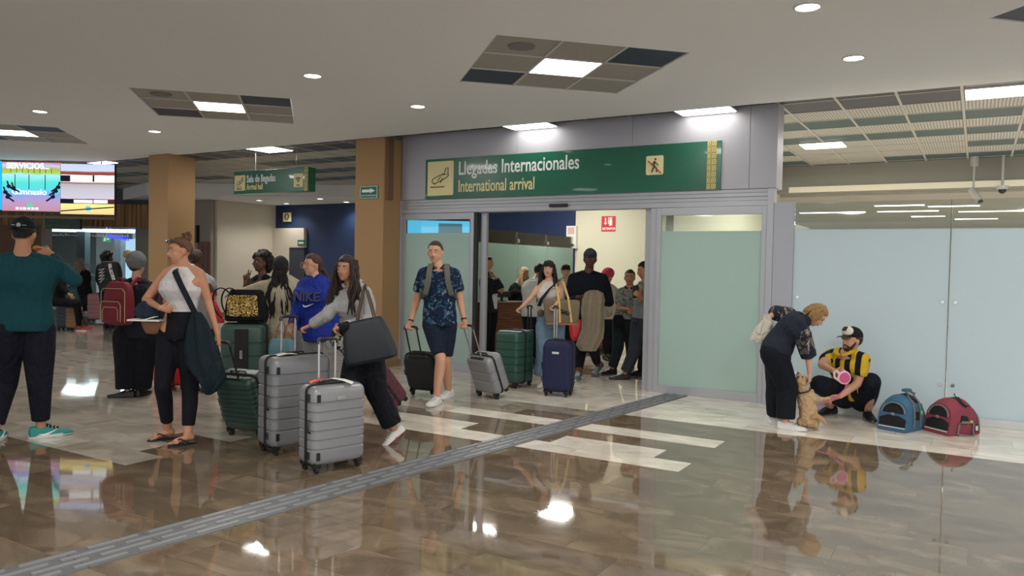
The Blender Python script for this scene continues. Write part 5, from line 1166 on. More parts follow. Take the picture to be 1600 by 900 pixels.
# ---------- seated traveller and fair-haired traveller, far back
S = person('seated', 'traveller in black sitting on a dark suitcase, red and white sneakers', (92, 518), 'tan', H=1.70, vox=.014, D=15.8,
    head=(92, 412, 0, 60, 0, 0), sh=(90, 428, 0, 60), hip=(88, 468, 0, 60), face=False,
    R=dict(el=(96, 448, -.1), wr=(108, 460, -.1)), L=dict(el=(94, 446, .1), wr=(106, 458, .1)),
    legR=dict(kn=(121, 474, -.1), an=(124, 517), toe=70), legL=dict(kn=(120, 476, .15), an=(128, 515), toe=70),
    top=dict(m=blk, infl=.03, sleeve=3.8, loose=.02, t0=-.1, name='jacket'), bottom=dict(m=blk, infl=.014, upto=3.9), hair=('short', '1c1613', {}), shoes=dict(m=mat('shoe_red', (150, 44, 40), .5), sole=sole_w))
S = person('fair', 'far off fair haired traveller in dark clothes standing behind the seated one', (132, 490), 'light', H=1.55, vox=.016, D=20.0,
    head=(124, 412, 0, 150, 0, 0, 1.3), sh=(128, 425, 0, 160), hip=(133, 457, 0, 160), face=False,
    R=dict(el=(138, 440, 0), wr=(140, 450, .2)), L=dict(el=(120, 440, 0), wr=(126, 450, .2)),
    legL=dict(kn=(131, 473, 0), an=(130, 490), toe=150), legR=dict(kn=(136, 473, 0), an=(137, 490), toe=150),
    top=dict(m=blk, infl=.03, sleeve=3.8, loose=.02, t0=-.2, name='jacket'), bottom=dict(m=blk2, infl=.01, upto=3.9), hair=('long', '8a7a6a', dict(n=40, len=.25)), shoes=dict(m=wsh, sole=sole_w))
# ---------- man in the patterned shirt
leafy = spots('leaf_shirt', (16, 32, 58), [(58, 84, 112), (112, 128, 140), (30, 92, 104)], sc=10, th=.60)
S = person('leaf', 'young man in a navy leaf print shirt and navy shorts pulling two small suitcases', (690, 626), 'light', H=1.76, bulk=1.05,
    head=(680, 395, 0, -14, -2, 0), sh=(686, 425, 0, -4), hip=(687, 501, 0, -4),
    R=dict(el=(650, 472, .05), wr=(642, 502, .0), hand=dict(d=(-.35, -.9, 0), n=(.3, -.2, -.9), t=(.6, 0, .6), **GRIP)),
    L=dict(el=(719, 470, .05), wr=(725, 500, .0), hand=dict(d=(.1, -1, 0), n=(-.3, -.2, -.9), t=(-.6, 0, .6), **GRIP)),
    legR=dict(kn=(689, 562, -.22), an=(682, 632), toe=-22), legL=dict(kn=(696, 563, -.02), an=(700, 622), toe=-30),
    top=dict(m=leafy, infl=.018, sleeve=1.35, loose=.022, t0=-.10, t1=1.02, flare=.2, name='short_sleeve_shirt', collar=leafy),
    bottom=dict(m=cloth('navy_shorts', (20, 32, 50), fold=.7), infl=.014, r=(.088, .076, .058, .05, .05), upto=1.80, name='shorts'),
    hair=('short', '3a2a20', dict(line=.058, th=.985, side=.0)), shoes=dict(m=wsh, sole=sole_w, s=1.12, laces=sole_w))
P = S.arm[1]; MB().cyl(lerp(P[3], P[4], .86)-S.base, lerp(P[3], P[4], .98)-S.base, .032, .031, 16).build('wristwatch', mat('watch_brown', (58, 40, 32), .5), S.root)
P = S.arm[-1]; MB().cyl(lerp(P[3], P[4], .90)-S.base, lerp(P[3], P[4], .98)-S.base, .031, .030, 16).build('bracelet', blk, S.root)
# ---------- inside the doorway
S = person('tanktwo', 'woman with a dark fringe in a white top and wide jeans pulling a navy suitcase', (853, 604), 'fair', H=1.62, female=True, bulk=1.05,
    head=(857, 421, 0, -4, 2, 5), sh=(859, 445, 0, 4, .10), hip=(860, 505, 0, 4),
    R=dict(el=(829, 466, -.05), wr=(815, 480, -.1), hand=dict(d=(-.7, -.6, .2), n=(0, -1, -.3), t=(.3, 0, .8), **GRIP)),
    L=dict(el=(876, 462, -.12), wr=(868, 477, -.36), hand=dict(d=(-.6, -.6, .4), n=(-.1, -.9, -.3), t=(-.6, 0, .6), **GRIP)),
    legR=dict(kn=(849, 550, -.05), an=(849, 604), toe=-15), legL=dict(kn=(870, 550, .0), an=(874, 598), toe=10),
    top=dict(m=cloth('top_white', (205, 196, 190), fold=.4), infl=.008, t0=.06, t1=1.03, taper=.86, name='tank_top'),
    bottom=dict(m=cloth('denim_light', (106, 130, 150), fold=.8), infl=.008, r=(.10, .095, .092, .10, .135), upto=3.72, t1=.2, name='wide_jeans'),
    hair=('long', '16110f', dict(len=.42, n=80, fringe=True, line=.045)), shoes=dict(m=wsh, sole=sole_w, s=1.0, laces=sole_w))
S = person('tall', 'tall man in a black quarter-zip sweater and dark cap carrying a folded beige coat', (914, 590), 'dark', H=1.84, bulk=1.16,
    head=(922, 405, 0, -2, 0, 0), sh=(919, 433, 0, 3), hip=(918, 505, 0, 5),
    R=dict(el=(890, 473, -.02), wr=(903, 464, -.28), hand=dict(d=(.7, -.3, .3), n=(0, -.2, -1), t=(0, 1, 0), curl=(40, 50, 25))),
    L=dict(el=(952, 472, .0), wr=(928, 470, -.22), hand=dict(d=(-.9, .1, .3), n=(0, 0, -1), t=(0, 1, 0), curl=(40, 50, 25))),
    legR=dict(kn=(908, 545, -.05), an=(904, 593), toe=-10), legL=dict(kn=(927, 543, -.15), an=(934, 571, .12), toe=-30, pitch=42),
    top=dict(m=cloth('sweater_black', (16, 20, 32), fold=.6), infl=.024, sleeve=3.85, loose=.020, t0=-.12, t1=1.06, name='sweater', collar=blk),
    bottom=dict(m=blk, infl=.01, upto=3.75, name='trousers'), hair=('short', '141010', dict(line=.05)), shoes=dict(m=mat('shoe_grey', (84, 92, 88), .6, bump=.2), sole=sole_w, s=1.12, laces=sole_w, swoosh=MATS['swoosh_white']))
cap_hat(S.root, S.hh, cloth('cap_grey', (58, 60, 68), fold=.1), None, front=cloth('cap_front', (70, 72, 80), fold=.1))
S = person('camo', 'man with cropped hair in a grey camouflage shirt standing inside the doorway', (958, 585), 'tan', H=1.60, D=11.1,
    head=(984, 434, 0, -8, 0, 0), sh=(984, 455, 0, -18), hip=(976, 501, 0, -20),
    R=dict(el=(967, 482, -.05), wr=(984, 484, -.25), hand=dict(d=(1, -.1, 0), n=(0, 0, -1), t=(0, 1, 0))), L=dict(el=(1000, 482, -.05), wr=(990, 486, -.25)),
    legR=dict(kn=(966, 542, -.05), an=(956, 584), toe=-60), legL=dict(kn=(986, 542, .1), an=(986, 578), toe=-20),
    top=dict(m=spots('camo_grey', (128, 132, 128), [(90, 96, 92), (160, 160, 154), (66, 72, 72)], sc=22, th=.56), infl=.016, sleeve=1.5, loose=.016, t0=.0, t1=1.02, name='camouflage_shirt', collar=blk2),
    bottom=dict(m=cloth('trouser_green', (30, 38, 42), fold=.6), infl=.012, r=(.10, .09, .075, .07, .06), upto=3.9), hair=('short', '2a211c', dict(th=.97, line=.055, side=.01)), shoes=dict(m=bsh, sole=sole_b))
S = person('phone', 'man in a grey shirt looking at his phone, half hidden by the door edge', (985, 592), 'tan', H=1.72, D=10.6,
    head=(1007, 423, 0, -70, -12, 0), sh=(1008, 448, 0, -60), hip=(1003, 500, 0, -60), face=True,
    R=dict(el=(1002, 474, -.05), wr=(1000, 459, -.25), hand=dict(d=(-.5, .7, .1), n=(-.3, 0, .9), t=(0, .6, .6), curl=(45, 50, 25))), L=dict(el=(1012, 476, -.1), wr=(1001, 464, -.3)),
    legR=dict(kn=(992, 545, -.1), an=(976, 593), toe=-75), legL=dict(kn=(1008, 545, .0), an=(1003, 586), toe=-60),
    top=dict(m=cloth('shirt_grey', (122, 126, 126)), infl=.018, sleeve=1.5, loose=.016, t0=.0, t1=1.02, name='short_sleeve_shirt', collar=MATS['camo_grey'] and cloth('c_grey', (122, 126, 126), fold=.1)),
    bottom=dict(m=cloth('trouser_grey', (50, 54, 62), fold=.6), infl=.012, r=(.10, .09, .078, .072, .062), upto=3.9), hair=('short', '17120f', dict(line=.05)), shoes=dict(m=bsh, sole=sole_b))
t = thing('smartphone', 'dark phone held up by the man in grey at the door edge', 'phone', at(993, 456, 10.3), .6); MB().box((-.04, -.006, -.085), (.04, .006, .085)).build('phone_body', MATS['black_plastic'], t, bevel=.006, smooth=False)
S = person('jacket', 'woman in a black jacket over a white blouse, hand raised to her chin', (763, 560), 'tan', H=1.66, female=True, vox=.01, D=12.5,
    head=(762, 411, 0, 72, 4, 0), sh=(763, 432, 0, 55), hip=(764, 483, 0, 50),
    R=dict(el=(783, 449, -.15), wr=(775, 434, -.22), hand=dict(d=(-.5, .8, 0), n=(-.8, -.2, 0), t=(0, .3, -.6), curl=(60, 60, 30))), L=dict(el=(764, 456, -.1), wr=(781, 454, -.25)),
    legR=dict(kn=(760, 525, 0), an=(760, 562), toe=40), legL=dict(kn=(768, 525, .1), an=(769, 560), toe=40),
    top=dict(m=blk2, infl=.022, sleeve=3.85, loose=.018, t0=-.2, t1=1.02, name='jacket'), bottom=dict(m=blk, infl=.008, upto=3.85), hair=('bun', '1c1512', {}), shoes=dict(m=bsh, sole=sole_b))
mb = MB(); oo = -S.base
for t_ in (0, 1, 2, 3, 4, 5): pass
R_ = []
for t_ in range(8):
    c_ = bez(S.H, S.SP, S.S, .02+.13*t_)+S.f*(.118+(.03 if 3 < t_ < 6 else 0))*S.s; R_.append([c_+oo+S.sL*(.045+.006*t_)*math.cos(a)+S.f*.035*math.sin(a) for a in ang(12)])
mb.rings(R_).build('blouse', cloth('blouse_white', (205, 200, 196)), S.root)
S = person('blonde', 'blonde woman in a black top working behind the wood counter', (806, 560), 'light', H=1.58, female=True, vox=.012, D=14.15,
    head=(819, 427, 0, 55, -20, 0), sh=(807, 448, 0, 50), hip=(802, 492, 0, 50), face=True,
    R=dict(el=(800, 470, -.1), wr=(812, 474, -.2)), L=dict(el=(818, 468, 0), wr=(824, 474, -.1)),
    legR=dict(kn=(802, 522, 0), an=(802, 553), toe=50), legL=dict(kn=(808, 522, 0), an=(808, 552), toe=50),
    top=dict(m=blk, infl=.016, sleeve=3.85, loose=.014, t0=-.2, name='sweater'), bottom=dict(m=blk2, infl=.008, upto=3.85), hair=('long', 'a98a62', dict(n=40, len=.24)), shoes=dict(m=bsh, sole=sole_b))
S = person('whiteshirt', 'person in a loose white shirt and black trousers leaning on the wood counter', (832, 558), 'tan', H=1.66, vox=.012, D=12.0,
    head=(843, 424, .2, 150, -20, 0), sh=(835, 443, 0, 140), hip=(832, 490, 0, 150), face=False,
    R=dict(el=(848, 468, .1), wr=(850, 476, .3)), L=dict(el=(822, 466, .1), wr=(826, 478, .3)),
    legL=dict(kn=(828, 530, 0), an=(828, 567), toe=150), legR=dict(kn=(837, 530, 0), an=(837, 567), toe=150),
    top=dict(m=cloth('shirt_white', (214, 210, 206)), infl=.03, sleeve=3.7, loose=.02, t0=-.14, name='shirt'), bottom=dict(m=blk, infl=.014, upto=3.9), hair=('short', '17120f', {}), shoes=dict(m=bsh, sole=sole_b))
S = person('masked', 'dark haired person peering between the fringe woman and the tall man', (884, 560), 'fair', H=1.60, vox=.012, D=12.2, female=True,
    head=(884, 424, 0, 5, -5, 0), sh=(884, 446, 0, 0), hip=(884, 490, 0, 0),
    R=dict(el=(872, 468, 0), wr=(874, 486, -.1)), L=dict(el=(897, 468, 0), wr=(894, 486, -.1)),
    legL=dict(kn=(888, 526, 0), an=(889, 563), toe=0), legR=dict(kn=(880, 526, 0), an=(879, 563), toe=0),
    top=dict(m=cloth('pale_shirt', (170, 170, 172)), infl=.02, sleeve=3.8, loose=.016, t0=-.1, name='shirt'), bottom=dict(m=blk2, infl=.01, upto=3.9), hair=('short', '17120f', dict(fringe=True, line=.03)), shoes=dict(m=bsh, sole=sole_b))
S = person('pinkhood', 'person in a pink hat and fluffy white jacket behind the tall man', (949, 560), 'fair', H=1.60, vox=.012, D=12.6, female=True,
    head=(950, 432, 0, 40, 0, 0), sh=(951, 452, 0, 30), hip=(951, 494, 0, 30),
    R=dict(el=(941, 474, 0), wr=(945, 486, -.1)), L=dict(el=(960, 474, 0), wr=(956, 488, -.1)),
    legL=dict(kn=(954, 528, 0), an=(955, 562), toe=20), legR=dict(kn=(947, 528, 0), an=(946, 562), toe=20),
    top=dict(m=mat('fluffy_white', (200, 192, 180), .95, bump=1, bscale=40, var=.2), infl=.035, sleeve=3.8, loose=.024, t0=-.2, name='fluffy_jacket'), bottom=dict(m=blk2, infl=.01, upto=3.9), hair=('short', '3a281e', {}), shoes=dict(m=bsh, sole=sole_b))
hh = S.hh; MB().ell(hh.hc-S.base+hh.hu*.045, hh.hL, hh.hf, hh.hu, .10, .115, .10, 24, 16, fn=knit).build('pink_hat', mat('pink_knit', (204, 70, 96), .95, bump=1, bscale=60, var=.2), S.root, disp=(.02, .02))
# ---------- bending woman
S = person('bending', 'woman bending forward in a dark tunic with patterned sleeves, petting the dog', (1228, 670), 'fair', H=1.62, female=True, bulk=1.12,
    head=(1275, 493, -.06, 78, -48, 0), sh=(1256, 504, -.03, 80), hip=(1214, 545, .02, 78), spine=(-.06, .06),
    R=dict(el=(1262, 551, -.10), wr=(1265, 583, -.08), hand=dict(d=(.05, -1, 0), n=(-.8, 0, .3), t=(.3, -.2, .7), curl=(20, 28, 18))),
    L=dict(shp=(1244, 496, .16), el=(1212, 489, .22), wr=(1199, 497, .14), hand=dict(d=(-.6, -.7, .1), n=(.2, -.5, .6), t=(-.5, .3, .4), **GRIP)),
    legR=dict(kn=(1231, 606, -.02), an=(1227, 671), toe=82), legL=dict(kn=(1213, 604, .10), an=(1212, 663), toe=85),
    top=dict(m=cloth('tunic_dark', (32, 38, 50), fold=.5), infl=.035, sleeve=.9, loose=.035, t0=-.12, t1=1.0, name='tunic'),
    bottom=dict(m=cloth('trouser_black', (14, 20, 28), fold=.5), infl=.014, r=(.12, .112, .088, .085, .078), upto=3.9, name='trousers'),
    hair=('wavybob', '9c7a4e', dict(n=60, th=1.05, line=.05, back=-.09)), shoes=dict(m=wsh, sole=sole_w, s=1.02, laces=sole_w))
pat = spots('sleeve_print', (34, 36, 44), [(150, 140, 130), (90, 86, 88)], sc=18, th=.55, stretch=(1, 1, .5))
for side in (1, -1):
    P = S.arm[side]; mb = MB(); mb.cap(lerp(P[0], P[1], .8)-S.base, lerp(P[1], P[2], .95)-S.base, .086, .076, 18); mb.build('patterned_sleeve', pat, S.top)
    mb = MB(); mb.cyl(lerp(P[1], P[2], .9)-S.base, lerp(P[1], P[2], 1.22)-S.base, .078, .072, 18); mb.build('sleeve_band', MATS['tunic_dark'], S.top)
# ---------- crouching man
ys_ax = None
S = person('crouch', 'crouching bearded man in a yellow and black striped football shirt and two tone cap', (1335, 655), 'light', H=1.74, bulk=1.12, D=7.95,
    head=(1331, 532, -.05, -48, 2, 0), sh=(1323, 556, 0, -32), hip=(1333, 618, .22, -30), spine=(.02, .02), belly=.04,
    R=dict(el=(1284, 570, -.08), wr=(1303, 580, -.30), hand=dict(d=(.9, -.1, .2), n=(0, -.2, -1), t=(0, 1, 0), **GRIP)),
    L=dict(el=(1339, 600, -.12), wr=(1313, 619, -.33), hand=dict(d=(-.9, -.3, .1), n=(.1, -.6, -.6), t=(0, .8, .4), curl=(35, 45, 25))),
    legL=dict(kn=(1361, 597, -.12), an=(1356, 655), toe=12), legR=dict(kn=(1281, 601, -.20), an=(1297, 648), toe=-38),
    top=dict(m=blk, infl=.018, sleeve=1.35, loose=.020, t0=.0, t1=1.0, name='football_shirt'),
    bottom=dict(m=cloth('shorts_black', (14, 20, 32), fold=.5), infl=.014, r=(.115, .108, .082, .07, .05), upto=2.12, name='shorts'),
    hair=('short', '2e2019', dict(line=.05)), shoes=dict(m=bsh, sole=mat('sole_grey', (120, 120, 122), .5), s=1.1, laces=sole_b))
jer = stripes('jersey', (18, 18, 22), (200, 164, 46), S.sL, 1/.105, .55, off=.3)
S.top.data.materials[0] = jer
cl = MB(); f2 = S.sL.cross(Z_); f2 = f2 if f2.dot(S.f) > 0 else -f2; cc = S.NK-S.base-Z_*.01
cl.tube([cc+S.sL*.085*math.cos(a)+S.f*(.085*math.sin(a)+.01)-Z_*(.05*max(0, math.sin(a))) for a in [math.radians(90+14+(332)*i/24) for i in range(25)]], (.011, .026), 8, flat=(.0, 0, 1)); cl.build('collar', cloth('jersey_yellow', (200, 164, 46), fold=.1), S.top)
hh = S.hh; cp = cap_hat(S.root, hh, cloth('cap_dark', (20, 22, 28), fold=.1), None, front=cloth('cap_white', (214, 208, 196), fold=.1), brimm=cloth('cap_brim', (62, 54, 42), fold=.1))
q = hh.hc-S.base+hh.hf*.094+hh.hu*.117; MB().obox(q, hh.hL, (hh.hf*.75+hh.hu*.65).normalized(), (hh.hu*.75-hh.hf*.65).normalized(), .026, .006, .024).build('cap_patch', mat('patch_black', (20, 20, 22), .6), cp, bevel=.002, smooth=False)
mb = MB(); c_ = hh.hc-S.base; hs_ = hh.hs
mb.ell(c_-hh.hu*.092*hs_+hh.hf*.052*hs_, hh.hL, hh.hf, hh.hu, .036*hs_, .034*hs_, .026*hs_, 18, 12)
for k in (1, -1):
    mb.cap(c_-hh.hu*.022*hs_+hh.hL*.064*hs_*k+hh.hf*.012*hs_, c_-hh.hu*.068*hs_+hh.hL*.046*hs_*k+hh.hf*.040*hs_, .012*hs_, .020*hs_, 10); mb.cap(c_-hh.hu*.068*hs_+hh.hL*.046*hs_*k+hh.hf*.040*hs_, c_-hh.hu*.090*hs_+hh.hL*.018*hs_*k+hh.hf*.058*hs_, .020*hs_, .024*hs_, 10)
    mb.cap(c_-hh.hu*.041*hs_+hh.hL*.004*hs_*k+hh.hf*.096*hs_, c_-hh.hu*.056*hs_+hh.hL*.032*hs_*k+hh.hf*.074*hs_, .0065*hs_, .009*hs_, 8); mb.cap(c_-hh.hu*.056*hs_+hh.hL*.032*hs_*k+hh.hf*.074*hs_, c_-hh.hu*.080*hs_+hh.hL*.030*hs_*k+hh.hf*.060*hs_, .009*hs_, .014*hs_, 8)
mb.build('beard', hairm('2e2019'), S.root, rem=.006, smo=1)
# ================================================================== LUGGAGE
plas = MATS['black_plastic']; rodm = mat('rod_silver', (190, 190, 190), .25, .8); rodb = mat('rod_black', (26, 26, 28), .35); zipm = mat('zip_black', (20, 20, 22), .7)
def rrect(hx, hy, r, n=6):
    P = []
    for cx, cy, a0 in ((hx-r, hy-r, 0), (-hx+r, hy-r, 90), (-hx+r, -hy+r, 180), (hx-r, -hy+r, 270)):
        for k in range(n): a = math.radians(a0+90*k/(n-1)); P.append((cx+r*math.cos(a), cy+r*math.sin(a)))
    return P
def suitcase(label, wheel, w, d, h, m, yaw=None, grip=None, ribs=7, rod=None, bandx=None, rodw=.17, wr=.028, group=None, soft=False, seam='y', two=False, face_pt=None, hl=.30, gripname='handle', marks=True, name='suitcase', rodx=0):
    """wheel: floor point under the case centre (upright) or under the wheels (tilted). local -y faces the puller / viewer"""
    W_ = V(wheel); t = thing(name, label, 'suitcase', W_, 0, group)
    oz = wr*2; hh = h-oz; tilt = 0; y0 = 0; z_off = 0
    if grip is not None:
        g = V(grip)-W_; hz = V((g.x, g.y, 0)); yaw_d = hz.normalized(); tilt = math.atan2(hz.length, g.z)-.03
        t.rotation_euler = (tilt, 0, math.atan2(yaw_d.x, -yaw_d.y)); y0 = .0; hl = g.length-h*1.0; hl = max(hl, .12)
        yc = d/2-.03
    else:
        t.rotation_euler = (0, 0, yaw); yc = 0
    # shell
    mb = MB(); R = []; nz = 0; zs = []
    r = .05 if not soft else .07
    for q in (0, .18, .4, .7, 1): zs.append((oz+r*(1-math.cos(q*math.pi/2)) if q else oz, -r*(1-math.sin(q*math.pi/2))*1.0))
    z = oz+r; zt = oz+hh-r; body = []
    if ribs:
        step = (zt-z)/ribs
        for k in range(ribs+1):
            zz = z+step*k
            if 0 < k < ribs: body += [(zz-.010, 0), (zz-.004, -.0075), (zz+.004, -.0075), (zz+.010, 0)]
    else: body = [(z+.02, .002), ((z+zt)/2, .006), (zt-.02, .002)]
    zs += body
    for q in (1, .7, .4, .18, 0): zs.append((oz+hh-(r*(1-math.cos(q*math.pi/2)) if q else 0), -r*(1-math.sin(q*math.pi/2))))
    for z_, ins in zs: R.append([V((x, y+yc, z_)) for x, y in rrect(w/2+ins, d/2+ins, max(.012, min(.05, d*.28)+ins*.6))])
    sh = mb.rings(R).build('shell', m, t)
    # zip band running round the case
    mb = MB(); k = .006; band = []
    rr = rrect(w/2+k, hh/2+k, r, 7)
    ys = (yc-.02,) if not two else (yc-.03, yc+.05)
    for yy in ys: mb.tube([V((x, yy, oz+hh/2+z_)) for x, z_ in rr], (.010, .006 if not soft else .008), 8, closed=True, flat=(0, 1, 0))
    mb.build('zip', zipm, t)
    # wheels
    for sx in (-1, 1):
        for sy in ((-1, 1) if grip is None else (0,)):
            x_, y_ = sx*(w/2-.045), yc+sy*(d/2-.045) if sy else 0.0
            if grip is not None: y_ = .0
            q = MB(); q.cyl((x_-.011, y_, wr), (x_+.011, y_, wr), wr, wr, 16); q.cyl((x_-.022, y_, wr), (x_+.022, y_, wr), .007, .007, 8); wo = q.build('wheel', sole_b, t)
            q = MB(); q.box((x_-.026, y_-.022, wr+.01), (x_-.016, y_+.022, oz+.03)); q.box((x_+.016, y_-.022, wr+.01), (x_+.026, y_+.022, oz+.03)); q.box((x_-.026, y_-.03, oz-.008), (x_+.026, y_+.03, oz+.012)); q.build('fork', plas, wo, smooth=False, bevel=.003)
    if grip is not None:
        for sx in (-1, 1): MB().box((sx*(w/2-.06)-.02, yc+d/2-.06, .012), (sx*(w/2-.06)+.02, yc+d/2-.02, oz+.01)).build('foot', plas, t, smooth=False, bevel=.005)
    # telescopic handle at the -y side of a pulled case, +y side of a pushed one
    yh = (yc-d/2+.035) if grip is not None else (yc+d/2-.045)
    rm = rod or rodm; top = oz+hh+hl
    for sx in (-1, 1): MB().box((rodx+sx*rodw/2-.008, yh-.006, oz+hh-.05), (rodx+sx*rodw/2+.008, yh+.006, top-.015)).build('rod', rm, t, smooth=False, bevel=.003)
    mb = MB(); mb.tube([V((rodx+a_, yh, top+b_)) for a_, b_ in ((-rodw/2-.012, -.035), (-rodw/2-.006, -.008), (-rodw/2+.02, 0), (rodw/2-.02, 0), (rodw/2+.006, -.008), (rodw/2+.012, -.035))], .0135, 10); mb.build('grip', plas, t)
    MB().box((rodx-rodw/2-.03, yh-.018, oz+hh-.012), (rodx+rodw/2+.03, yh+.018, oz+hh+.006)).build('handle_well', plas, t, smooth=False, bevel=.006)
    # carry handles: top and side
    mb = MB(); mb.tube([V((-.08, yc, oz+hh-.004)), V((-.07, yc, oz+hh+.022)), V((.07, yc, oz+hh+.022)), V((.08, yc, oz+hh-.004))], (.010, .006), 8, flat=(0, 1, 0)); mb.build('carry_handle', plas, t)
    mb = MB(); mb.tube([V((-w/2+.002, yc-.07, oz+hh*.58)), V((-w/2-.020, yc-.07, oz+hh*.56)), V((-w/2-.020, yc-.07, oz+hh*.44)), V((-w/2+.002, yc-.07, oz+hh*.42))], .008, 8); mb.build('side_handle', plas, t)
    if marks:
        for z_ in (.13, .86):
            for x_, y_, a, b_ in ((-w/2-.004, yc-.055, .004, .014), (-w/2+.035, yc-d/2-.004, .014, .004)):
                MB().box((x_-a, y_-b_, oz+hh*z_-.028), (x_+a, y_+b_, oz+hh*z_+.028)).build('corner_stud', plas, t, smooth=False, bevel=.003)
    return t
silver = mat('case_silver', (138, 139, 142), .38, .25, bump=.06, bscale=200); silver2 = mat('case_silver_dark', (124, 125, 128), .38, .25, bump=.06, bscale=200)
A = fl(502, 738); B_ = fl(561, 727); e_ = (B_-A).normalized(); yw_ = math.atan2(e_.y, e_.x); nrm = V((-e_.y, e_.x, 0))
if nrm.dot(CF) < 0: nrm = -nrm
cA = (A+B_)/2+nrm*.07+e_*(-.035)
c4 = suitcase('silver ribbed cabin suitcase standing in front with an orange tag on its handle', cA, .43, .25, .62, silver, yaw=yw_, ribs=7, hl=.32, two=False, rodw=.135)
MB().box((-.035, -.131, .515), (.035, -.124, .54)).build('badge', mat('badge_silver', (160, 158, 150), .4, .5), c4, smooth=False, bevel=.004)
A2 = fl(436, 712); c3p = A2+nrm*.13+e_*.19
c3 = suitcase('larger grey ribbed suitcase standing behind the front silver one', c3p, .50, .30, .76, silver2, yaw=yw_, ribs=7, hl=.30, rodw=.12)
def on_case(c, x, y, z): return c.matrix_basis @ V((x, y, z))
# tags and papers
def ribbon(name, label, cat, P, w, m, up=(0, 0, 1), th=.002):
    c0 = V(P[0]); t = thing(name, label, cat, c0); mb = MB(); mb.tube([V(p)-c0 for p in P], (w, th), 8, flat=up); mb.build('strip', m, t); return t
q = on_case(c4, -.10, .05, .63)
ribbon('luggage_tag', 'orange luggage tag lying on the front silver suitcase', 'tag', [on_case(c4, -.16, .04, .635), on_case(c4, -.12, .02, .652), on_case(c4, -.05, .03, .650), on_case(c4, -.01, .06, .638)], .028, mat('tag_orange', (214, 74, 34), .5), up=e_.cross(Z_))
ribbon('airline_label', 'white paper baggage label curling off the front silver suitcase', 'label', [on_case(c4, -.03, .06, .64), on_case(c4, .0, .0, .658), on_case(c4, .05, -.07, .650), on_case(c4, .10, -.12, .628)], .022, MATS['paper'], up=e_)
ribbon('document', 'white folded papers lying on the larger grey suitcase', 'paper', [on_case(c3, -.17, -.02, .767), on_case(c3, -.10, -.03, .778), on_case(c3, -.02, -.03, .772)], .05, MATS['paper'], up=e_.cross(Z_))
H = lambda key, side, dz=0: None
def gp(key, side, off=(0, 0, 0)):
    P = PEOPLE[key].arm[side]; return P[4]+(P[4]-P[3]).normalized()*.075+V(off)
dgreen = mat('case_green', (38, 62, 54), .42, bump=.05, bscale=200); dgreen2 = mat('case_green_mid', (58, 84, 74), .42, bump=.05, bscale=200)
suitcase('dark green hard case pulled behind the woman in the white tank top', fl(386, 682), .40, .24, .56, dgreen, grip=gp('tank', 1), ribs=9, rod=rodb, rodw=.13, marks=False)
suitcase('small black soft cabin case at the left of the man in the leaf shirt', fl(662, 618), .36, .22, .50, mat('case_black', (27, 29, 34), .7, bump=.3, bscale=120), grip=gp('leaf', -1), ribs=0, rod=rodb, rodw=.14, soft=True, marks=False)
suitcase('small silver hard case tilted at the right of the man in the leaf print shirt', fl(764, 621), .38, .24, .50, silver, grip=gp('leaf', 1), ribs=3, rodw=.15, marks=False)
c = fl(796, 606)+V((-.03, .16, 0)); suitcase('dark green upright suitcase inside the doorway beside the wood counter', c, .34, .40, .70, mat('case_green_door', (42, 78, 68), .42), yaw=math.radians(-4), ribs=6, hl=.31, rod=rodb, rodw=.045, marks=False, rodx=.11)
c = fl(872, 621)+V((-.06, .12, 0)); cn = suitcase('navy blue soft suitcase with one silver pole inside the doorway', c, .33, .27, .64, mat('case_navy', (22, 28, 66), .8, bump=.3, bscale=120), yaw=math.radians(10), ribs=0, hl=.40, rodw=.03, soft=True, marks=False, rodx=-.08)
MB().box((-.04, -.146, .50), (.04, -.138, .525)).build('name_plate', mat('badge_white', (200, 200, 200), .4), cn, smooth=False)
cb5 = suitcase('burgundy hard case tilted behind the legs of the woman in the grey blouse', fl(606, 642), .40, .24, .58, mat('case_burgundy', (86, 42, 54), .42), grip=gp('blue', 1, (0, 0, -.02)), ribs=6, rod=rodb, rodw=.14, marks=False)
c = fl(250, 611)+V((-.05, .16, 0)); suitcase('bright red suitcase standing behind the woman in the white tank top', c, .44, .28, .56, mat('case_red', (190, 30, 32), .4), yaw=math.radians(-20), ribs=5, hl=.03, marks=False)
D2 = 7.5; b2 = at(384, 500, D2); c2p = V((b2.x, b2.y, 0)); g2 = suitcase('large green suitcase with a black centre band carrying the gold sequin bag', c2p, .40, .34, .90, dgreen2, yaw=RZ+.12, ribs=6, hl=.02, marks=False)
bb = MB(); bb.box((-.062, -.186, .09), (.062, -.172, .86)); bb.build('centre_band', zipm, g2, smooth=False, bevel=.004)
MB().box((-.012, -.196, .58), (.012, -.184, .66)).build('lock', rodm, g2, smooth=False, bevel=.003)
# ---- gold sequin bag on the green case
gb = thing('travel_bag', 'black travel bag with a shiny gold sequin front on the big green suitcase', 'bag', c2p+Z_*.925, RZ+.12)
seq = bpy.data.materials.new('gold_sequins'); seq.use_nodes = True; n, l = nt(seq); b = n['Principled BSDF']; tc = n.new('ShaderNodeTexCoord'); vo = n.new('ShaderNodeTexVoronoi'); vo.inputs['Scale'].default_value = 75; l.new(tc.outputs['Object'], vo.inputs['Vector'])
cr = n.new('ShaderNodeValToRGB'); e = cr.color_ramp.elements; e[0].position = .12; e[0].color = srgb((60, 44, 30)); e[1].position = .8; e[1].color = srgb((236, 214, 150)); q_ = e.new(.4); q_.color = srgb((190, 148, 60)); l.new(vo.outputs['Color'], cr.inputs[0]); l.new(cr.outputs[0], b.inputs['Base Color']); b.inputs['Metallic'].default_value = .8; b.inputs['Roughness'].default_value = .25
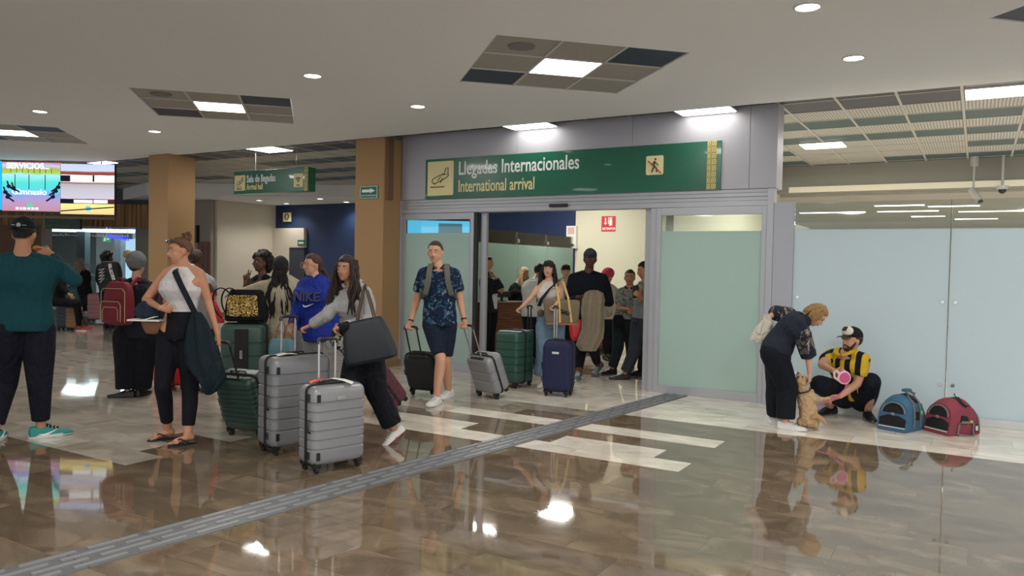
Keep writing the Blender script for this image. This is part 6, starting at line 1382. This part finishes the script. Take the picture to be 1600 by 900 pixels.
bp = n.new('ShaderNodeBump'); bp.inputs['Strength'].default_value = 1; bp.inputs['Distance'].default_value = .02; l.new(vo.outputs['Distance'], bp.inputs['Height']); l.new(bp.outputs[0], b.inputs['Normal'])
mb = MB(); mb.rings([[V((x, y, z)) for x, y in rrect(hx, hy, .05)] for z, hx, hy in ((0, .165, .10), (.02, .18, .115), (.15, .175, .11), (.25, .16, .08), (.30, .14, .05))]); mb.build('bag_body', blk, gb)
mb = MB(); mb.rings([[V((x, y0+(-.010*math.cos(x/.14*1.5)), z)) for x, y0, z in pts] for pts in ([(x, -.122+.040*(z_/.27)**2.2, z_) for x in [-.150+.30*i/11*(1-.12*z_/.27)+.012*z_ for i in range(12)]] for z_ in (.05, .09, .13, .17, .21, .25))], cap=False)
so = mb.build('sequin_front', seq, gb); md = so.modifiers.new('s', 'SOLIDIFY'); md.thickness = .006
for x0 in (-.12, -.20):
    mb = MB(); mb.tube([bez3(V((x0+.06, -.07, .27)), V((x0-.06, -.11, .42)), V((x0-.16, -.09, .16)), V((x0-.0, -.09, .03)), t_/14) for t_ in range(15)], (.015, .005), 8, flat=(0, 1, 0)); mb.build('strap', blk, gb)
# ---- rear cases on the far left
for px, py, w_, h_, mcol, lb in ((90, 518, .34, .56, mat('case_slate', (52, 58, 72), .5), 'dark slate suitcase the seated traveller sits on'), (110, 517, .26, .50, mat('case_tan', (140, 106, 76), .6), 'tan suitcase next to the seated traveller'),
                                 (150, 503, .46, .66, mat('case_pink', (150, 104, 104), .5), 'dusty pink suitcase between the far travellers'), (103, 489, .60, .70, mat('case_teal', (70, 110, 116), .5), 'pale teal suitcase far behind the seated traveller')):
    p = fl(px, py)+HB*(.34 if 'sits' in lb else .14); suitcase(lb, p, w_, .26, h_, mcol, yaw=RZ, ribs=5, hl=.25 if 'pink' in lb or 'teal' in lb else .01, rodw=.12, marks=False)
# ================================================================== BAGS
def soft_bag(name, label, cat, base, rz, rows, m, n=.05, folds=.0, part='bag_body', group=None, lean=0):
    t = thing(name, label, cat, base, rz, group); mb = MB(); R = []
    for i, (z, hx, hy) in enumerate(rows):
        ring = []
        for j, (x, y) in enumerate(rrect(hx, hy, min(n, hx*.9, hy*.9))):
            k = 1+folds*math.sin(j*1.9+i*1.3); ring.append(V((x*k+lean*z, y*k, z)))
        R.append(ring)
    mb.rings(R); o = mb.build(part, m, t); md = o.modifiers.new('s', 'SUBSURF'); md.levels = 1; md.render_levels = 1; return t
# black tote on the arm of the blouse woman
S = PEOPLE['blouse']; p_ = at(582, 566, S.D-.36); tote = soft_bag('tote_bag', 'large dark tote bag hanging from the arm of the woman in the grey blouse', 'bag', p_, RZ, [(0, .19, .05), (.015, .205, .065), (.12, .20, .07), (.26, .175, .06), (.335, .155, .045), (.345, .15, .035)], mat('tote_black', (20, 26, 34), .55, bump=.2, bscale=60), folds=.03)
tote.rotation_euler = (0, math.radians(-13), RZ)
sp_ = S.arm[1]; inv = (Matrix.Translation(tote.location) @ tote.rotation_euler.to_matrix().to_4x4()).inverted(); shp_ = inv @ (sp_[0]+Z_*.045)
for yy in (-.035, .035):
    mb = MB(); pk = [V((-.05, yy, .33)), shp_*.5+V((-.04, yy*1.5, .17)), shp_+V((0, yy*.5, .02)), shp_*.5+V((.05, yy*1.5, .17)), V((.09, yy, .33))]; mb.tube([bez3(pk[0], pk[1], pk[2]*1.0, pk[2], t_/5) for t_ in range(6)]+[bez3(pk[2], pk[2], pk[3], pk[4], t_/5) for t_ in range(1, 6)], .009, 8); mb.build('strap', mat('strap_brown', (72, 54, 44), .5), tote)
# scarf or print hanging under her hands
t = thing('scarf', 'black and cream printed scarf hanging beside the dark tote bag', 'scarf', at(530, 545, S.D-.33), RZ); pr = spots('scarf_print', (24, 24, 26), [(196, 186, 150), (150, 150, 150)], sc=14, th=.55)
mb = MB(); mb.rings([[V((hx*math.cos(a)*(1+.12*math.sin(5*a)), .03*math.sin(a), z)) for a in ang(18)] for z, hx in ((.0, .05), (.06, .075), (.14, .06), (.2, .03))]); mb.build('cloth', pr, t)
# woman in tank: crossbody strap, jacket, denim bundle, brown bag
S = PEOPLE['tank']
D_ = S.D
def Q(px, py, dy=0): return at(px, py, D_+dy)
jk = thing('jacket', 'dark jacket hanging from the crossbody strap of the woman in the white tank top', 'jacket', Q(325, 560, -.20), RZ); inv = (Matrix.Translation(jk.location) @ Matrix.Rotation(RZ, 4, 'Z')).inverted()
R = []; jm = cloth('jacket_teal_black', (20, 34, 40), fold=.6)
for py, x0, x1, dd in ((487, 303, 312, .05), (500, 296, 322, .075), (520, 291, 331, .085), (545, 288, 340, .09), (570, 290, 348, .08), (584, 300, 353, .07), (598, 312, 350, .055), (612, 318, 338, .04), (617, 322, 330, .02)):
    a = inv @ Q(x0, py, -.16); b_ = inv @ Q(x1, py, -.16); c_ = (a+b_)/2; hx = (b_-a).length/2
    R.append([V((c_.x+hx*math.cos(w_), c_.y+dd*math.sin(w_)*(1+.22*math.sin(7*w_+py*.02)), c_.z)) for w_ in ang(40)])
mb = MB(); mb.rings(R); mb.build('cloth', jm, jk, smo=1)
mb = MB(); mb.tube([inv @ Q(*q) for q in ((276, 418, .05), (273, 424, -.16), (283, 446, -.235), (293, 466, -.235), (305, 490, -.20))], (.024, .004), 8, flat=(1, 0, .5)); mb.build('strap', blk2, jk)
t = soft_bag('denim_bundle', 'folded dark denim garment with white papers under the tank top woman\'s arm', 'clothes', Q(236, 494, -.02), RZ, [(-.02, .10, .05), (.0, .12, .07), (.05, .125, .075), (.10, .10, .07), (.13, .06, .05)], cloth('denim_dark', (34, 46, 62), fold=1.0), folds=.06)
mb = MB(); mb.obox((.0, -.05, -.026), X_, Y_, Z_, .13, .09, .006); mb.obox((.04, -.07, -.01), (X_+Z_*.3).normalized(), Y_, (Z_-X_*.3).normalized(), .05, .06, .004); mb.build('papers', MATS['paper'], t, smooth=False)
t = soft_bag('shoulder_bag', 'brown leather bag hanging at the left of the woman in the white tank top', 'bag', Q(240, 522, .02), RZ, [(0, .055, .03), (.02, .07, .04), (.09, .10, .045), (.13, .105, .04)], mat('leather_brown', (128, 84, 56), .5, bump=.2), folds=.02)
mb = MB(); iv = (Matrix.Translation(t.location) @ Matrix.Rotation(RZ, 4, 'Z')).inverted(); mb.tube([iv @ Q(*q) for q in ((246, 498, -.02), (252, 460, .10), (258, 432, .09), (262, 421, .04), (256, 424, .14), (236, 470, .16), (228, 500, .06))], (.022, .004), 8, flat=(1, 0, 0)); mb.build('strap', mat('strap_red_brown', (110, 56, 48), .6), t)
# red bag held by the person behind
S = PEOPLE['greytee']; t = soft_bag('handbag', 'bright red bag with an orange top beside the person in the grey tee', 'bag', at(344, 505, S.D-.25), RZ, [(0, .04, .02), (.01, .055, .035), (.12, .045, .035), (.22, .03, .025), (.25, .02, .02)], mat('bag_red', (196, 32, 36), .4, bump=.2), folds=.05, lean=-.3)
MB().ell((-.10, 0, .29), X_, Y_, Z_, .04, .03, .05, 14, 8).build('orange_top', mat('bag_orange', (214, 84, 50), .6), t)
# teal bag held by girl in blue
S = PEOPLE['blue']; t = soft_bag('handbag', 'pale teal bag with thin brown handles in front of the person with braids', 'bag', at(440, 560, S.D-.22), RZ, [(0, .10, .04), (.015, .115, .06), (.10, .12, .06), (.17, .11, .045), (.19, .10, .035)], mat('bag_teal', (86, 126, 138), .6, bump=.2), folds=.03)
for x0 in (-.05, .03): mb = MB(); mb.tube([V((x0, -.02, .18)), V((x0+.02, -.02, .30)), V((x0+.06, 0, .37)), V((x0+.08, .0, .30)), V((x0+.07, -.01, .18))], .006, 6); mb.build('strap', MATS['leather_brown'], t)
# backpacks
def backpack(key, label, m, w_, h_, d_, dz, piping=None, pxy=None, dd=None, straps=True, front=False, loops=True):
    S = PEOPLE[key]; back = -S.f; c_ = S.S-Z_*dz+back*(S.dep+d_/2+.05) if pxy is None else at(pxy[0], pxy[1], S.D+dd)
    t = thing('backpack', label, 'backpack', c_, math.atan2(-back.x, back.y) if False else math.atan2(back.y, back.x)+math.pi/2)
    mb = MB(); mb.rings([[V((x, y, z)) for x, y in rrect(w_/2*k, d_/2*k2, min(w_, d_)*.38*k2)] for z, k, k2 in ((-h_/2, .80, .6), (-h_/2+.02, .93, .85), (-h_*.2, 1, 1), (h_*.2, .98, .92), (h_*.4, .86, .72), (h_*.48, .66, .5), (h_*.5, .5, .35))]); o = mb.build('main_pocket', m, t); o.modifiers.new('s', 'SUBSURF').render_levels = 1
    mb = MB(); mb.rings([[V((x, y-d_*.48, z)) for x, y in rrect(w_*.40*k, d_*.22*k2, d_*.15*k2)] for z, k, k2 in ((-h_*.44, .8, .6), (-h_*.40, .97, 1), (-h_*.05, 1, 1), (h_*.06, .9, .7), (h_*.09, .7, .3))]); mb.build('front_pocket', m, t)
    if piping:
        for hw_, z0, z1, y_ in ((.40, -.40, .05, -.70), (.47, -.42, .34, -.50), (.30, -.38, -.08, -.72)):
            mb = MB(); mb.tube([V((-w_*hw_, d_*y_, h_*z0)), V((-w_*hw_, d_*y_, h_*(z1-.08))), V((-w_*hw_*.8, d_*y_, h_*z1)), V((w_*hw_*.8, d_*y_, h_*z1)), V((w_*hw_, d_*y_, h_*(z1-.08))), V((w_*hw_, d_*y_, h_*z0))], .0035, 6); mb.build('piping', piping, t)
    if straps:
        iv = (Matrix.Translation(t.location) @ Matrix.Rotation(t.rotation_euler.z, 4, 'Z')).inverted(); s = S.s
        for k in (1, -1):
            a = S.S+S.sL*k*.085*s; up = S.up_; P = [a-S.f*(S.dep+.02)-up*.06, a-S.f*S.dep*.55+up*.052, a+S.f*S.dep*.3+up*.058, a+S.f*(S.dep*.95+.02)-up*.03+S.sL*k*.01, a+S.f*(S.dep+.045)-up*.14+S.sL*k*.02, a+S.f*(S.dep*.8+.03)-up*.27+S.sL*k*.055, a-S.f*.0-up*.33+S.sL*k*.095]
            mb = MB(); mb.tube([iv @ q for q in P], (.030, .006), 8, flat=iv.to_3x3() @ S.sL); mb.build('shoulder_strap', mat('strap_'+key, (92, 92, 82) if key == 'leaf' else (70, 22, 30), .8, bump=.2), t)
    mb = MB(); mb.torus(V((0, d_*.1, h_*.5)), X_, Z_, .035, .008, 14, 0, math.pi); mb.build('top_loop', m, t)
    return t
backpack('leaf', 'grey backpack worn by the man in the leaf print shirt, straps over his shoulders', mat('pack_grey', (78, 80, 74), .8, bump=.2, bscale=100), .36, .44, .14, .24)
bpk = backpack('bobble', 'maroon backpack with beige piping worn by the person in the bobble hat', mat('pack_maroon', (112, 20, 36), .75, bump=.2, bscale=100), .34, .46, .16, .25, piping=mat('piping_beige', (186, 166, 130), .6), pxy=(186, 474), dd=-.26, straps=False)
bpk.rotation_euler.z = RZ-.35
iv = (Matrix.Translation(bpk.location) @ Matrix.Rotation(bpk.rotation_euler.z, 4, 'Z')).inverted(); S = PEOPLE['bobble']
for k, pts in ((1, ((205, 446, -.24), (214, 436, -.10), (226, 438, .02), (232, 446, .02), (230, 462, -.05))), (-1, ((176, 446, -.24), (188, 438, -.08), (196, 438, .08)))):
    mb = MB(); mb.tube([iv @ at(x, y, S.D+dy) for x, y, dy in pts], (.026, .008), 8, flat=(0, .3, 1)); mb.build('shoulder_strap', mat('strap_maroon', (120, 26, 40), .8), bpk)
kb = backpack('blackpack', 'black backpack with pale lettering on the far off traveller', mat('pack_black', (18, 20, 24), .7, bump=.3), .40, .58, .20, .30, pxy=(172, 432), dd=-.3, straps=False); kb.rotation_euler.z = RZ
mb = MB(); mb.tube([V((.07, -.155, .24)), V((.10, -.16, .10)), V((.15, -.15, -.06))], (.032, .004), 8, flat=(1, 0, 0)); mb.build('pale_strap', spots('strap_marks', (206, 200, 200), [(70, 68, 72)], sc=26, th=.54, fold=.1), kb)
mb = MB()
for k in range(4): mb.tube([V((-.13, -.16, .12-.06*k)), V((-.02, -.17, .15-.06*k)), V((-.10, -.17, .07-.06*k))], .006, 6)
mb.build('cord_lacing', let_w, kb)
# tan shopper, red bag, coat
S = PEOPLE['tanktwo']; tanm = mat('shopper_tan', (112, 98, 78), .8, bump=.3, bscale=150); c_ = at(877, 507, S.D-.24)
t = soft_bag('tote_bag', 'big tan shopper with yellow straps on the shoulder of the fringe woman', 'bag', c_, RZ, [(0, .19, .05), (.02, .20, .065), (.15, .215, .07), (.29, .225, .06), (.305, .225, .055)], tanm, n=.03, folds=.01)
MB().rings([[V((x, y, z)) for x, y in rrect(.196+z*.12, .066, .03)] for z in (.0, .025)]).build('leather_base', mat('tan_leather', (150, 96, 62), .6), t)
iv = (Matrix.Translation(c_) @ Matrix.Rotation(RZ, 4, 'Z')).inverted(); ym = mat('strap_yellow', (196, 164, 92), .6)
for yy in (-.075, ):
    mb = MB(); mb.tube([iv @ at(*q) for q in ((875, 504, S.D-.33), (874, 475, S.D-.33), (869, 444, S.D-.16), (874, 437, S.D-.02), (880, 440, S.D-.14), (888, 466, S.D-.33), (893, 504, S.D-.33))], (.014, .004), 8, flat=(1, 0, 0)); mb.build('strap', ym, t)
mb = MB(); mb.ell((.02, -.085, .16), X_, Y_, Z_, .03, .008, .022, 14, 8); mb.ell((.075, -.085, .145), X_, Y_, Z_, .03, .008, .022, 14, 8); mb.tube([V((-.02, -.085, .19)), V((.02, -.085, .175)), V((.10, -.085, .15))], .005, 6); mb.build('hooked_sunglasses', mat('glasses_black', (22, 20, 22), .2), t)
t = thing('crossbody_strap', 'dark crossbody strap over the white top of the fringe woman', 'strap', S.S); mb = MB(); mb.tube([at(*q)-S.S for q in ((879, 434, S.D+.03), (873, 438, S.D-.14), (858, 452, S.D-.19), (846, 468, S.D-.17), (842, 478, S.D-.10))], (.022, .004), 8, flat=(1, 0, .6)); mb.build('strap', blk2, t)
mb = MB(); mb.ell(at(845, 489, S.D-.08)-S.S, HR, HB, Z_, .045, .03, .045, 16, 10); mb.build('pouch', mat('pouch_grey', (84, 80, 76), .8), t)
S = PEOPLE['tall']; soft_bag('handbag', 'red bag between the tan shopper and the beige coat', 'bag', at(899, 533, S.D-.22), RZ, [(0, .03, .03), (.03, .07, .05), (.15, .085, .05), (.26, .09, .04), (.30, .08, .03)], MATS['bag_red'], folds=.05)
ct = thing('coat', 'beige coat draped over the forearm of the tall man', 'coat', at(926, 500, S.D-.30), RZ); inv = (Matrix.Translation(ct.location) @ Matrix.Rotation(RZ, 4, 'Z')).inverted(); R = []; cm = cloth('coat_beige', (136, 124, 106), fold=.5, rough=.9)
for i, (py, x0, x1, dd) in enumerate(((453, 922, 934, .05), (457, 912, 942, .09), (468, 908, 945, .11), (485, 908, 944, .11), (500, 910, 946, .10), (515, 908, 944, .10), (528, 902, 942, .085), (540, 898, 936, .07), (549, 908, 932, .05))):
    a = inv @ at(x0, py, S.D-.34); b_ = inv @ at(x1, py, S.D-.34); c_ = (a+b_)/2; hx = (b_-a).length/2
    R.append([V((c_.x+hx*math.cos(w_)+.012*math.sin(i*1.3), c_.y+dd*math.sin(w_)*(1+.28*math.sin(6*w_+i*.35)), c_.z)) for w_ in ang(48)])
mb = MB(); mb.rings(R); mb.build('cloth', cm, ct, smo=1)
S = PEOPLE['camo']; soft_bag('waist_bag', 'black bag hanging at the hip of the man in the camouflage shirt', 'bag', at(966, 512, S.D-.18), RZ, [(0, .05, .03), (.02, .075, .05), (.12, .085, .05), (.19, .06, .03)], blk, folds=.02)
# white tote of the bending woman
S = PEOPLE['bending']; tt = thing('tote_bag', 'white canvas tote held behind the back of the bending woman', 'bag', S.J((1198, 500, .12)), RZ); iv = (Matrix.Translation(tt.location) @ Matrix.Rotation(RZ, 4, 'Z')).inverted()
R = []
for (px, py), hw_, th_ in (((1199, 492), .035, .015), ((1200, 502), .055, .03), ((1194, 516), .085, .045), ((1187, 530), .095, .05), ((1184, 536), .085, .035)):
    c_ = iv @ S.J((px, py, .12)); R.append([c_+V((hw_*math.cos(a)*.95, th_*math.sin(a)*(1+.2*math.sin(4*a)), -hw_*math.cos(a)*.35)) for a in ang(26)])
mb = MB(); mb.rings(R); mb.build('bag_body', cloth('canvas_white', (196, 190, 178), fold=1.0), tt)
# ================================================================== LEASH AND DOG
S = PEOPLE['crouch']; pk = mat('leash_pink', (196, 76, 130), .35); pk2 = mat('leash_pale', (222, 190, 200), .35); c_ = S.J((1319, 590, -.40))
lt = thing('dog_leash', 'pink retractable dog leash reel in the hand of the crouching man', 'leash', c_, RZ); mb = MB(); mb.cyl((0, -.018, 0), (0, .018, 0), .052, .052, 24); mb.build('reel', pk, lt, bevel=.006)
mb = MB(); mb.torus((0, 0, 0), X_, Z_, .052, .014, 24); mb.tube([V((-.045, 0, .03)), V((-.075, 0, .065)), V((-.10, 0, .045)), V((-.095, 0, .0)), V((-.05, 0, -.03))], .012, 10); mb.build('handle', pk2, lt)
iv = (Matrix.Translation(c_) @ Matrix.Rotation(RZ, 4, 'Z')).inverted(); mb = MB(); mb.tube([V((.03, 0, -.05)), iv @ S.J((1320, 608, -.40)), iv @ S.J((1310, 618, -.42)), iv @ S.J((1296, 626, -.40)), iv @ S.J((1276, 634, -.44)), iv @ S.J((1258, 612, -.50))], (.007, .002), 8, flat=(0, 0, 1)); mb.build('tape', pk, lt)
dogc = mat('dog_fur', (188, 158, 122), .95, bump=1.0, bscale=55, var=.35, vscale=26, spec=.15); dogl = mat('dog_fur_pale', (190, 166, 132), .95, bump=1.0, bscale=60, var=.3, vscale=24, spec=.15)
DD = depth(fl(1263, 672)); dg = fl(1263, 672); dog = thing('dog', 'curly tan dog standing on its hind legs between the bending woman and the crouching man', 'dog', V((dg.x, dg.y, 0)), RZ)
iv = (Matrix.Translation(dog.location) @ Matrix.Rotation(RZ, 4, 'Z')).inverted(); K = lambda px, py, dy=0: iv @ at(px, py, DD+dy)
mb = MB()
hipd, mid, chest, neck = K(1264, 655, .03), K(1262, 638, .03), K(1258, 621, .03), K(1254, 606, .02)
mb.cap(hipd, mid, .085, .080, 18); mb.cap(mid, chest, .080, .074, 18); mb.cap(chest, neck, .070, .050, 16)
hd = K(1252, 595, .0); mb.ell(hd, X_, Y_, Z_, .052, .055, .055, 18, 12); mb.cap(hd, K(1248, 585, -.02), .038, .024, 12)
for k, (px, py, dy) in ((1, (1253, 659, .05)), (-1, (1272, 660, .0))):
    th_ = K(px, py, dy); mb.cap(lerp(hipd, th_, .4), th_, .070, .052, 14)               # thigh
    hk = K(px-2*k, 663, dy+.10); mb.cap(th_, hk, .045, .028, 12); ft = K(px-3*k, 671, dy+.02); ft.z = .024; hk.z = max(hk.z, .07); mb.cap(hk, ft, .026, .022, 10); mb.cap(ft, ft+V((-.01*k, .05, 0)), .024, .020, 10)
sh_ = K(1263, 620, .0); el_ = K(1276, 624, -.02); pw_ = K(1294, 623, -.02); mb.cap(sh_, el_, .034, .024, 12); mb.cap(el_, pw_, .023, .017, 10); mb.ell(pw_, X_, Y_, Z_, .026, .02, .018, 12, 8)
el2 = K(1268, 612, .04); mb.cap(chest, el2, .032, .024, 12); mb.cap(el2, K(1273, 619, .02), .022, .018, 10)
bod = mb.build('body', dogc, dog, rem=.008, smo=2, disp=(.022, .022))
mb = MB(); tl = [K(1268, 652, -.06), K(1277, 650, -.08), K(1285, 656, -.09), K(1292, 664, -.09)]; mb.tube(tl, [.024, .026, .022, .008], 10); mb.build('tail', mat('dog_tail', (176, 138, 100), .95, bump=1, bscale=60, var=.3), dog, disp=(.014, .02))
for k in (1, -1):
    q = K(1253+7*k, 594, .01); mb = MB(); mb.ell(q-Z_*.015, X_, Y_, Z_, .016, .026, .042, 14, 10); mb.build('ear', dogl, dog, disp=(.012, .02))
MB().ell(K(1247.5, 583, -.03), X_, Y_, Z_, .010, .010, .008, 10, 6).build('nose', plas, dog)
for k in (1, -1): MB().ell(K(1251+3*k, 589, -.045), X_, Y_, Z_, .007, .006, .007, 10, 6).build('eye', plas, dog)
cl_ = K(1255, 610, .02); mb = MB(); ax_ = (neck-chest).normalized(); x_, y_ = perp(ax_); mb.torus(cl_, x_, y_, .066, .008, 24); mb.build('collar', mat('collar_dark', (40, 40, 48), .6), dog)
# ================================================================== PET CARRIERS
def carrier(label, A, B, C, h, m, m2, front_up=False):
    A, B, C = fl(*A), fl(*B), fl(*C); ex = (C-B); L_ = ex.length; ex = ex.normalized(); ey = (A-B); W_ = abs(ey.dot(V((-ex.y, ex.x, 0))))
    t = thing('pet_carrier', label, 'pet carrier', B, math.atan2(ex.y, ex.x)); ysg = 1 if ey.dot(V((-ex.y, ex.x, 0))) > 0 else -1; mesh_ = mat('mesh_black', (16, 18, 22), .8, bump=.6, bscale=400)
    def S_(s, q, off=0):   # s along length, q -1..1 around the arch from the near foot over the top to the far foot
        hh = h*(.62+.38*math.sin(math.pi*min(1, .18+s*.95))**.8) if s < .6 else h*(1-.55*((s-.6)/.4)**2.5)
        x0 = L_*s; a = abs(q); sgn = 1 if q > 0 else -1
        if a > .45: z = hh*.62*(1-(a-.45)/.55); y = W_/2+.008*math.sin((a-.45)/.55*math.pi)
        else: w_ = a/.45*math.pi/2; z = hh*(.62+.38*math.cos(w_)); y = W_/2*math.sin(w_)
        lean = (h-z)*(-.12) if s < .2 else 0
        return V((x0+(z/h)*.16*L_*(1-s)**2*1.0, ysg*(W_/2+sgn*(y+off)), z+ (off if a < .3 else 0)+.004))
    NS, NQ = 14, 30
    G = [[S_(i/NS, -1+2*j/NQ) for j in range(NQ+1)] for i in range(NS+1)]
    mb = MB(); mb.rings(G); mb.build('shell', m, t)
    def patch(name, s0, s1, q0, q1, mm, off=.004, rnd=True, nn=14):
        mb = MB(); R = []; N_ = nn
        for lay in (off-.003, off):
            R.append([S_((s0+s1)/2+(s1-s0)/2*sg(math.cos(a)), (q0+q1)/2+(q1-q0)/2*sg(math.sin(a)), lay) for a in ang(24)])
        c0 = S_((s0+s1)/2, (q0+q1)/2, off+.002); R.append([lerp(v, c0, .5)+(c0-S_((s0+s1)/2, (q0+q1)/2, 0)).normalized()*.004 for v in R[-1]]); R.append([lerp(v, c0, .97) for v in R[-1]])
        mb.rings(R); return mb.build(name, mm, t)
    # near side is q=-1 when ysg=1
    patch('side_window', .34, .60, -.72, -.50, mesh_); patch('top_mesh', .40, .94, -.30, .30, mesh_)
    # front face patches on the s=0 cap
    F = lambda q, z: S_(0, q)
    def front(name, pts, mm, off=.006):
        mb = MB(); P = [V(((p[1]/h)*.16*L_-off, ysg*(W_/2+p[0]*W_/2), p[1])) for p in pts]; P2 = [p+V((.004, 0, 0)) for p in P]; mb.rings([P2, P]); return mb.build(name, mm, t, smooth=False)
    hf = h*(.62+.38*math.sin(math.pi*.18)**.8)
    front('lower_mesh', [(-.90, .05), (.90, .05), (.92, hf*.42), (.4, hf*.52), (-.4, hf*.52), (-.92, hf*.42)], mesh_)
    front('front_window', [(-.74, hf*.60)]+[(-.74*math.cos(a), hf*(.62+.30*math.sin(a))) for a in [math.pi*i/10 for i in range(11)]]+[(.74, hf*.60)], mesh_)
    front('reflective_strip', [(-.92, .034), (.92, .034), (.92, .044), (-.92, .044)], mat('strip_white', (200, 200, 196), .4), .009)
    mb = MB(); mb.tube([V((((hf*(.62+.33*math.sin(a)))/h)*.16*L_-.01, ysg*(W_/2-.80*math.cos(a)*W_/2), hf*(.62+.33*math.sin(a)))) for a in [math.pi*i/12 for i in range(13)]], .008, 8); mb.build('hood_piping', m2, t)
    mb = MB(); q = V(((hf*.58/h)*.16*L_-.016, ysg*W_/2, hf*.57)); mb.ell(q, X_, Y_, Z_, .008, .022, .016, 12, 8); mb.build('buckle', m2, t)
    return t, S_, ysg, L_, W_
grs = mat('strap_grey', (112, 108, 104), .8, bump=.2)
t, S_, ys, L_, W_ = carrier('blue pet carrier bag with black mesh windows at the foot of the glass partition', (1377, 668), (1415, 677.5), (1447, 670), .335, mat('carrier_blue', (56, 100, 132), .75, bump=.2, bscale=150, var=.1), mat('trim_grey_blue', (110, 120, 126), .7))
for s_ in (.30, .62):
    mb = MB(); mb.tube([S_(s_, q, .008) for q in (-.9, -.75, -.6, -.45, -.3, -.15)]+[S_(s_, -.12, .03)], (.013, .004), 8, flat=(1, 0, 0)); mb.build('strap', grs, t)
mb = MB(); q0 = S_(.46, 0, .035); mb.tube([S_(.30, -.12, .02), q0+V((-.03, 0, .01)), q0+V((.03, 0, .01)), S_(.62, -.12, .02)], .012, 8); mb.build('handle', grs, t); MB().obox(q0+V((0, 0, .012)), X_, Y_, Z_, .045, .032, .014).build('handle_wrap', MATS['carrier_blue'], t, bevel=.01, smooth=False)
MB().ell(S_(.66, -.55, .012), X_, Y_, Z_, .014, .010, .022, 10, 8).build('green_tag', mat('tag_green', (110, 190, 70), .5), t)
t, S_, ys, L_, W_ = carrier('pink red pet carrier bag with grey straps, right of the blue one', (1448, 672), (1481, 682), (1530, 679), .33, mat('carrier_pink', (134, 54, 70), .75, bump=.2, bscale=150, var=.1), grs)
mb = MB(); mb.tube([S_(.28, q, .008) for q in (-.98, -.9, -.8, -.72)]+[S_(.34, -.66, .012), S_(.55, -.66, .010), S_(.72, -.66, .010), S_(.76, -.74, .010), S_(.77, -.95, .010)], (.013, .004), 8, flat=(.5, 0, .5)); mb.build('strap', grs, t)
mb = MB(); mb.tube([S_(.30, -.98, .01), S_(.42, -1, .05), S_(.62, -1, .06), S_(.76, -.98, .02)], .012, 8); mb.build('handle', grs, t)
MB().obox(S_(.84, -.80, .010), X_, Y_, Z_, .022, .004, .034).build('label_holder', plas, t, bevel=.003, smooth=False); MB().obox(S_(.84, -.80, .010)-Y_*ys*.006, X_, Y_, Z_, .011, .003, .022).build('label_card', MATS['paper'], t, smooth=False)
MB().obox(S_(.66, -.66, .016), X_, Y_, Z_, .014, .004, .012).build('clip', mat('clip_yellow', (186, 180, 90), .5), t, smooth=False, bevel=.002)
mb = MB(); mb.tube([S_(.93, q, .008) for q in [(-.85+1.7*i/16) for i in range(17)]], .009, 8); mb.build('rear_piping', grs, t)
mb = MB(); c0 = S_(.55, 0, .01); mb.tube([c0, c0+V((0, 0, .02)), c0+V((-.02, 0, .035)), c0+V((-.015, 0, .05))], .005, 6); mb.build('zip_pull', plas, t)
